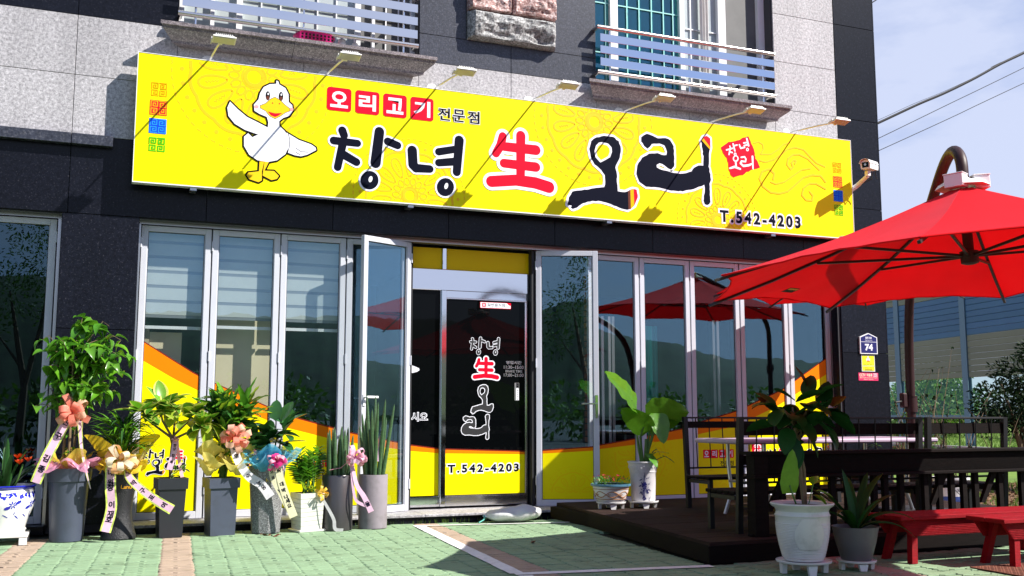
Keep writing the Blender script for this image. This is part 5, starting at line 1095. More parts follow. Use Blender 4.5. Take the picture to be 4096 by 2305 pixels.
b = MB(); b.bbox(-.36, -.22, .003, .50, .22, .009, .001, 0); part('plate', b, MT['rust'], rp)
b = MB()
for i in range(28):
    for j in range(14):
        a = .4 if (i+j) % 2 else -.4; b.cbox((-.34+i*.03, -.2+j*.03, .010), (.018, .005, .003), 0, Matrix.Rotation(a*2, 3, 'Z'))
stp = part('tread', b, MT['rust'], rp); stp['kind'] = 'stuff'

# sack lying at the step
MT['sack'] = mat('white_woven_sack', (0.58, 0.58, 0.58), 0.7, var=0.1, vscale=9, bump=0.6, bscale=45)
sk = thing('sandbag', 'white woven sack lying tied at the end on the paving before the step', 'sack', (3.93, -.56, 0.004), radians(-8))
def sfn(u, v):
    t = (u-.5)*2; a = 2*pi*v; wv = max(0.02, (1-abs(t)**3.2))**.6
    tie = .35+.65*min(1, max(0, (u-.02)/.10))
    x = t*.30; r_y = .155*wv*tie; r_z = .075*wv*tie
    n = mnoise.noise(Vector((t*2.5, cos(a)*1.5, sin(a)*1.5)))*.018
    z = .076+(r_z+n)*sin(a); z = max(0, z) if sin(a) < 0 else z
    return (x, (r_y+n)*cos(a), z*(.75+.45*u))
b = MB(); b.grid(sfn, 30, 24); part('body', b, MT['sack'], sk, 60)
MT['teal_string'] = mat('teal_string', (0.10, 0.42, 0.36), 0.7)
b = MB(); b.tube([(-.285, .0, .065), (-.275, .03, .055), (-.275, 0, .03), (-.275, -.03, .05), (-.285, 0, .066), (-.30, -.06, .03), (-.36, -.10, .006)], .006, 6); part('tie_string', b, MT['teal_string'], sk, True)
A = Art(); A.poly([(-.05, 0), (.02, .03), (.06, -.01), (0, -.03)], 'lightblue')
# fallen leaves
MT['dead_leaf'] = mat('dead_leaf', (0.20, 0.06, 0.025), 0.7, rnd=.2)
for i, (x, y, lab) in enumerate(((1.47, -.86, 'curled brown fallen leaf on the green paving before the granite pot'), (3.45, -2.2, 'brown fallen leaf on the paving at the edge of the parasol shade'), (1.55, -.93, 'smaller brown leaf lying next to the curled fallen leaf'))):
    b = MB(); b.grid(lambda u, v: ((u-.5)*.09, (v-.5)*.04*sin(pi*min(max(u, .05), .95)), .006+.012*sin(u*5+v*2)), 6, 3); o_ = struct('fallen_leaf', b, MT['dead_leaf'], True, 'thing'); o_.location = (x, y, .004); o_.rotation_euler.z = i*1.3; tag(o_, lab, 'leaf', 'brown leaves on the paving', 'thing')
# ================================================================== parasols
MT['canopy'] = mat('red_canvas', (0.74, 0.003, 0.005), 0.85, spec=0.08, trans=0.30, sheen=0.35, sheen_tint=(1.0, 0.22, 0.32), bump=0.25, bscale=420, var=0.10, vscale=1.6)
MT['um_post'] = mat('maroon_steel', (0.028, 0.006, 0.006), 0.5, spec=0.35)
MT['um_iron'] = mat('brown_black_rib', (0.010, 0.007, 0.006), 0.5)
MT['um_white'] = mat('white_plastic_cap', (0.78, 0.76, 0.75), 0.45)
def parasol(label, centre, R, rim, apex, hub, tilt, rot0, post_path):
    t = thing('cantilever_parasol', label, 'parasol', (post_path[0][0], post_path[0][1], post_path[0][2]))
    O = Vector(post_path[0]); n = Vector((tilt[0], tilt[1], 1)).normalized(); a = Vector((0, 1, 0)).cross(n).normalized(); c_ = n.cross(a)
    C0 = Vector((centre[0], centre[1], rim))-O
    ang = [rot0+radians(22.5+45*k) for k in range(8)]
    rimp = [C0+a*R*cos(g)+c_*R*sin(g) for g in ang]; top = C0+n*(apex-rim)
    def canopy_pt(k, s, u):
        """panel k, s across (0..1), u from apex (0) to rim (1)"""
        p = rimp[k].lerp(rimp[(k+1) % 8], s)
        mid = 1-(2*s-1)**2
        q = top.lerp(p, u*(1-.055*mid*u*u))
        wr = .012*mnoise.noise(Vector((k*3.1+s*2.2, u*5.0, k)))*u*mid+.004*sin(s*pi*9+k)*u*u*mid
        return q+n*(-.045*sin(pi*u)-.05*mid*u*(1-u)*1.5+wr)
    for k in range(8):
        b = MB(); b.grid(lambda u, v: canopy_pt(k, u, .05+.95*v), 18, 14); pn = part('canopy_panel', b, MT['canopy'], t, 'all')
        e = MB(); e.tube([canopy_pt(k, s/10, 1.0) for s in range(11)], .006, 5); part('hem', e, MT['canopy'], pn, True)
    hubp = C0+n*(hub-rim)
    for k in range(8):
        b = MB(); q0 = canopy_pt(k, 0, .05)-n*.02; pts = [canopy_pt(k, 0, u)-n*.022 for u in (.05, .25, .5, .75, 1.0)]; b.tube(pts+[pts[-1]+(pts[-1]-pts[-2]).normalized()*.05], .0135, 4); rb = part('rib', b, MT['um_iron'], t)
        b = MB(); b.tube([hubp+(canopy_pt(k, 0, .6)-hubp).normalized()*.05, canopy_pt(k, 0, .56)-n*.035], .0125, 4); part('strut', b, MT['um_iron'], rb)
    b = MB(); b.tube([hubp-n*.06, hubp-n*.05, hubp+n*.035, hubp+n*.04], [.03, .06, .065, .045], 14); part('hub', b, MT['um_iron'], t, 35)
    b = MB(); b.tube([hubp+n*.03, top-n*.02], .036, 12); part('runner', b, MT['um_post'], t, True)
    # white vent cap with two boxes
    b = MB(); b.tube([top-n*.02, top+n*.012, top+n*.026, top+n*.045], [.185, .16, .085, .056], 8); cp = part('cap', b, MT['um_white'], t, 30)
    for g, tl in ((radians(205), .0), (radians(-25), 0)):
        u_ = a*cos(g)+c_*sin(g); w_ = n.cross(u_)
        m_ = Matrix((u_, w_, n)).transposed().to_4x4(); m_.translation = top+u_*.12+n*.012
        b = MB(); b.bbox(-.055, -.065, -.05, .055, .065, .042, .004, 0, m_); part('cap_box', b, MT['um_white'], cp)
        b = MB(); b.bbox(-.060, -.070, .0425, .060, .070, .049, .002, 0, m_); part('cap_lid', b, MT['um_white'], cp)
    b = MB(); b.tube([Vector(p)-O for p in post_path], [.042]*len(post_path), 14); part('post', b, MT['um_post'], t, True)
    b = MB(); p2 = Vector(post_path[1])-O
    b.cyl(Vector((p2.x, p2.y, .93)), Vector((p2.x, p2.y, 1.075)), .058, n=16); b.cyl(Vector((p2.x, p2.y, 1.075)), Vector((p2.x, p2.y, 1.08)), .062, n=16); col = part('collar', b, MT['um_post'], t, 35)
    b = MB(); b.bbox(p2.x-.12, p2.y-.03, .97, p2.x-.059, p2.y+.03, 1.11, .012); cb = part('crank_box', b, MT['um_post'], col)
    b = MB(); b.tube([(p2.x-.12, p2.y-.01, 1.03), (p2.x-.20, p2.y-.02, 1.02), (p2.x-.205, p2.y-.02, 1.02)], .008, 6); part('crank_handle', b, MT['um_iron'], col, True)
    b = MB(); b.bbox(-.30, -.30, 0, .30, .30, .03, .006); part('base_plate', b, MT['um_iron'], t)
    return t, canopy_pt, O, n
PP = [(7.24, -2.51, .151), (7.24, -2.515, 1.1), (7.215, -2.55, 1.70), (7.13, -2.68, 2.15), (6.92, -2.98, 2.45), (6.54, -3.53, 2.69), (6.27, -3.925, 2.86), (6.10, -4.18, 2.965), (5.98, -4.36, 3.01), (5.87, -4.52, 3.005), (5.785, -4.645, 2.95), (5.735, -4.72, 2.86), (5.725, -4.735, 2.74)]
def smooth_path(P, n=4):
    P = [Vector(p) for p in P]; o = []
    for i in range(len(P)-1):
        p0, p1, p2, p3 = P[max(i-1, 0)], P[i], P[i+1], P[min(i+2, len(P)-1)]
        for k in range(n):
            t = k/n; o.append(.5*((2*p1)+(p2-p0)*t+(2*p0-5*p1+4*p2-p3)*t*t+(3*p1-p0-3*p2+p3)*t**3))
    return o+[P[-1]]
path = [PP[0], PP[1]]+[tuple(p) for p in smooth_path(PP[1:], 3)][1:]
ROT0 = .238
um1, cpt, O1, n1 = parasol('open red parasol on a curved maroon post over the deck', (5.746, -4.742), 1.917, 2.045, 2.694, 2.174, (-.032, .028), ROT0, path)
# sewn maker's label under the canopy
for k in range(8):
    pass
# second parasol of the same kind standing to the right, behind the first (seen in the windows, shades the table)
o2 = copy_tree(um1); o2.location = (9.45, -2.34, .95); o2.rotation_euler.z = radians(-81.2); o2.scale = (.78, .78, .78); o2['label'] = 'second red parasol over the table behind the first, mirrored in the windows'
pb = MB(); pb.cyl((0, 0, -1.19), (0, 0, .01), .05, n=12); part('post_foot', pb, MT['um_post'], o2, True); pb = MB(); pb.bbox(-.33, -.33, -1.215, .33, .33, -1.18, .008); part('base_plate', pb, MT['um_iron'], o2)
for ch in list(o2.children):
    if ch.name.startswith(('post.', 'base_plate.')) and ch.name not in ('post_foot',) and len(ch.data.vertices) > 0 and ch.data.users > 1: bpy.data.objects.remove(ch)
b = MB(); b.tube(smooth_path([(0, 0, 0), (0, 0, 1.2), (-.06, -.08, 1.9), (-.45, -.68, 2.28), (-1.0, -1.5, 2.48), (-1.32, -1.98, 2.58), (-1.46, -2.18, 2.60), (-1.515, -2.225, 2.55)], 5), .046, 12); part('post', b, MT['um_post'], o2, True)
# label sewn under the canopy
q = [cpt(1, s, u)-n1*.004 for s, u in ((.66, .84), (.56, .84), (.56, .90), (.66, .90))]
b = MB(); b.add(q, [(0, 1, 2, 3)]); lb = part('sewn_label', b, MT['black'], um1)
q2 = [q[0].lerp(q[1], a).lerp(q[3].lerp(q[2], a), c)-n1*.0015 for a, c in ((.08, .1), (.92, .1), (.92, .42), (.08, .42))]
b = MB(); b.add(q2, [(0, 1, 2, 3)]); part('print', b, MT['gold'], lb)

# ================================================================== plants
def leafmat(name, col, rough=0.35, trans=0.3, rnd=0.18, coat=0.15, spec=0.5): return mat(name, col, rough, spec=spec, trans=trans, rnd=rnd, var=0.12, vscale=25, coat=coat)
MT['leaf_bright'] = leafmat('bright_leaf', (0.14, 0.36, 0.02), .28, .40)
MT['leaf_mid'] = leafmat('mid_green_leaf', (0.085, 0.25, 0.020), .32, .32)
MT['leaf_deep'] = leafmat('deep_green_leaf', (0.030, 0.105, 0.024), .25, .18)
MT['leaf_lime'] = leafmat('lime_leaf', (0.34, 0.50, 0.03), .38, .42)
MT['leaf_margin'] = leafmat('yellow_leaf_margin', (0.55, 0.56, 0.12), .4, .35)
MT['leaf_pale'] = leafmat('cream_leaf', (0.55, 0.58, 0.36), .4, .3)
MT['leaf_shade'] = leafmat('dark_rubber_leaf', (0.008, 0.055, 0.008), .45, .06, coat=0.0, spec=0.18)
MT['leaf_red'] = leafmat('red_sheath', (0.35, 0.04, 0.03), .35, .2)
MT['succulent'] = mat('banded_spear_leaf', (0.055, 0.115, 0.045), 0.4, var=.35, vscale=3, stretch=(6, 6, 26))
MT['bark'] = mat('plant_stem', (0.16, 0.11, 0.06), .8, var=.3, vscale=20)
MT['stem_green'] = mat('green_stem', (0.07, 0.16, 0.03), .5, var=.2)
MT['soil'] = mat('potting_soil', (0.035, 0.024, 0.016), .95, bump=.6, bscale=70)
UPV = Vector((0, 0, 1))
def leaf_mesh(name, mats, L=.1, W=.05, pa=.75, pb=.85, fold=.15, droop=.3, nu=6, margin=False, wave=0.0, curl=0.0, seed=0):
    b = MB(); cols = [-1, 0, 1] if not margin else [-1, -.72, 0, .72, 1]
    n = len(cols)
    def P(u, c):
        w = W/2*max(.0, sin(pi*min(max(u, 0), 1)**pa))**pb
        a = droop*u*1.2; x = L*(u-(droop*droop)*.25*u*u*u); z = -L*droop*.55*u*u
        zz = abs(c)*w*fold*2*(1-curl*u)+wave*W*sin(u*17+c*2+seed)*abs(c)
        return (x, c*w, z+zz)
    vs = [P(i/nu, c) for i in range(nu+1) for c in cols]; fs = []; ms = []
    for i in range(nu):
        for j in range(n-1):
            fs.append((i*n+j, (i+1)*n+j, (i+1)*n+j+1, i*n+j+1)); ms.append(1 if margin and j in (0, n-2) else 0)
    b.v = vs; b.f = fs; b.m = ms
    me = b.mesh(name, mats, 'all', fix=False); return me
def orient(p, d, s=1.0, roll=0.0):
    d = Vector(d).normalized(); z = UPV-d*UPV.dot(d)
    if z.length < .05: z = Vector((0, -1, 0))-d*(-d.y)
    z.normalize(); y = z.cross(d); m = Matrix((d, y, z)).transposed().to_4x4()
    if roll: m = m @ Matrix.Rotation(roll, 4, 'X')
    m = m @ Matrix.Scale(s, 4); m.translation = Vector(p); return m
LS = [1.0]
def put_leaf(mesh, t, p, d, s=1.0, roll=0.0): return link('leaf', mesh, t, mw=orient(p, d, s*LS[0], roll))
def sph(az, el): return Vector((cos(el)*cos(az), cos(el)*sin(az), sin(el)))
R = random.Random(11); U = R.uniform

def pot_round(t, prof, m, n=36, mis=None, mats=None, smooth=35, shape=None, soil=None):
    b = MB(); b.lathe(prof, n, mis=mis, shape=shape); p = part('pot', b, mats or MT[m], t, smooth)
    if soil: s = MB(); s.lathe([(0, soil[1]), (soil[0], soil[1]-.004)], 20, shape=shape); part('soil', s, MT['soil'], t)
    return p
def square_shape(g, k=8):
    c, s = abs(cos(g+pi/4*0)), abs(sin(g)); return 1.0/((c**k+s**k)**(1/k))

def strip_path(P, half, axis_fn, mats, thick=None):
    pass
def ribbon(parent, pts, widths, side, m, edge=None, name='ribbon', text=None, tsize=.06, tmat='ink', tstart=.08, tend=.92, flip=False):
    """flat ribbon along pts (smoothed), 'side' = direction of its width"""
    P = smooth_path(pts, 5); n = len(P); b = MB(); vs = []; fs = []; ms = []
    cols = [-1, 1] if not edge else [-1, -.7, .7, 1]; nc = len(cols); fr = []
    for i, p in enumerate(P):
        u = i/(n-1); tng = (P[min(i+1, n-1)]-P[max(i-1, 0)]).normalized()
        sd = side(u) if callable(side) else Vector(side); sd = (sd-tng*sd.dot(tng)).normalized(); w = widths[0]+(widths[1]-widths[0])*u
        nrm = sd.cross(tng); 
        if nrm.y > 0: nrm = -nrm
        fr.append((p, tng, sd, nrm, w)); 
        for c in cols: vs.append(p+sd*c*w/2)
    for i in range(n-1):
        for j in range(nc-1):
            fs.append((i*nc+j, i*nc+j+1, (i+1)*nc+j+1, (i+1)*nc+j)); ms.append(1 if edge and j in (0, nc-2) else 0)
    b.v, b.f, b.m = vs, fs, ms
    r = link(name, b.mesh(name, [MT[m]]+([MT[edge]] if edge else []), 'all', fix=False), parent)
    if text:
        L = [0]
        for i in range(1, n): L.append(L[-1]+(P[i]-P[i-1]).length)
        A = MB()
        for k, ch in enumerate(text):
            if ch == ' ': continue
            s = L[-1]*(tstart+(tend-tstart)*(k+.5)/len(text)); i = max(j for j in range(n) if L[j] <= s)
            p, tng, sd, nrm, w = fr[i]; dn = tng; rg = sd if sd.dot(Vector((1, 0, 0))) > 0 else -sd
            vs2, fs2 = glyphs(ch, .03)
            xa = min(v[0] for v in vs2); xb = max(v[0] for v in vs2); ya = min(v[1] for v in vs2); yb = max(v[1] for v in vs2)
            A.add([p+rg*((v[0]-(xa+xb)/2)*tsize)-dn*((v[1]-(ya+yb)/2)*tsize)+nrm*.0022 for v in vs2], fs2)
        link('lettering', A.mesh('lettering', MT[tmat], fix=False), r)
    return r
def bow(parent, c, s, m, n=9, facing=(0, -1, .1), mats2=None, name='bow'):
    """ribbon bow made of loops round a knot"""
    f = Vector(facing).normalized(); a = f.cross(UPV).normalized(); u = a.cross(f); rr = random.Random(int(s*1000)+n)
    b = MB(); mis = 0
    for k in range(n):
        g = 2*pi*k/n+rr.uniform(-.3, .3); lift = rr.choice((.05, .3, .9, 1.4)); d = (a*cos(g)+u*sin(g)*.8+f*lift).normalized(); sd = Matrix.Rotation(rr.uniform(-1.2, 1.2), 3, d) @ d.cross(f).normalized(); w = s*.34; q = d.cross(sd)
        def fn(uu, vv, d=d, sd=sd, q=q, w=w, ln=s*rr.uniform(.8, 1.05)):
            t = 2*pi*uu; x = ln*.5*(1-cos(t)); y = ln*.30*sin(t)*(.5+.5*(1-cos(t))/2)
            return Vector(c)+d*x+q*y+sd*((vv-.5)*w*(.5+.5*(1-cos(t))/2))
        b.grid(fn, 14, 2, mi=(k % 2 if mats2 else 0))
    b.tube([Vector(c)-a*s*.08, Vector(c)+f*s*.12, Vector(c)+a*s*.08], [s*.09, s*.14, s*.09], 8)
    return part(name, b, [MT[m]]+([MT[mats2]] if mats2 else []), parent, 'all')
def organza(parent, c, r0, r1, h, m, folds=9, seed=0, z0=0.0, dro=.3, name='wrap', arc=(0, 2*pi)):
    """ruffled fabric collar opening upwards and outwards"""
    def fn(u, v):
        g = arc[0]+(arc[1]-arc[0])*u; k = 1+.28*v*sin(folds*g+seed)+.12*v*sin(2.3*folds*g+seed*2)
        r = r0+(r1-r0)*v**.8*k; z = z0+h*v*(1+.35*sin(folds*.5*g+seed*1.3))-dro*h*v*v*v
        return (c[0]+r*cos(g), c[1]+r*sin(g), c[2]+z)
    b = MB(); b.grid(fn, folds*8, 7); return part(name, b, MT[m], parent, 'all')
def fabric(name, col, alpha=1.0, trans=.4, rough=.6, sh=.2): return mat(name, col, rough, trans=trans, alpha=alpha, var=.15, vscale=20, sheen=sh)
MT['wrap_yellow'] = fabric('yellow_wrapping', (0.80, 0.55, 0.02), .88); MT['wrap_lemon'] = fabric('lemon_wrapping', (0.85, 0.74, 0.20), .96)
MT['tulle_blue'] = fabric('blue_tulle', (0.10, 0.50, 0.72), .72); MT['mesh_pink'] = fabric('pink_tinsel_mesh', (0.80, 0.34, 0.52), .72, rough=.3); MT['mesh_gold'] = fabric('gold_tinsel_mesh', (0.80, 0.62, 0.06), .85, rough=.3)
MT['coral'] = fabric('coral_ribbon', (0.85, 0.25, 0.17), .95); MT['coral_pale'] = fabric('pale_coral_ribbon', (0.88, 0.55, 0.40), .95)
MT['print_ribbon'] = fabric('white_ribbon_with_print', (0.80, 0.74, 0.55), 1); MT['print_ribbon2'] = fabric('peach_ribbon', (0.85, 0.48, 0.22), 1)
MT['rib_pink'] = fabric('pink_satin_ribbon', (0.78, 0.50, 0.66), 1, .25, .35); MT['rib_white'] = fabric('white_satin_ribbon', (0.74, 0.72, 0.74), 1, .25, .35)
MT['rib_cream'] = fabric('cream_ribbon', (0.78, 0.74, 0.50), 1, .25, .4); MT['rib_edge'] = mat('rainbow_ribbon_edge', (0.45, 0.55, 0.10), .35, var=.8, vscale=18); MT['rib_gold'] = fabric('gold_ribbon', (0.75, 0.48, 0.05), 1, .2, .3)
MT['magenta_rib'] = fabric('magenta_ribbon', (0.80, 0.03, 0.28), 1); MT['blush'] = fabric('blush_ribbon', (0.85, 0.42, 0.52), .97)

POTY = -.60
# ---------- 1 porcelain pot with clivia on a white stand
MT['porcelain'] = mat('white_porcelain', (0.78, 0.78, 0.76), .12, coat=.5); MT['cobalt'] = mat('cobalt_glaze', (0.012, 0.02, 0.42), .15, coat=.5)
cx = -.63
st = thing('plant_stand', 'white square stand with short legs under the blue and white porcelain pot', 'plant stand', (cx, POTY, 0))
b = MB(); b.bbox(-.20, -.20, .062, .20, .20, .085, .005); part('top', b, MT['table_white'], st)
for x in (-1, 1):
    for yy in (-1, 1): b = MB(); b.bbox(x*.165-.03, yy*.165-.03, 0, x*.165+.03, yy*.165+.03, .0615, .004); part('leg', b, MT['table_white'], st)
t = thing('potted_clivia', 'blue and white porcelain pot with strap-leaved plant and orange flowers, far left', 'potted plant', (cx, POTY, .086), 0, 'gift plants along the shop front')
prof = [(0, .0), (.165, 0), (.175, .02), (.18, .03), (.170, .045), (.190, .12), (.228, .22), (.240, .28), (.228, .34), (.212, .362), (.235, .378), (.24, .386), (.232, .392), (.215, .385), (.20, .34)]
pp = pot_round(t, prof, 'porcelain', 48, mis=[0]*9+[1, 1, 1, 0, 0], mats=[MT['porcelain'], MT['cobalt']], soil=(.205, .355))
# painted glaze: bands, blossoms, sprigs wrapped on the body
def rad_at(z):
    for (r0, z0), (r1, z1) in zip(prof, prof[1:]):
        if z0 <= z <= z1 and z1 > z0: return r0+(r1-r0)*(z-z0)/(z1-z0)
    return .23
A = MB(); gl = random.Random(5)
def blob(az, z, rx, rz, rot=0):
    vs = []
    for k in range(8):
        g = 2*pi*k/8; dx = rx*cos(g)*cos(rot)-rz*sin(g)*sin(rot); dz = rx*cos(g)*sin(rot)+rz*sin(g)*cos(rot); zz = min(max(z+dz, .05), .36); r = rad_at(zz)+.0012+gl.uniform(0, .0004); vs.append((r*cos(az+dx/.23), r*sin(az+dx/.23), zz))
    A.add(vs, [tuple(range(8))])
for az in [radians(-170+i*26) for i in range(14)]:
    for k in range(9): blob(az+gl.uniform(-.2, .2), .325+gl.uniform(-.03, .012), gl.uniform(.008, .022), gl.uniform(.006, .012), gl.uniform(0, 3))
for az in [radians(-160+i*45) for i in range(8)]:
    zc = .24+.05*(1 if int(az*10) % 2 else -1)*0
    for k in range(7): g = 2*pi*k/7; blob(az+.02*cos(g)/.23, zc+.02*sin(g), .014, .005, g)
    blob(az+.19, zc+.02, .026, .013, .5); blob(az-.17, zc-.025, .026, .014, .3); blob(az+.1, zc-.07, .014, .004, 1.3); blob(az+.22, zc-.10, .028, .005, -.6); blob(az-.22, zc-.09, .03, .004, -.5)
part('glaze_painting', A, MT['cobalt'], pp)
straps = [leaf_mesh('leaf', [MT['leaf_deep']], L=.46, W=.052, pa=.55, pb=.45, fold=.25, droop=dr, nu=9, seed=i) for i, dr in enumerate((.25, .5, .8, 1.0))]
for i in range(13):
    az = U(0, 2*pi) if i > 5 else (0.1, -.5, 2.9, -2.4, -1.5, .6)[i]; el = radians(U(52, 86)); put_leaf(R.choice(straps), t, (.03*cos(az), .03*sin(az), .33), sph(az, el), U(.85, 1.15))
MT['orange_petal'] = mat('orange_petal', (0.75, 0.07, 0.006), .5, trans=.35, rnd=.15)
fb = MB(); fb.tube([(.06, -.03, .33), (.10, -.06, .45), (.13, -.08, .56)], .007, 6); part('flower_stalk', fb, MT['stem_green'], t, True)
pet = leaf_mesh('petal', [MT['orange_petal']], L=.055, W=.026, pa=.8, pb=.8, fold=.3, droop=-.3, nu=4)
for i in range(5):
    c = Vector((.13, -.08, .57))+Vector((U(-.05, .05), U(-.04, .04), U(-.01, .05)))
    for k in range(6): link('petal', pet, t, mw=orient(c, sph(k*pi/3+i, radians(35)), U(.8, 1.1)))

LS[0] = 1.15
# ---------- 2 tall grey pot, bushy happy tree, pink mesh, coral bow
MT['slate'] = mat('slate_plastic', (0.058, 0.069, 0.102), .45, var=.08, vscale=3, grime=.35)
cx = -.142
t = thing('potted_tree', 'tall slate round pot holding a bushy small-leaved tree with a coral bow', 'potted plant', (cx, POTY, 0), 0, 'gift plants along the shop front')
pot_round(t, [(0, 0), (.125, 0), (.131, .006), (.158, .49), (.159, .497), (.172, .50), (.180, .60), (.181, .608), (.173, .608), (.165, .56)], 'slate', 44, soil=(.165, .57))
b = MB(); tips = []
stems = [((-.05, 0), (-.07, .02)), ((.02, .03), (.03, .03)), (( .06, -.01), (.10, .0)), ((-.01, -.03), (-.02, -.04))]
for (x0, y0), (x1, y1) in stems:
    h = U(1.35, 1.75); b.tube([(x0, y0, .56), ((x0+x1)/2, (y0+y1)/2, .56+(h-.56)*.5), (x1, y1, h)], [.013, .010, .005], 7)
    for k in range(11):
        z = U(1.08, h); az = U(0, 2*pi); ln = U(.14, .33); p0 = Vector((x1*.9, y1*.9, z)); d = sph(az, radians(U(5, 45))); p1 = p0+d*ln+Vector((.04, 0, 0)); p2 = p1+d*.06-UPV*.03
        b.tube([p0, p1, p2], [.004, .003, .0015], 5); tips.append((p0, p1, p2))
for (x, z, dx) in ((.30, 1.62, 1), (.34, 1.74, 1), (.05, 1.93, .2), (.12, 1.9, .4), (-.25, 1.72, -1), (-.20, 1.45, -1), (.24, 1.86, .8), (-.22, 1.28, -1)):
    p0 = Vector((x*.35, U(-.05, .05), z-.18)); p1 = Vector((x*.85, U(-.12, .06), z)); p2 = Vector((x+.02*dx, p1.y, z-.04)); b.tube([p0, p1, p2], [.004, .003, .0015], 5); tips.append((p0, p1, p2))
part('stem', b, MT['bark'], t, True)
hl = [leaf_mesh('leaf', [MT[m]], L=.122, W=.064, pa=.58, pb=1.05, fold=.28, droop=dr, nu=5) for m in ('leaf_bright', 'leaf_mid') for dr in (.5, .9)]
for p0, p1, p2 in tips:
    for k in range(9):
        f = U(.2, 1.0); p = p0.lerp(p1, f) if f < .9 else p2; az = U(0, 2*pi); put_leaf(R.choice(hl), t, p, sph(az, radians(U(-55, 25))), U(.75, 1.25), U(-.5, .5))
for k in range(12):
    az = U(0, 2*pi); put_leaf(R.choice(hl), t, (U(-.05, .08), U(-.07, .02), U(.68, .95)), sph(az, radians(U(-50, 20))), U(.45, .7))
organza(t, (0, 0, .60), .10, .25, .15, 'mesh_pink', 11, 1.0, 0, .8); organza(t, (0, 0, .60), .06, .23, .10, 'mesh_pink', 13, 3.0, 0, .5); organza(t, (0, -.05, .60), .05, .17, .17, 'mesh_gold', 7, 2.0, 0, .3)
def bow_and(parent): pass
bw = bow(t, (.0, -.12, 1.07), .165, 'coral', 13, mats2='coral_pale')
ribbon(t, [(-.02, -.12, 1.05), (-.10, -.16, .88), (-.18, -.20, .70), (-.25, -.2, .50)], (.085, .085), (1, 0, .25), 'rib_pink', 'rib_edge', text='친구 김종', tsize=.062)
ribbon(t, [(.06, -.06, 1.0), (.08, -.10, .80), (.12, -.19, .62), (.17, -.21, .44)], (.04, .008), (1, 0, .1), 'rib_pink', 'rib_edge')

# ---------- 3 black moulded pot with fine palm-like leaves, yellow wrap
MT['black_pot'] = mat('black_cast_pot', (0.012, 0.012, 0.015), .5, bump=.7, bscale=120)
cx = .268
t = thing('potted_palm', 'black flared pot with narrow grassy leaves wrapped in yellow fabric', 'potted plant', (cx, POTY, 0), 0, 'gift plants along the shop front')
pot_round(t, [(0, 0), (.14, 0), (.146, .012), (.143, .03), (.132, .06), (.112, .13), (.102, .19), (.098, .235), (.104, .30), (.128, .46), (.148, .59), (.153, .60), (.153, .612), (.143, .612), (.135, .58)], 'black_pot', 40, soil=(.14, .585))
bl = [leaf_mesh('leaf', [MT[m]], L=.30, W=.024, pa=.6, pb=.8, fold=.3, droop=dr, nu=6) for m in ('leaf_mid', 'leaf_deep', 'leaf_bright') for dr in (.35, .75, 1.0)]
for k in range(170):
    az = U(0, 2*pi); r = U(0, .10); put_leaf(R.choice(bl), t, (r*cos(az), r*sin(az)*.8, U(.66, .98)), sph(az+U(-.5, .5), radians(U(8, 75))), U(.55, 1.0))
b = MB()
for k in range(14): az = U(0, 2*pi); b.tube([(.04*cos(az), .04*sin(az), .58), (.08*cos(az), .08*sin(az), U(.8, .98))], .004, 5)
part('stem', b, MT['stem_green'], t, True)
organza(t, (0, .02, .60), .12, .27, .24, 'wrap_yellow', 4, .6, 0, .15); organza(t, (0, -.05, .55), .12, .20, .16, 'wrap_yellow', 8, 2.2, 0, .6); organza(t, (0, -.08, .57), .08, .19, .13, 'wrap_yellow', 6, 4.2, 0, .2)
bow(t, (-.02, -.21, .665), .16, 'print_ribbon', 13, mats2='print_ribbon2')
ribbon(t, [(-.09, -.19, .63), (-.085, -.21, .45), (-.07, -.2, .27), (-.11, -.23, .085)], (.085, .09), (1, 0, 0), 'rib_pink', 'rib_edge', text='내원장 이재호', tsize=.060)
ribbon(t, [(.05, -.19, .63), (.06, -.22, .53), (.17, -.27, .42), (.29, -.29, .33), (.41, -.30, .255)], (.06, .085), lambda u: Vector((1-.75*u, 0, .05+.75*u)), 'rib_pink', 'rib_edge', text='대 박 구 표 여', tsize=.050)
A = Art(); A.text('Lanu', .0, 0, .085, .032, 'gold', .0); A.make('lettering', t, front(-.0, -.140, .43))

# ---------- 4 black square pot with variegated rubber plant
MT['dark_pot'] = mat('charcoal_pot', (0.018, 0.020, 0.026), .38, var=.1)
def square_pot(t, m, w0, w1, H, collar, cw):
    b = MB(); b.bbox(-w0/2, -w0/2, 0, w0/2, w0/2, H*.06, .003); P = []
    for z, w in ((0.002, w0), (H-collar, w1)): P += [(-w/2, -w/2, z), (w/2, -w/2, z), (w/2, w/2, z), (-w/2, w/2, z)]
    b.add(P, [(0, 1, 5, 4), (1, 2, 6, 5), (2, 3, 7, 6), (3, 0, 4, 7), (4, 5, 6, 7)])
    p = part('pot', b, MT[m], t)
    b = MB(); z0, z1 = H-collar, H; wo, wi = cw, cw-.03
    P = [(sx*w/2*(.985 if z == z0 else 1), sy*w/2*(.985 if z == z0 else 1), z) for z in (z0, z1) for w in (wo, wi) for sx, sy in ((-1, -1), (1, -1), (1, 1), (-1, 1))]
    f = []
    for i in range(4):
        j = (i+1) % 4; f += [(i, j, 8+j, 8+i), (8+i, 8+j, 12+j, 12+i), (12+i, 12+j, 4+j, 4+i), (4+i, 4+j, j, i)]
    b.add(P, f); part('pot_collar', b, MT[m], p)
    b = MB(); b.box(-wi/2, -wi/2, H-.05, wi/2, wi/2, H-.03); part('soil', b, MT['soil'], t)
cx = .680
t = thing('potted_rubber_plant', 'charcoal square pot with a yellow-edged rubber tree and white ribbon', 'potted plant', (cx, POTY, 0), radians(6), 'gift plants along the shop front')
square_pot(t, 'dark_pot', .19, .225, .508, .095, .255)
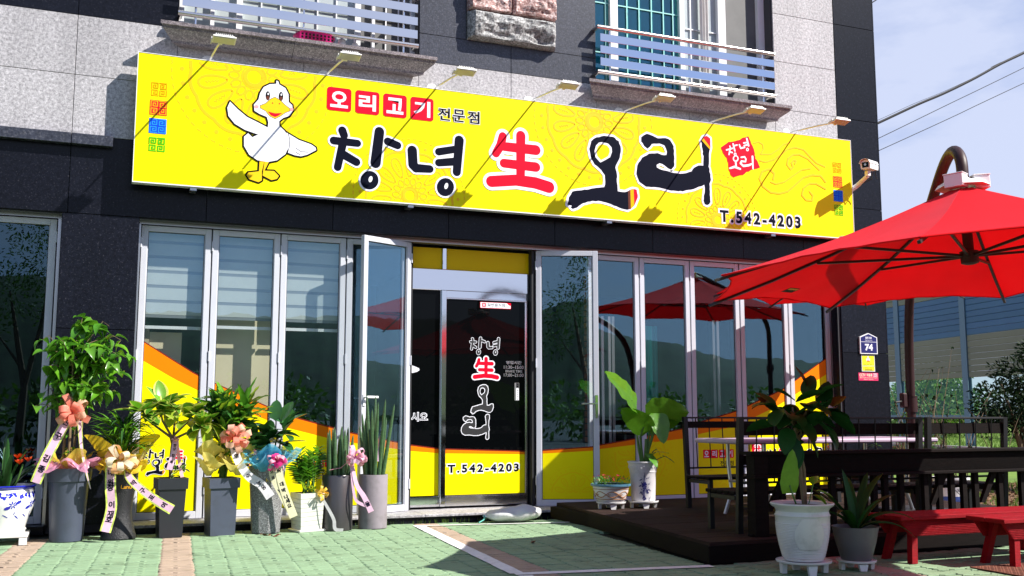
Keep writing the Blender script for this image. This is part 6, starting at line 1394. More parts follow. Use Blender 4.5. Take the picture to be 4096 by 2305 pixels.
b = MB(); b.tube([(0, 0, .46), (-.01, -.01, .65), (.0, -.02, .80), (-.02, -.02, .87)], [.018, .017, .016, .014], 9)
brs = [((-.01, -.02, .86), (-.10, -.05, 1.0), (-.14, -.06, 1.16)), ((-.01, -.02, .86), (.10, -.06, .98), (.16, -.08, 1.08)), ((0, -.02, .80), (.02, .05, 1.0), (-.02, .06, 1.15)), ((.0, -.02, .84), (.18, -.06, .93), (.27, -.10, .96)), ((-.02, -.02, .86), (-.2, -.05, .99), (-.27, -.06, 1.08))]
for q in brs: b.tube(q, [.012, .009, .006], 7)
part('stem', b, MT['bark'], t, True)
vl = [leaf_mesh('leaf', [MT[a], MT['leaf_margin']], L=.175, W=.105, pa=.8, pb=.7, fold=.14, droop=dr, nu=7, margin=True) for a, dr in (('leaf_bright', .3), ('leaf_mid', .5), ('leaf_lime', .6))]
for q in brs:
    for k in range(15):
        f = U(.15, 1.05); p = Vector(q[1]).lerp(Vector(q[2]), f); az = U(0, 2*pi) if k < 7 else U(-2.4, -.7); put_leaf(R.choice(vl), t, p, sph(az, radians(U(-20, 65))), U(.75, 1.1), U(-.4, .4))
for p, az, el, s in (((-.30, -.08, 1.08), 2.95, 12, 1.15), ((-.12, -.06, 1.17), 1.7, 70, 1.1), ((.30, -.11, .98), -.6, -45, 1.2), ((.33, -.11, .98), -.3, -25, 1.1), ((.24, -.1, .97), -1.1, -60, 1.1), ((-.14, -.1, 1.16), 2.4, 55, 1.0)): put_leaf(vl[2 if el < 0 else 0], t, p, sph(az, radians(el)), s)
hoya = [leaf_mesh('leaf', [MT['leaf_mid'], MT['leaf_pale']], L=.07, W=.03, pa=.8, pb=.8, fold=.2, droop=.3, nu=5, margin=True)]
for k in range(14): az = U(-2.8, 0.1); put_leaf(hoya[0], t, (.04+U(-.04, .05), -.06+U(-.03, .02), .50+U(0, .09)), sph(az, radians(U(-20, 60))), U(.8, 1.3))
ribbon(t, [(.02, -.035, .83), (.0, -.055, .70), (-.03, -.07, .58)], (.05, .05), (1, 0, 0), 'rib_pink', text='항상행복', tsize=.030); ribbon(t, [(.03, -.035, .83), (.05, -.05, .68), (.07, -.13, .515)], (.03, .03), (1, 0, 0), 'blush')
bow(t, (.015, -.045, .84), .045, 'blush', 5)

# ---------- 5 slate square pot with bushy dracaena
cx = 1.108
t = thing('potted_dracaena', 'slate square pot with a dense leafy dracaena, peach bow and lemon wrapping', 'potted plant', (cx, POTY, 0), radians(8), 'gift plants along the shop front')
square_pot(t, 'slate', .215, .238, .50, .088, .272)
b = MB()
hd = [(-.06, .0, 1.06), (.06, -.02, 1.10), (.13, .03, 1.02), (.0, .06, 1.16), (.19, -.02, 1.09), (.0, -.05, .98)]
for x, y, z in hd: b.tube([(x*.15, y*.2, .46), (x*.4, y*.5, .78), (x, y, z)], [.011, .010, .007], 7)
part('stem', b, MT['stem_green'], t, True)
dl = [leaf_mesh('leaf', [MT[m]], L=.225, W=.056, pa=.62, pb=.7, fold=.22, droop=dr, nu=7, wave=.10, seed=i) for i, (m, dr) in enumerate((('leaf_mid', .25), ('leaf_mid', .6), ('leaf_bright', .35), ('leaf_deep', .7), ('leaf_lime', .3)))]
for x, y, z in hd:
    for k in range(34): az = U(0, 2*pi); put_leaf(dl[R.choice((0, 0, 1, 1, 2, 3, 3, 4)) if k % 9 else 4], t, (x, y, z+U(-.14, .06)), sph(az, radians(U(5, 82))), U(.7, 1.15), U(-.4, .4))
for k in range(26): az = U(0, 2*pi); put_leaf(dl[R.choice((0, 1, 3))], t, (U(-.04, .04), U(-.05, .02), U(.56, .86)), sph(az, radians(U(-10, 55))), U(.5, .8))
bow(t, (.06, -.16, .86), .165, 'coral_pale', 14, mats2='coral')
for q, s in (((-.13, -.06, .52), 1.0), ((.12, -.10, .52), 2.0), ((.14, -.05, .64), 3.0), ((-.12, -.04, .66), 4.0), ((-.10, -.10, .56), 5.0), ((.06, -.13, .55), 6.2)): organza(t, q, .02, .115, .16, 'wrap_lemon', 4, s, 0, .25)
ribbon(t, [(.05, -.15, .82), (.09, -.19, .66), (.18, -.22, .52), (.29, -.25, .44), (.37, -.27, .33)], (.07, .085), lambda u: Vector((1-.7*u, 0, .75*u)), 'rib_white', text='김영  숙 눈응', tsize=.046)

# ---------- 6 speckled granite-look pot, broad dark leaves, blue tulle
MT['terrazzo'] = granite('speckled_resin_pot', (0.17, 0.17, 0.175), (0.40, 0.40, 0.41), (0.05, 0.05, 0.055), scale=160, rough=.7, fl=.52)
cx = 1.509
t = thing('potted_peperomia', 'speckled grey tapered pot with glossy dark leaves and blue tulle ruffle', 'potted plant', (cx, POTY, 0), radians(0), 'gift plants along the shop front')
pot_round(t, [(0, 0), (.122, 0), (.127, .008), (.150, .38), (.1515, .40), (.1535, .405), (.1535, .43), (.152, .435), (.168, .588), (.169, .595), (.160, .595), (.155, .57)], 'terrazzo', 10, smooth=False, shape=lambda g: 1.0, soil=(.158, .575))
A = Art(); A.text('HAPPY', -.05, 0, .05, .032, 'bill', .02); A.make('lettering', t, front(.02, -.152, .46))
b = MB(); hd = [(-.08, -.02, .80), (.0, .02, .92), (.08, -.02, .88), (.14, .0, .96), (-.02, -.06, .78), (-.12, .02, .86)]
for x, y, z in hd: b.tube([(x*.3, y*.3, .56), (x*.7, y*.7, .72), (x, y, z)], [.009, .008, .006], 6)
part('stem', b, MT['stem_green'], t, True)
cl = [leaf_mesh('leaf', [MT['leaf_deep']], L=.185, W=.112, pa=.85, pb=.6, fold=.12, droop=dr, nu=7) for dr in (.15, .4, .7)]
for x, y, z in hd:
    for k in range(7): az = U(0, 2*pi) if k < 5 else U(-2.5, -.6); put_leaf(R.choice(cl), t, (x, y, z+U(-.10, .04)), sph(az, radians(U(-5, 70))), U(.75, 1.1), U(-.5, .5))
for p, az, el, s in (((.15, 0, .97), .25, 28, 1.15), ((.12, 0, 1.0), .7, 55, 1.1), ((.06, 0, 1.0), 1.2, 80, .95), ((-.14, -.02, .82), 2.9, 8, 1.1), ((.14, -.03, .80), .1, 8, 1.0)): put_leaf(cl[0], t, p, sph(az, radians(el)), s)
for q, s in (((-.10, -.10, .60), 1.0), ((.0, -.12, .63), 2.1), ((.10, -.10, .60), 3.3), ((.04, -.14, .57), 4.1), ((-.06, -.14, .58), 5.7)): organza(t, q, .02, .15, .20, 'tulle_blue', 5, s, -.03, .35)
bow(t, (.035, -.24, .645), .105, 'magenta_rib', 16, mats2='blush')
ribbon(t, [(.0, -.21, .61), (.02, -.215, .50), (.10, -.215, .36), (.19, -.22, .20)], (.045, .075), (1, 0, .1), 'rib_cream', text='오로 남인숙', tsize=.034); ribbon(t, [(.06, -.215, .61), (.09, -.22, .47), (.14, -.22, .33), (.21, -.225, .15)], (.06, .075), (1, 0, .15), 'rib_cream', text='축 대박나세요', tsize=.042)

# ---------- 7 white square pot with glossy leaflets
MT['white_pot'] = mat('white_glazed_pot', (0.66, 0.66, 0.61), .3, grime=.25, coat=.2, var=.04)
cx = 1.880
t = thing('potted_zamioculcas', 'white square ribbed pot with upright glossy leaflet stems and a gold bow', 'potted plant', (cx, POTY, .022), radians(14), 'gift plants along the shop front')
sv = thing('saucer', 'white square saucer under the white ribbed pot', 'saucer', (cx, POTY, 0), radians(14))
b = MB(); b.bbox(-.128, -.128, 0, .128, .128, .021, .005); part('dish', b, MT['white_pot'], sv)
b = MB(); 
zs = [0, .04, .08, .12, .16, .20, .24, .28, .325]
for a, c in zip(zs, zs[1:]):
    w0 = .205+.03*a/.325; w1 = .205+.03*c/.325; P = [(sx*w/2, sy*w/2, z+.012*(sx*.5+sy*.3)*(1 if 0 < z < .32 else 0)) for z, w in ((a, w0-.003), (a+.004, w0), (c-.001, w1)) for sx, sy in ((-1, -1), (1, -1), (1, 1), (-1, 1))]
    b.add(P, [(k*4+i, k*4+(i+1) % 4, k*4+4+(i+1) % 4, k*4+4+i) for k in (0, 1) for i in range(4)])
b.add([(-.117, -.117, .325), (.117, -.117, .325), (.117, .117, .325), (-.117, .117, .325), (-.105, -.105, .325), (.105, -.105, .325), (.105, .105, .325), (-.105, .105, .325)], [(i, (i+1) % 4, (i+1) % 4+4, i+4) for i in range(4)]); b.box(-.10, -.10, .002, .10, .10, .006)
part('pot', b, MT['white_pot'], t)
b = MB(); b.box(-.105, -.105, .29, .105, .105, .31); part('soil', b, MT['soil'], t)
zl = [leaf_mesh('leaf', [MT[m]], L=.082, W=.036, pa=.75, pb=.8, fold=.2, droop=.2, nu=4) for m in ('leaf_mid', 'leaf_bright', 'leaf_deep', 'leaf_lime')]
b = MB()
for k in range(18):
    az = U(0, 2*pi); el = radians(U(58, 88)); d = sph(az, el); p0 = Vector((U(-.06, .06), U(-.05, .03), .30)); ln = U(.28, .47); b.tube([p0, p0+d*ln*.6+UPV*.02, p0+d*ln+Vector((d.x, d.y, 0))*.04], [.006, .005, .002], 5)
    for j in range(9):
        f = .38+.62*j/9; p = p0+d*ln*f+Vector((d.x, d.y, 0))*.04*f*f
        sdv = d.cross(Vector((0, 1, .2))).normalized()
        for sg in (-1, 1): put_leaf(zl[(0, 0, 1, 2)[k % 4] if j < 7 else 1], t, p, (sdv*sg+d*.75+Vector((0, U(-.4, .2), 0))), U(.75, 1.1), U(-.5, .5))
part('stem', b, MT['stem_green'], t, True)
for k in range(10): put_leaf(zl[3], t, (U(-.08, .08), U(-.09, -.02), U(.31, .40)), sph(U(-2.7, -.4), radians(U(0, 50))), U(.7, 1.0))
bow(t, (.06, -.145, .325), .075, 'rib_gold', 8); ribbon(t, [(.06, -.15, .30), (.13, -.19, .17), (.175, -.2, .08), (.19, -.2, .0), (.26, -.22, -.015)], (.025, .035), (.6, -.3, .6), 'rib_white')

LS[0] = 1.0
# ---------- 8, 9 spear-leaved plants in cylinders
MT['gunmetal'] = mat('gunmetal_cylinder', (0.085, 0.08, 0.082), .28, metal=.55, var=.12, vscale=3, stretch=(4, 4, .7)); MT['concrete_pot'] = mat('mauve_concrete_pot', (0.24, 0.21, 0.235), .8, grime=.4, var=.12, vscale=5)
def spears(t, n, hmin, hmax, r, z0, spread):
    for k in range(n):
        az = 2.4*k; rr = r*sqrt((k+.5)/n); h = U(hmin, hmax); p = Vector((rr*cos(az), rr*sin(az), z0)); d = Vector((p.x*spread/r+U(-.03, .03), p.y*spread/r, 1)).normalized()
        b = MB(); b.tube([p, p+d*h*.35, p+d*h*.75, p+d*h*.95, p+d*h], [.020, .0195, .0155, .008, .001], 8); part('leaf', b, MT['succulent'], t, True)
t = thing('potted_spear_plant', 'gunmetal cylinder pot with short cylindrical spear leaves and a pink bow', 'potted plant', (2.157, POTY, 0), 0, 'gift plants along the shop front')
pot_round(t, [(0, 0), (.142, 0), (.145, .004), (.145, .498), (.143, .501), (.135, .501), (.132, .46)], 'gunmetal', 48, soil=(.135, .47))
spears(t, 15, .40, .50, .105, .46, .07)
MT['pebble'] = mat('white_pebble', (.6, .58, .55), .6)
for k in range(9): b = MB(); b.lathe([(0, -.009), (.012, -.005), (.014, .002), (.008, .009), (0, .01)], 8); link('pebble', b.mesh('pebble', MT['pebble'], 'all'), t, mw=Matrix.Translation((U(-.09, .09), U(-.11, -.03), .478)))
bow(t, (.125, -.14, .66), .115, 'blush', 15, mats2='rib_pink'); ribbon(t, [(.11, -.11, .60), (.14, -.17, .42), (.21, -.20, .30), (.27, -.22, .17)], (.03, .055), lambda u: Vector((1-.3*u, 0, .35*u)), 'rib_pink', text='    들', tsize=.05); ribbon(t, [(.10, -.11, .6), (.11, -.17, .38), (.14, -.19, .27), (.24, -.21, .22)], (.02, .03), (.8, 0, .6), 'rib_pink')
b = MB(); b.tube([(.12, -.10, .66), (.0, -.13, .57), (-.10, -.10, .55)], .003, 5); part('string', b, MT['blush'], t, True)
t = thing('potted_spear_plant', 'pale mauve concrete cylinder with the tallest spear leaves, beside the open door', 'potted plant', (2.503, POTY+.02, 0), 0, 'gift plants along the shop front')
pot_round(t, [(0, 0), (.130, 0), (.134, .005), (.136, .49), (.134, .496), (.122, .496), (.12, .45)], 'concrete_pot', 48, soil=(.122, .465))
spears(t, 17, .42, .80, .095, .455, .16)
ribbon(t, [(.04, -.09, .86), (.03, -.10, .74), (.02, -.10, .62)], (.03, .03), (1, 0, 0), 'rib_pink')

# ---------- stands and pots on the deck
def legged_saucer(label, loc, r, h):
    t = thing('plant_stand', label, 'plant stand', loc, 0, 'round white plant stands')
    b = MB(); b.lathe([(0, h-.02), (r*.8, h-.02), (r*.97, h-.012), (r, h), (r*.985, h+.002), (r*.95, h-.006), (0, h-.008)], 32); part('dish', b, MT['table_white'], t, 35)
    for k in range(4):
        a = pi/4+k*pi/2+.5; b = MB(); c_, s_ = cos(a), sin(a); m_ = Matrix(((c_, -s_, 0, 0), (s_, c_, 0, 0), (0, 0, 1, 0), (0, 0, 0, 1)))
        b.prism([(-.032, h-.0205), (.032, h-.0205), (.022, 0), (-.022, 0)], r*.68, r*.86, 'yz' if False else 'xz'); b.v = [tuple(m_ @ Matrix.Rotation(-pi/2, 4, 'Z') @ Vector(v)) for v in b.v]; part('leg', b, MT['table_white'], t)
    return t
MT['terracotta_print'] = mat('rust_brown_relief', (0.32, 0.14, 0.05), .6); MT['blue_rim'] = mat('grey_blue_rim', (0.06, 0.16, 0.24), .4); MT['white_planter'] = mat('white_planter', (0.62, 0.60, 0.62), .45, grime=.3, var=.06)
legged_saucer('white legged saucer under the low flower bowl on the deck', (4.728, -1.15, .151), .145, .066)
t = thing('flower_bowl', 'low white bowl with brown scroll relief and small red flowers on the deck', 'potted plant', (4.728, -1.15, .2185), 0)
pp = pot_round(t, [(0, 0), (.125, 0), (.13, .006), (.14, .02), (.165, .09), (.176, .145), (.182, .15), (.196, .152), (.197, .168), (.188, .172), (.17, .165)], 'white_planter', 40, mis=[0]*6+[1]*4, mats=[MT['white_planter'], MT['blue_rim']], soil=(.175, .16))
b = MB()
def bowlr(z): return .142+.034*(z-.02)/.125+.003
for sg in (1, -1):
    b.tube([(bowlr(.075+.028*sin(g*4)*sg)*cos(g), bowlr(.075+.028*sin(g*4)*sg)*sin(g), .075+.028*sin(g*4)*sg) for g in [2*pi*k/80 for k in range(81)]], .0045, 5, cap=False)
for z in (.03, .125): b.tube([(bowlr(z)*cos(g), bowlr(z)*sin(g), z) for g in [2*pi*k/50 for k in range(51)]], .003, 5, cap=False)
for k in range(8):
    g = k*pi/4+.2; r = bowlr(.075); b.tube([(r*cos(g-.08), r*sin(g-.08), .075), (r*cos(g), r*sin(g), .083), (r*cos(g+.08), r*sin(g+.08), .075), (r*cos(g), r*sin(g), .067), (r*cos(g-.08), r*sin(g-.08), .075)], .003, 5)
part('scroll_relief', b, MT['terracotta_print'], pp, True)
fl = MB(); sm = leaf_mesh('leaf', [MT['leaf_mid']], L=.045, W=.009, fold=.1, droop=.3, nu=3)
for k in range(150): az = U(0, 2*pi); r = .18*sqrt(U(0, 1)); put_leaf(sm, t, (r*cos(az), r*sin(az), .16+U(0, .05)), sph(az+U(-1, 1), radians(U(5, 85))), U(.8, 1.5))
MT['crimson'] = mat('crimson_petal', (0.55, 0.01, 0.05), .5, trans=.3, rnd=.2); MT['flower_pink'] = mat('pink_petal', (0.75, 0.12, 0.25), .5, trans=.3)
fb = MB()
for k in range(9): a = 2*pi*k/9; fb.add([(0, 0, 0), (.012*cos(a-.3), .012*sin(a-.3), .005), (.014*cos(a), .014*sin(a), .007), (.012*cos(a+.3), .012*sin(a+.3), .005)], [(0, 1, 2, 3)])
fme = fb.mesh('flower', MT['crimson'])
for k in range(24): az = U(0, 2*pi); r = .17*sqrt(U(0, 1)); link('flower', fme, t, mw=orient((r*cos(az), r*sin(az), .22+U(-.02, .03)), sph(U(0, 6), radians(U(-20, 20))), U(.8, 1.2)))
# alocasia
legged_saucer('white legged saucer under the tall pot of giant leaves on the deck', (5.075, -1.17, .151), .15, .066)
t = thing('potted_alocasia', 'tall white pot with bamboo painting and huge heart-shaped leaves on the deck', 'potted plant', (5.075, -1.17, .2185), 0)
pp = pot_round(t, [(0, 0), (.112, 0), (.117, .005), (.127, .26), (.129, .265), (.131, .27), (.141, .355), (.146, .365), (.152, .372), (.152, .38), (.142, .382), (.135, .35)], 'white_planter', 44, soil=(.137, .36))
bb = MB(); g0 = radians(-118)
def onpot(g, z): r = .1185+.010*z/.26+.0012; return (r*cos(g), r*sin(g), z)
for dx in (-.02, .05, .1): bb.tube([onpot(g0+dx+.3*z*0, z) for z in (.01, .06, .11, .16, .2+dx)], .002, 4)
for k in range(46):
    g = g0+U(-.25, .5); z = U(.02, .24); L = U(.015, .04)*R.choice((-1, 1)); bb.add([onpot(g, z), onpot(g+L*4, z+L*R.choice((-.5, .6))), onpot(g+L*8, z+L*R.choice((-.8, .5))), onpot(g+L*4, z-.006)], [(0, 1, 2, 3)])
part('bamboo_painting', bb, MT['navy'], pp)
bb = MB(); bb.tube([(.1335*cos(g), .1335*sin(g), .285) for g in [2*pi*k/48 for k in range(49)]], .003, 5, cap=False); 
for k in range(22): g = 2*pi*k/22; bb.tube([(.139*cos(g-.1), .139*sin(g-.1), .32), (.141*cos(g), .141*sin(g), .34), (.141*cos(g+.1), .141*sin(g+.1), .315)], .003, 4)
part('rim_relief', bb, MT['white_planter'], pp, True)
def heart_leaf(L, W, m, seed, droop=.4, cup=.1):
    b = MB(); n = 11; out = []
    def P(u, v):       # u around half outline -> radial grid: u along midrib -.22..1, v across
        x = -.22+1.22*u; w = W/2*max(0, sin(pi*min(max((u*.93+.07), 0), 1)**.62))**.62*(1+.035*sin(u*26+seed))
        notch = max(0, (.18-u)/.18)
        c = v*2-1
        y = c*w; 
        if notch > 0 and abs(c) < .30*notch+.02: y = (.30*notch+.02)*w*(1 if c >= 0 else -1)
        z = -L*droop*.5*max(x, 0)**2+cup*W*abs(c)*.5-.03*W*abs(sin(x*14+abs(c)*2))*abs(c)+.02*W*sin(u*20+seed)*abs(c)**3
        return (x*L, y, z)
    b.grid(P, 12, 8); return b.mesh('leaf', [MT[m]], 'all', fix=False)
MT['leaf_alocasia'] = mat('alocasia_leaf', (0.12, 0.30, 0.02), .24, trans=.48, rnd=.1, var=.15, vscale=14, coat=.3, bump=.25, bscale=30)
alo = [((-.10, -.04, .78), (-.17, -.10, .98), Vector((-.55, -.15, .55)), .42, .36, 0.25, -.95), ((-.06, -.06, .62), (-.05, -.12, .72), Vector((-.75, -.1, .55)), .34, .24, .3, .9), ((.08, -.02, .72), (.115, -.02, .815), Vector((.95, -.15, .16)), .37, .40, .25, -1.15), ((.09, -.06, .64), (.13, -.10, .80), Vector((-.1, -.5, -.75)), .28, .20, .2, 0), ((.14, .02, .70), (.33, .0, .80), Vector((.9, .1, -.15)), .30, .24, .3, .3)]
b = MB()
for i, (p1, p2, d, L, W_, dr, rl_) in enumerate(alo):
    b.tube([(p1[0]*.15, p1[1]*.3, .34), (p1[0]*.55, p1[1]*.6, .5), p1, p2], [.017, .013, .010, .007], 8); link('leaf', heart_leaf(L, W_, 'leaf_alocasia', i*1.7, dr), t, mw=orient(p2, d, 1, rl_))
for k, (p1, d, s) in enumerate((((.02, -.10, .44), (0.1, -.6, -.4), .16), ((.10, -.08, .47), (.8, -.4, .1), .13), ((.13, -.05, .50), (.5, -.3, -.8), .10), ((.20, -.08, .43), (.8, -.2, -.35), .12))):
    b.tube([(.02, -.03, .34), (p1[0]*.7, p1[1], p1[2]-.02), p1], [.007, .005, .004], 6); link('leaf', heart_leaf(s, s*.6, 'leaf_mid', k), t, mw=orient(p1, d))
b.tube([(.02, -.02, .34), (.03, -.02, .6)], [.022, .014], 8)
part('stem', b, MT['stem_green'], t, True)

# ---------- big white pot with rubber plant in front of the deck
MT['ribbed_white'] = mat('white_plastic_pot', (0.60, 0.59, 0.57), .35, grime=.35, var=.05, bump=.1, bscale=90)
PY = -4.40; cx = 4.478
legged_saucer('white legged saucer under the big basket-weave pot, on the front paving', (cx, PY, 0.003), .185, .085)
t = thing('potted_rubber_plant', 'big white basket-weave pot with a dark rubber plant standing in front of the deck', 'potted plant', (cx, PY, .0875), 0)
prof = [(0, 0), (.125, 0), (.13, .004), (.132, .02)]
for k in range(22):
    z = .022+k*.0105; r = .132+.045*sin(min(1, z/.26)*pi/2); prof += [(r+.0035, z+.003), (r, z+.0095)]
prof += [(.178, .262), (.179, .29), (.184, .298), (.178, .305), (.172, .325), (.182, .345), (.205, .36), (.212, .372), (.208, .380), (.19, .374), (.175, .35)]
pp = pot_round(t, prof, 'ribbed_white', 60, soil=(.18, .36), shape=lambda g: 1+.006*sin(30*g)*0)
b = MB()
def medp(u, v):
    g = radians(-112)+(u-.5)*.95*(.45+.55*sin(pi*min(1, .15+v*.85)))*1.25; z = .085+.20*v; r = .1765+.006; r = .132+.045*sin(min(1, z/.26)*pi/2)+.0065
    return (r*cos(g), r*sin(g), z)
b.grid(medp, 10, 8); part('medallion', b, MT['ribbed_white'], pp, 'all')
rubl = [leaf_mesh('leaf', [MT['leaf_shade']], L=.195, W=.112, pa=.85, pb=.6, fold=.13, droop=dr, nu=8) for dr in (.2, .5, .9)]
b = MB(); b.tube([(.02, .0, .35), (.0, .0, .55), (-.02, 0, .78), (-.045, 0, .95), (-.05, 0, 1.02)], [.016, .015, .013, .010, .006], 9); b.tube([(.03, .0, .35), (.02, -.01, .60), (.0, 0, .72)], [.013, .011, .010], 8)
nodes = [(-.05, 0, 1.0), (-.20, -.02, 1.02), (.10, 0, 1.02), (.20, .02, .97), (-.11, -.02, .88), (.02, 0, .88), (.10, 0, .90), (-.06, -.02, .80)]
for q in nodes[1:]: b.tube([(-.035, 0, q[2]-.13), (q[0]*.6, q[1], q[2]-.04), q], [.009, .007, .005], 6)
part('stem', b, MT['bark'], t, True)
spec = [((-.20, -.03, 1.02), 3.0, 15, 1), ((-.20, -.02, 1.02), 2.2, 40, .9), ((-.2, -.05, 1.0), -2.4, -25, 1.1), ((-.12, -.04, .97), -2.0, 5, 1.1), ((-.05, -.03, 1.05), -.4, 25, 1.1), ((-.06, -.04, 1.06), 1.8, 30, 1), ((.02, -.04, 1.03), -1.2, -5, 1.1), ((.08, -.02, 1.08), .9, 55, 1.1), ((.10, -.04, 1.10), -.6, 25, 1.1), ((.14, -.02, 1.08), .2, 30, 1.1), ((.20, 0, 1.0), .1, 75, 1.1), ((.23, -.02, .98), -.5, -35, 1.2), ((.26, 0, .98), .3, -5, 1.2), ((.10, -.05, .93), -1.0, -45, 1.1), ((.18, -.05, .9), -1.4, -55, 1), ((-.03, -.05, .93), -1.6, -40, 1.1), ((-.13, -.05, .88), -2.4, -50, 1.1), ((-.12, -.04, .83), -1.6, -65, 1.1), ((.02, -.04, .85), -.9, -60, 1.0), ((.0, .05, .95), 1.2, 0, 1.1), ((.15, .06, .95), .9, 0, 1.1), ((-.15, .06, .9), 2.2, 0, 1.1), ((-.09, -.05, .80), -2.0, -75, 1.1), ((.30, .02, 1.02), .4, 30, 1), ((.1, .04, 1.16), 1.9, 65, .9)]
for k in range(20): q = R.choice(nodes); spec.append(((q[0]+U(-.03, .03), q[1]+U(-.03, .03), q[2]+U(-.08, .04)), U(0, 2*pi), U(-45, 50), U(.85, 1.1)))
for p, az, el, s in spec: put_leaf(rubl[0 if el > 20 else (1 if el > -20 else 0)], t, p, sph(az, radians(el)), s, U(-.5, .5))
b = MB(); 
for p, d in (((.20, .02, 1.05), (.5, 0, .6)), ((.25, .03, .97), (.75, .0, .4))): b.tube([p, Vector(p)+Vector(d)*.14], [.007, .001], 6)
part('bud', b, MT['leaf_red'], t, True)
link('leaf', heart_leaf(.26, .13, 'leaf_bright', 2.0, .25), t, mw=orient((-.14, -.06, .50), (-.12, -.25, .9), 1, .2)); b = MB(); b.tube([(-.08, -.05, .36), (-.12, -.06, .44), (-.14, -.06, .5)], .006, 6); b.tube([(.03, -.03, .36), (.06, -.05, .5)], .004, 6); part('stem', b, MT['stem_green'], t, True)
sb = leaf_mesh('leaf', [MT['leaf_bright']], L=.13, W=.075, fold=.15, droop=.4, nu=6)
for p, az, el, s in (((.06, -.05, .50), -.1, 20, 1), ((.07, -.06, .46), -.5, -10, 1), ((.06, -.06, .42), -.2, -25, .9), ((.05, -.05, .50), .5, 40, .9), ((.04, -.06, .43), -1.0, -10, .8)): put_leaf(sb, t, p, sph(az, radians(el)), s)

# ---------- grey conical pot with strap leaves
MT['grey_pot'] = mat('grey_plastic_pot', (0.115, 0.112, 0.122), .5, grime=.4, var=.06)
cx = 4.918
legged_saucer('white legged saucer under the grey conical pot, beside the basket-weave pot', (cx, PY, 0.003), .135, .065)
t = thing('potted_clivia', 'grey conical plastic pot with long dark strap leaves in front of the deck', 'potted plant', (cx, PY, .0675), 0)
pot_round(t, [(0, 0), (.098, 0), (.102, .004), (.135, .12), (.155, .218), (.157, .224), (.150, .224), (.142, .19)], 'grey_pot', 40, soil=(.145, .20))
sl2 = [leaf_mesh('leaf', [MT['leaf_shade']], L=.42, W=.062, pa=.6, pb=.45, fold=.28, droop=dr, nu=10) for dr in (.2, .6, 1.05)]
for az, el, k, s in ((2.7, 68, 1, 1), (1.6, 84, 0, 1), (.5, 62, 0, 1.1), (.1, 50, 1, 1.1), (-.3, 45, 2, 1.1), (-.5, 30, 2, 1), (2.9, 55, 2, .9), (-2.6, 60, 2, .9), (1.0, 70, 1, 1.1), (2.2, 62, 1, 1), (-1.2, 70, 1, .7), (.2, 70, 1, 1.2)): put_leaf(sl2[k], t, (.02*cos(az), .02*sin(az), .20), sph(az, radians(el)), s)
# ================================================================== garden, noise barrier, cables, far things
MT['lawn'] = mat('mown_lawn', (0.11, 0.19, 0.015), .9, var=.35, vscale=1.5, bump=.5, bscale=40)
b = MB(); b.add([(9.3, 2.2, -.028), (140, 2.2, -.028), (140, 160, -.028), (9.3, 160, -.028)], [(0, 1, 2, 3)]); struct('lawn', b, MT['lawn'])
MT['grass'] = mat('grass_blade', (0.11, 0.20, 0.025), .6, trans=.4, var=.3, vscale=.8)
RG = random.Random(4)
def tufts(n, area, h, name='grass', m='grass'):
    b = MB()
    for _ in range(n):
        x, y = area(); a = RG.uniform(0, 2*pi); s = h*RG.uniform(.5, 1.2); w = s*.10
        for q in range(3):
            a2 = a+q*2.1; b.add([(x-w*sin(a2), y+w*cos(a2), -.02), (x+w*sin(a2), y-w*cos(a2), -.02), (x+s*.45*cos(a2), y+s*.45*sin(a2), s)], [(0, 1, 2)])
    o = struct(name, b, MT[m], kind='stuff'); return o
tufts(9000, lambda: (lambda d, a: (d*sin(a), -10.2+d*cos(a)))(RG.uniform(24, 75), radians(RG.uniform(40, 51))), .10)
MT['mulch'] = mat('bark_mulch', (0.13, 0.065, 0.03), .95, var=.5, vscale=30, bump=.8, bscale=60)
b = MB(); b.add([(9.3, -3.4, -.018), (18, -3.4, -.018), (18, 2.2, -.018), (9.3, 2.2, -.018)], [(0, 1, 2, 3)]); struct('flower_bed', b, MT['mulch'])
b = MB()
for _ in range(5000):
    x, y = RG.uniform(9.3, 13.5), RG.uniform(-3.3, 2.1); a = RG.uniform(0, 6.3); s = RG.uniform(.012, .035); z = -.015+RG.uniform(0, .02); tl = RG.uniform(-.015, .015)
    b.add([(x-s*cos(a), y-s*sin(a), z), (x+.3*s*sin(a), y-.3*s*cos(a), z+tl), (x+s*cos(a), y+s*sin(a), z+.006), (x-.3*s*sin(a), y+.3*s*cos(a), z-tl)], [(0, 1, 2, 3)])
MT['chip'] = mat('bark_chip', (0.22, 0.115, 0.055), .9, var=.6, vscale=40)
struct('bark_chips', b, MT['chip'], kind='stuff')
tufts(900, lambda: (RG.uniform(9.4, 14), RG.uniform(-3.2, 2.1)), .09)
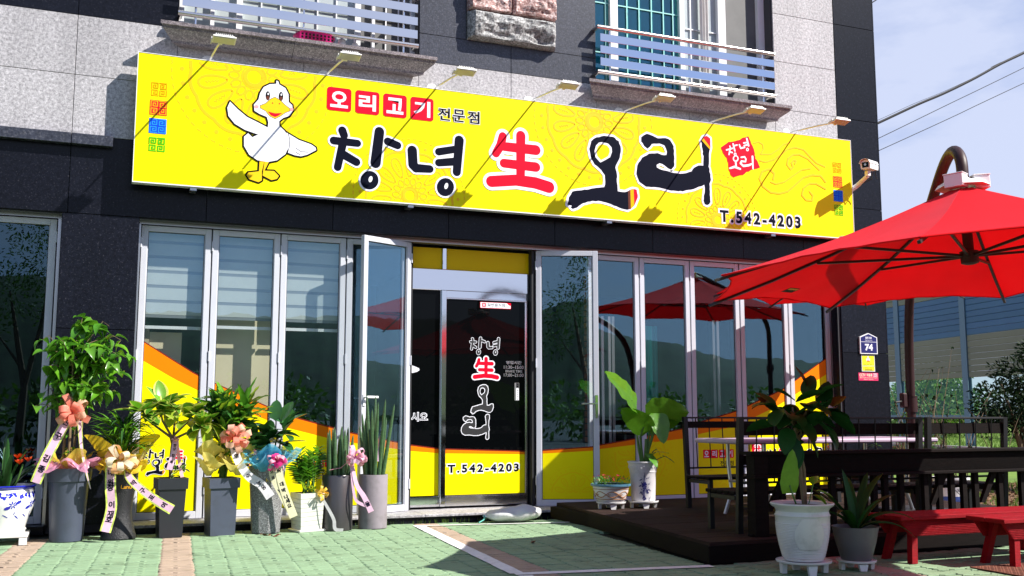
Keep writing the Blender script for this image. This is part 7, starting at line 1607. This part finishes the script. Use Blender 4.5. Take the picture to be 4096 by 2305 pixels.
# concrete pad and kerb, red path
MT['concrete'] = mat('pale_concrete', (0.48, 0.46, 0.43), .85, var=.1, vscale=4)
b = MB(); b.bbox(8.48, -1.75, -.03, 9.42, -.02, .012, .006); struct('concrete_pad', b, MT['concrete'])
MT['track'] = mat('red_path_surface', (0.38, 0.085, 0.055), .9, var=.12, vscale=3)
def dirpt(s, off): # along the barrier: base point + s*direction + off to the right
    return (27.8+.196*s+.981*off, 19.8+.981*s-.196*off)
def band_(off0, off1, z, m, name):
    b = MB(); P = [dirpt(-45, off0), dirpt(-45, off1), dirpt(90, off1), dirpt(90, off0)]; b.add([(*p, z) for p in P], [(0, 1, 2, 3)]); return struct(name, b, MT[m])
band_(-5.2, -1.6, -.018, 'track', 'path')
b = MB(); P = [dirpt(-45, -1.55), dirpt(-45, -1.4), dirpt(90, -1.4), dirpt(90, -1.55)]; b.add([(*p, -.03) for p in P]+[(*p, .10) for p in P], [(3, 2, 1, 0), (4, 5, 6, 7), (0, 1, 5, 4), (1, 2, 6, 5), (2, 3, 7, 6), (3, 0, 4, 7)]); struct('kerb', b, MT['concrete'])
# noise barrier
MT['bar_blue'] = mat('blue_barrier_panel', (0.085, 0.18, 0.34), .6, var=.08, vscale=.7, rnd=.06); MT['bar_beige'] = mat('beige_barrier_panel', (0.30, 0.27, 0.20), .7, var=.1, vscale=.7, rnd=.06); MT['bar_post'] = mat('blue_grey_steel_post', (0.16, 0.24, 0.34), .5)
nb = thing('noise_barrier', 'tall roadside noise barrier of blue and beige slats on steel posts', 'barrier', (27.8, 19.8, 0), radians(90-11.3))
sm = {}
for m in ('bar_blue', 'bar_beige'):
    q = MB(); q.bbox(.16, -.04, 0, 3.84, .04, .192, .012); sm[m] = q.mesh('slat', MT[m])
pm = MB(); pm.box(-.15, -.075, -.03, .15, -.060, 6.35); pm.box(-.15, .060, -.03, .15, .075, 6.35); pm.box(-.012, -.0595, -.03, .012, .0595, 6.35)
for k in range(6): pm.cyl((-.08, -.076, 2.6+k*.6), (-.08, -.09, 2.6+k*.6), .02, n=6); pm.cyl((.08, -.076, 2.6+k*.6), (.08, -.09, 2.6+k*.6), .02, n=6)
pmesh = pm.mesh('post', MT['bar_post']); rmesh = MB().box(.16, -.03, .98, 3.84, .03, 1.06).mesh('bottom_rail', MT['bar_post'])
gm = MB().box(.16, -.01, 1.06, 3.84, .01, 2.29).mesh('clear_panel', glass('acrylic_panel', (.86, .93, .88), .35, base=0.0))
for k in range(-4, 5):
    link('post', pmesh, nb, mw=Matrix.Translation((k*4.0, 0, 0)))
    if k < 4:
        for r in range(19): link('slat', sm['bar_blue' if 7 <= r < 14 else 'bar_beige'], nb, mw=Matrix.Translation((k*4.0, 0, 2.30+r*.20)))
        link('bottom_rail', rmesh, nb, mw=Matrix.Translation((k*4.0, 0, 0))); link('clear_panel', gm, nb, mw=Matrix.Translation((k*4.0, 0, 0)))

# foliage of shrubs and trees built from many small leaves
def crown_mesh(name, n, blobs, L, W, m, seed, flat=.0):
    rr = random.Random(seed); b = MB()
    tot = sum(q[3]**2 for q in blobs)
    for cx_, cy_, cz_, r, sz in blobs:
        for _ in range(int(n*r*r/tot)):
            d = Vector((rr.gauss(0, 1), rr.gauss(0, 1), rr.gauss(0, 1))).normalized(); rad = r*(rr.random()**.45)*(1+.25*mnoise.noise(d*2.3+Vector((seed, cx_, cz_))))
            p = Vector((cx_, cy_, cz_))+Vector((d.x*rad, d.y*rad, d.z*rad*sz)); a = (d+Vector((rr.uniform(-.8, .8), rr.uniform(-.8, .8), rr.uniform(-.9, .5)))).normalized(); s = a.orthogonal().normalized(); s = Matrix.Rotation(rr.uniform(0, 6.3), 3, a) @ s
            l = L*rr.uniform(.6, 1.3); w = W*rr.uniform(.7, 1.2)
            b.add([p, p+a*l*.45+s*w*.5, p+a*l, p+a*l*.45-s*w*.5], [(0, 1, 2, 3)])
    return b.mesh(name, MT[m], fix=False)
MT['maple'] = mat('dark_maple_leaf', (0.010, 0.026, 0.007), .6, spec=0.15, trans=.2, var=.35, vscale=6); MT['shrub'] = mat('shrub_leaf', (0.050, 0.115, 0.022), .35, trans=.3, var=.4, vscale=5, coat=.2); MT['far_leaf'] = mat('far_foliage', (0.075, 0.16, 0.018), .6, trans=.35, var=.5, vscale=1.2)
def tree(name, label, cat, loc, blobs, n, L, W, m, trunks, seed, group=None):
    t = thing(name, label, cat, loc, 0, group)
    link('crown', crown_mesh('crown', n, blobs, L, W, m, seed), t)
    if trunks:
        b = MB()
        for P, r in trunks: b.tube(P, r, 7)
        part('trunk', b, MT['bark'], t, True)
    return t
tr = [([(0, 0, 0), (-.05, .02, .5), (-.25, 0, 1.1), (-.4, 0, 1.5)], [.05, .04, .025, .01]), ([(.05, 0, 0), (.15, 0, .5), (.3, .05, 1.2), (.45, 0, 1.9)], [.05, .045, .03, .01]), ([(.02, 0, 0), (.05, .1, .7), (.02, .1, 1.6)], [.045, .035, .015]), ([(.1, 0, .1), (.35, -.05, .6), (.7, 0, 1.1)], [.035, .03, .012])]
tree('maple_tree', 'dark fine-leaved maple with several thin trunks beside the lawn', 'tree', (12.05, .45, -.02), [(-.35, 0, 1.25, .45, .7), (.1, 0, 1.6, .5, .7), (.5, 0, 1.45, .5, .7), (.9, .1, 1.2, .5, .7), (.0, .1, 1.05, .45, .6), (.55, -.1, .95, .45, .6), (-.55, 0, 1.0, .25, .5), (.35, 0, 1.95, .3, .6), (1.2, 0, 1.6, .5, .7), (1.0, 0, .7, .35, .7)], 11000, .075, .028, 'maple', tr, 3)
def whorl_shrub(label, loc, n, seed, sc=1.0):
    t = thing('rhododendron', label, 'shrub', loc, 0, 'evergreen shrubs by the corner pier'); rr = random.Random(seed); b = MB(); lm = leaf_mesh('leaf', [MT['shrub']], L=.11*sc, W=.036*sc, pa=.8, pb=.7, fold=.15, droop=.35, nu=4)
    for k in range(n):
        az = rr.uniform(0, 2*pi); r = .32*sqrt(rr.random())*sc; h = (.55+.65*rr.random()*(1-r*1.2))*sc; p = Vector((r*cos(az)*1.4, r*sin(az), h)); b.tube([(r*.2*cos(az), r*.2*sin(az), 0), p*.6+Vector((0, 0, -.02)), p], [.010, .007, .004], 5)
        for q in range(8): a = q*pi/4+rr.uniform(-.3, .3); link('leaf', lm, t, mw=orient(p+Vector((0, 0, rr.uniform(-.02, .02))), sph(a, radians(rr.uniform(-15, 50))), rr.uniform(.7, 1.1)))
    part('stem', b, MT['bark'], t, True)
whorl_shrub('glossy evergreen shrub with whorled leaves in front of the dark corner pier', (9.0, -.52, 0), 24, 5); whorl_shrub('lower evergreen shrub right of the parasol post, half hidden by it', (9.62, -.35, 0), 13, 9, .8)
for i, (x, y, h) in enumerate(((9.35, .35, 1.9), (9.9, .2, 2.0), (10.2, .5, 1.35), (10.6, .2, 1.6), (10.9, .8, 1.5), (11.2, .1, 1.3))):
    t = thing('dry_shrub', ['withered bare-stemmed plant beside the corner of the pier', 'tall withered stem rising right of the maroon parasol post', 'thin dry twigs in front of the clear barrier panel, left one', 'thin dry twigs in front of the clear barrier panel, middle one', 'thin dry twigs in front of the clear barrier panel, right one', 'thin dry twigs next to the dark maple'][i], 'plant', (x, y, -.02), 0, 'withered shoots in the flower bed')
    b = MB(); rr = random.Random(i+40); lm = leaf_mesh('leaf', [MT['maple']], L=.06, W=.03, fold=.3, droop=.8, nu=3)
    for k in range(5):
        p = Vector((0, 0, 0)); d = Vector((rr.uniform(-.25, .25), rr.uniform(-.2, .2), 1)); P = [p]
        for q in range(6): p = p+d*h/6*rr.uniform(.7, 1.05); d = d+Vector((rr.uniform(-.3, .3), rr.uniform(-.2, .2), 0)); P.append(p)
        b.tube(P, [.008-.001*q for q in range(7)], 5)
        for q in range(9): link('leaf', lm, t, mw=orient(rr.choice(P[1:]), sph(rr.uniform(0, 6.3), radians(rr.uniform(-80, 10))), rr.uniform(.7, 1.4)))
    part('stem', b, MT['bark'], t, True)
# leafy ground plants in the bed
MT['cabbage'] = mat('grey_green_leaf', (0.16, 0.23, 0.15), .55, trans=.2, rnd=.2)
for i, (x, y) in enumerate(((10.6, -1.2), (11.3, -.3), (12.0, -.9), (12.9, -1.6), (11.6, -1.7), (13.4, -.6))):
    t = thing('cabbage_plant', 'grey-green rosette plant growing in the mulch bed', 'plant', (x, y, -.02), i*1.0, 'rosette plants in the mulch bed'); lm = leaf_mesh('leaf', [MT['cabbage']], L=.20, W=.15, pa=.9, pb=.6, fold=.2, droop=.5, nu=5, wave=.06) if i == 0 else lm_c
    lm_c = lm
    for k in range(11): link('leaf', lm, t, mw=orient((0, 0, .03+.008*k), sph(k*2.4, radians(10+k*6)), 1-.04*k))
# bank of bushes beyond the barrier and a far tree line
for i in range(14):
    s = -26+i*4.2; x, y = dirpt(s, 9.5+2*(i % 3)); h = 3.0+1.0*((i*7) % 4)/3
    tree('bush', ['round green bush on the bank beyond the barrier, seen through its clear panels', 'tall green bush on the bank beyond the barrier, seen through its clear panels'][i % 2], 'bush', (x, y, -.1), [(0, 0, h*.4, 2.1, .7), (1.9, .4, h*.35, 1.7, .7), (-1.8, -.3, h*.4, 1.8, .7), (.3, .2, h*.8, 1.4, .6)], 3200, .30, .16, 'far_leaf', [([(0, 0, 0), (0, 0, h*.6)], [.1, .05])], 60+i, 'bushes on the bank beyond the barrier, %s' % ('low' if i % 2 == 0 else 'tall'))
tufts(130, lambda: (RG.uniform(2.4, 4.5), -.27-RG.random()**2*.05), .035, 'weeds')
# paint bucket on the pad
MT['bucket'] = mat('white_bucket_plastic', (0.74, 0.72, 0.72), .4); MT['bucket_blue'] = mat('blue_bucket_print', (0.03, 0.07, 0.28), .45)
t = thing('paint_bucket', 'white plastic paint bucket with a blue band standing on concrete behind the railing', 'bucket', (8.98, -1.22, .0125), radians(20))
b = MB(); b.lathe([(0, 0), (.155, 0), (.16, .004), (.162, .03), (.172, .145), (.186, .32), (.197, .322), (.199, .335), (.197, .352), (.190, .354), (.186, .33)], 40, mis=[0, 0, 0, 1, 0, 0, 0, 0, 0, 0]); bd = part('body', b, [MT['bucket'], MT['bucket_blue']], t, 35)
b = MB(); b.lathe([(0, .352), (.188, .352)], 32); part('lid', b, MT['bucket'], t)
b = MB(); b.tube([(.189*cos(g), .189*sin(g)-.02*0, .30-.20*sin((g+2.9)/2.9*pi)) for g in [-2.9+k*2.6/14 for k in range(15)]], .004, 5); part('handle', b, MT['iron'], t, True)
A = MB()
def onb(g, z): r = .1725+(.0135)*(z-.145)/.175+.0015; return (r*cos(g), r*sin(g), z)
def wraptext(s, g0, g1, z0, z1, m, name='lettering'):
    vs, fs = glyphs(s, .02); xa = min(v[0] for v in vs); xb = max(v[0] for v in vs); ya = min(v[1] for v in vs); yb = max(v[1] for v in vs); q = MB(); q.add([onb(g0+(g1-g0)*(v[0]-xa)/(xb-xa), z0+(z1-z0)*(v[1]-ya)/(yb-ya)) for v in vs], fs); return link(name, q.mesh(name, MT[m], fix=False), bd)
wraptext('500', -2.35, -2.12, .20, .235, 'ink'); wraptext('나무', -.75, -.52, .19, .24, 'bucket_blue'); wraptext('O', -2.02, -1.85, .19, .235, 'red', 'emblem')
q = MB(); g0 = -1.65; q.add([onb(g0+.42*a, z) for z in (.155, .29) for a in (0, .33, .66, 1)], [(0, 1, 5, 4), (1, 2, 6, 5), (2, 3, 7, 6)]); lbp = part('label', q, MT['um_white'], bd)
for k in range(9): wraptext('상품정보 성분 용도 주의사항', g0+.04, g0+.38, .165+k*.013, .172+k*.013, 'rubber')
# overhead cables beside the building
def cable(label, pts, r, nm='power_cable'):
    b = MB(); b.tube(smooth_path(pts, 8), r, 6); o = struct(nm, b, MT['rubber'], True, 'thing'); tag(o, label, 'cable', None, 'thing')
CY = .62
cable('thick black cable sagging from the building edge, topmost of the long cables', [(9.285, CY, 4.78), (9.822, CY, 5.029), (10.57, CY, 5.388), (11.07, CY, 5.612), (11.639, CY, 5.894), (12.203, CY, 6.199), (12.68, CY, 6.431), (13.5, CY, 6.85), (20, CY, 10.0), (34, CY, 16.0)], .019)
cable('thin wire running just above the thick black cable', [(9.285, CY+.01, 4.86), (9.824, CY+.01, 5.072), (10.498, CY+.01, 5.39), (11.046, CY+.01, 5.629), (11.639, CY+.01, 5.912), (12.204, CY+.01, 6.22), (12.681, CY+.01, 6.455), (20, CY+.01, 10.08), (34, CY+.01, 16.05)], .003)
cable('thin wire below the thick black cable, middle of the rising wires', [(9.285, CY, 4.57), (9.821, CY, 4.814), (11.184, CY, 5.48), (12.66, CY, 6.199), (20, CY, 9.8), (34, CY, 16.6)], .0055)
cable('thin wire leaving the building lowest, under the others', [(9.285, CY, 4.40), (9.819, CY, 4.642), (11.169, CY, 5.264), (12.64, CY, 5.959), (20, CY, 9.4), (34, CY, 16.0)], .0055)
cable('short piece of dark wire at the top edge of the picture beside the roof line', [(9.285, CY, 6.43), (9.812, CY, 6.756), (9.97, CY, 6.859), (14, CY, 9.6), (30, CY, 20)], .009)

# country behind the viewer: wooded ridge, roadside trees, low hedge (mirrored in the windows)
MT['wood'] = mat('wooded_hillside', (0.016, 0.034, 0.012), .95, var=.8, vscale=.22, vdetail=8)
b = MB(); n = 90
def ridge(u, v):
    az = radians(95)+radians(170)*u; d = 190+v*130; e = (10+9*mnoise.fractal(Vector((u*6, 3.3, 0)), 1, 2, 5)+11*sin(u*pi)**2)
    h = -1+e*1.45*sin(min(1, v*1.5)*pi/2)+1.6*mnoise.noise(Vector((u*60, v*9, 0)))+1.1*mnoise.noise(Vector((u*300, v*14, 5)))
    return (d*sin(az), d*cos(az), max(h, -2))
b.grid(ridge, 640, 10); struct('hill', b, MT['wood'], True)
b = MB(); rr = random.Random(8); bl_ = [(rr.uniform(-45, 75), -34+rr.uniform(-3, 3), rr.uniform(.7, 1.6), rr.uniform(1.1, 2.0), .8) for _ in range(60)]
o = link('hedge', crown_mesh('hedge', 16000, bl_, .34, .18, 'far_leaf', 77)); o['kind'] = 'stuff'
tree('roadside_tree', 'tall loose-crowned tree behind the viewer, mirrored in the far left window', 'tree', (-2.2, -27.5, 0), [(-.6, 0, 5.2, 1.4, .8), (.7, 0, 6.2, 1.5, .8), (-1.3, .4, 3.9, 1.0, .7), (1.2, -.3, 4.5, 1.1, .7), (.1, 0, 7.4, 1.0, .8)], 2600, .17, .06, 'far_leaf', [([(0, 0, 0), (.1, 0, 2), (-.2, 0, 3.6), (-.5, 0, 5.2)], [.16, .12, .09, .03]), ([(.1, 0, 2), (.5, .1, 4), (.8, 0, 6.2)], [.1, .07, .02]), ([(0, 0, 2.6), (-.9, .2, 3.9)], [.06, .02]), ([(.3, 0, 3.2), (1.1, -.2, 4.4)], [.05, .02])], 91)
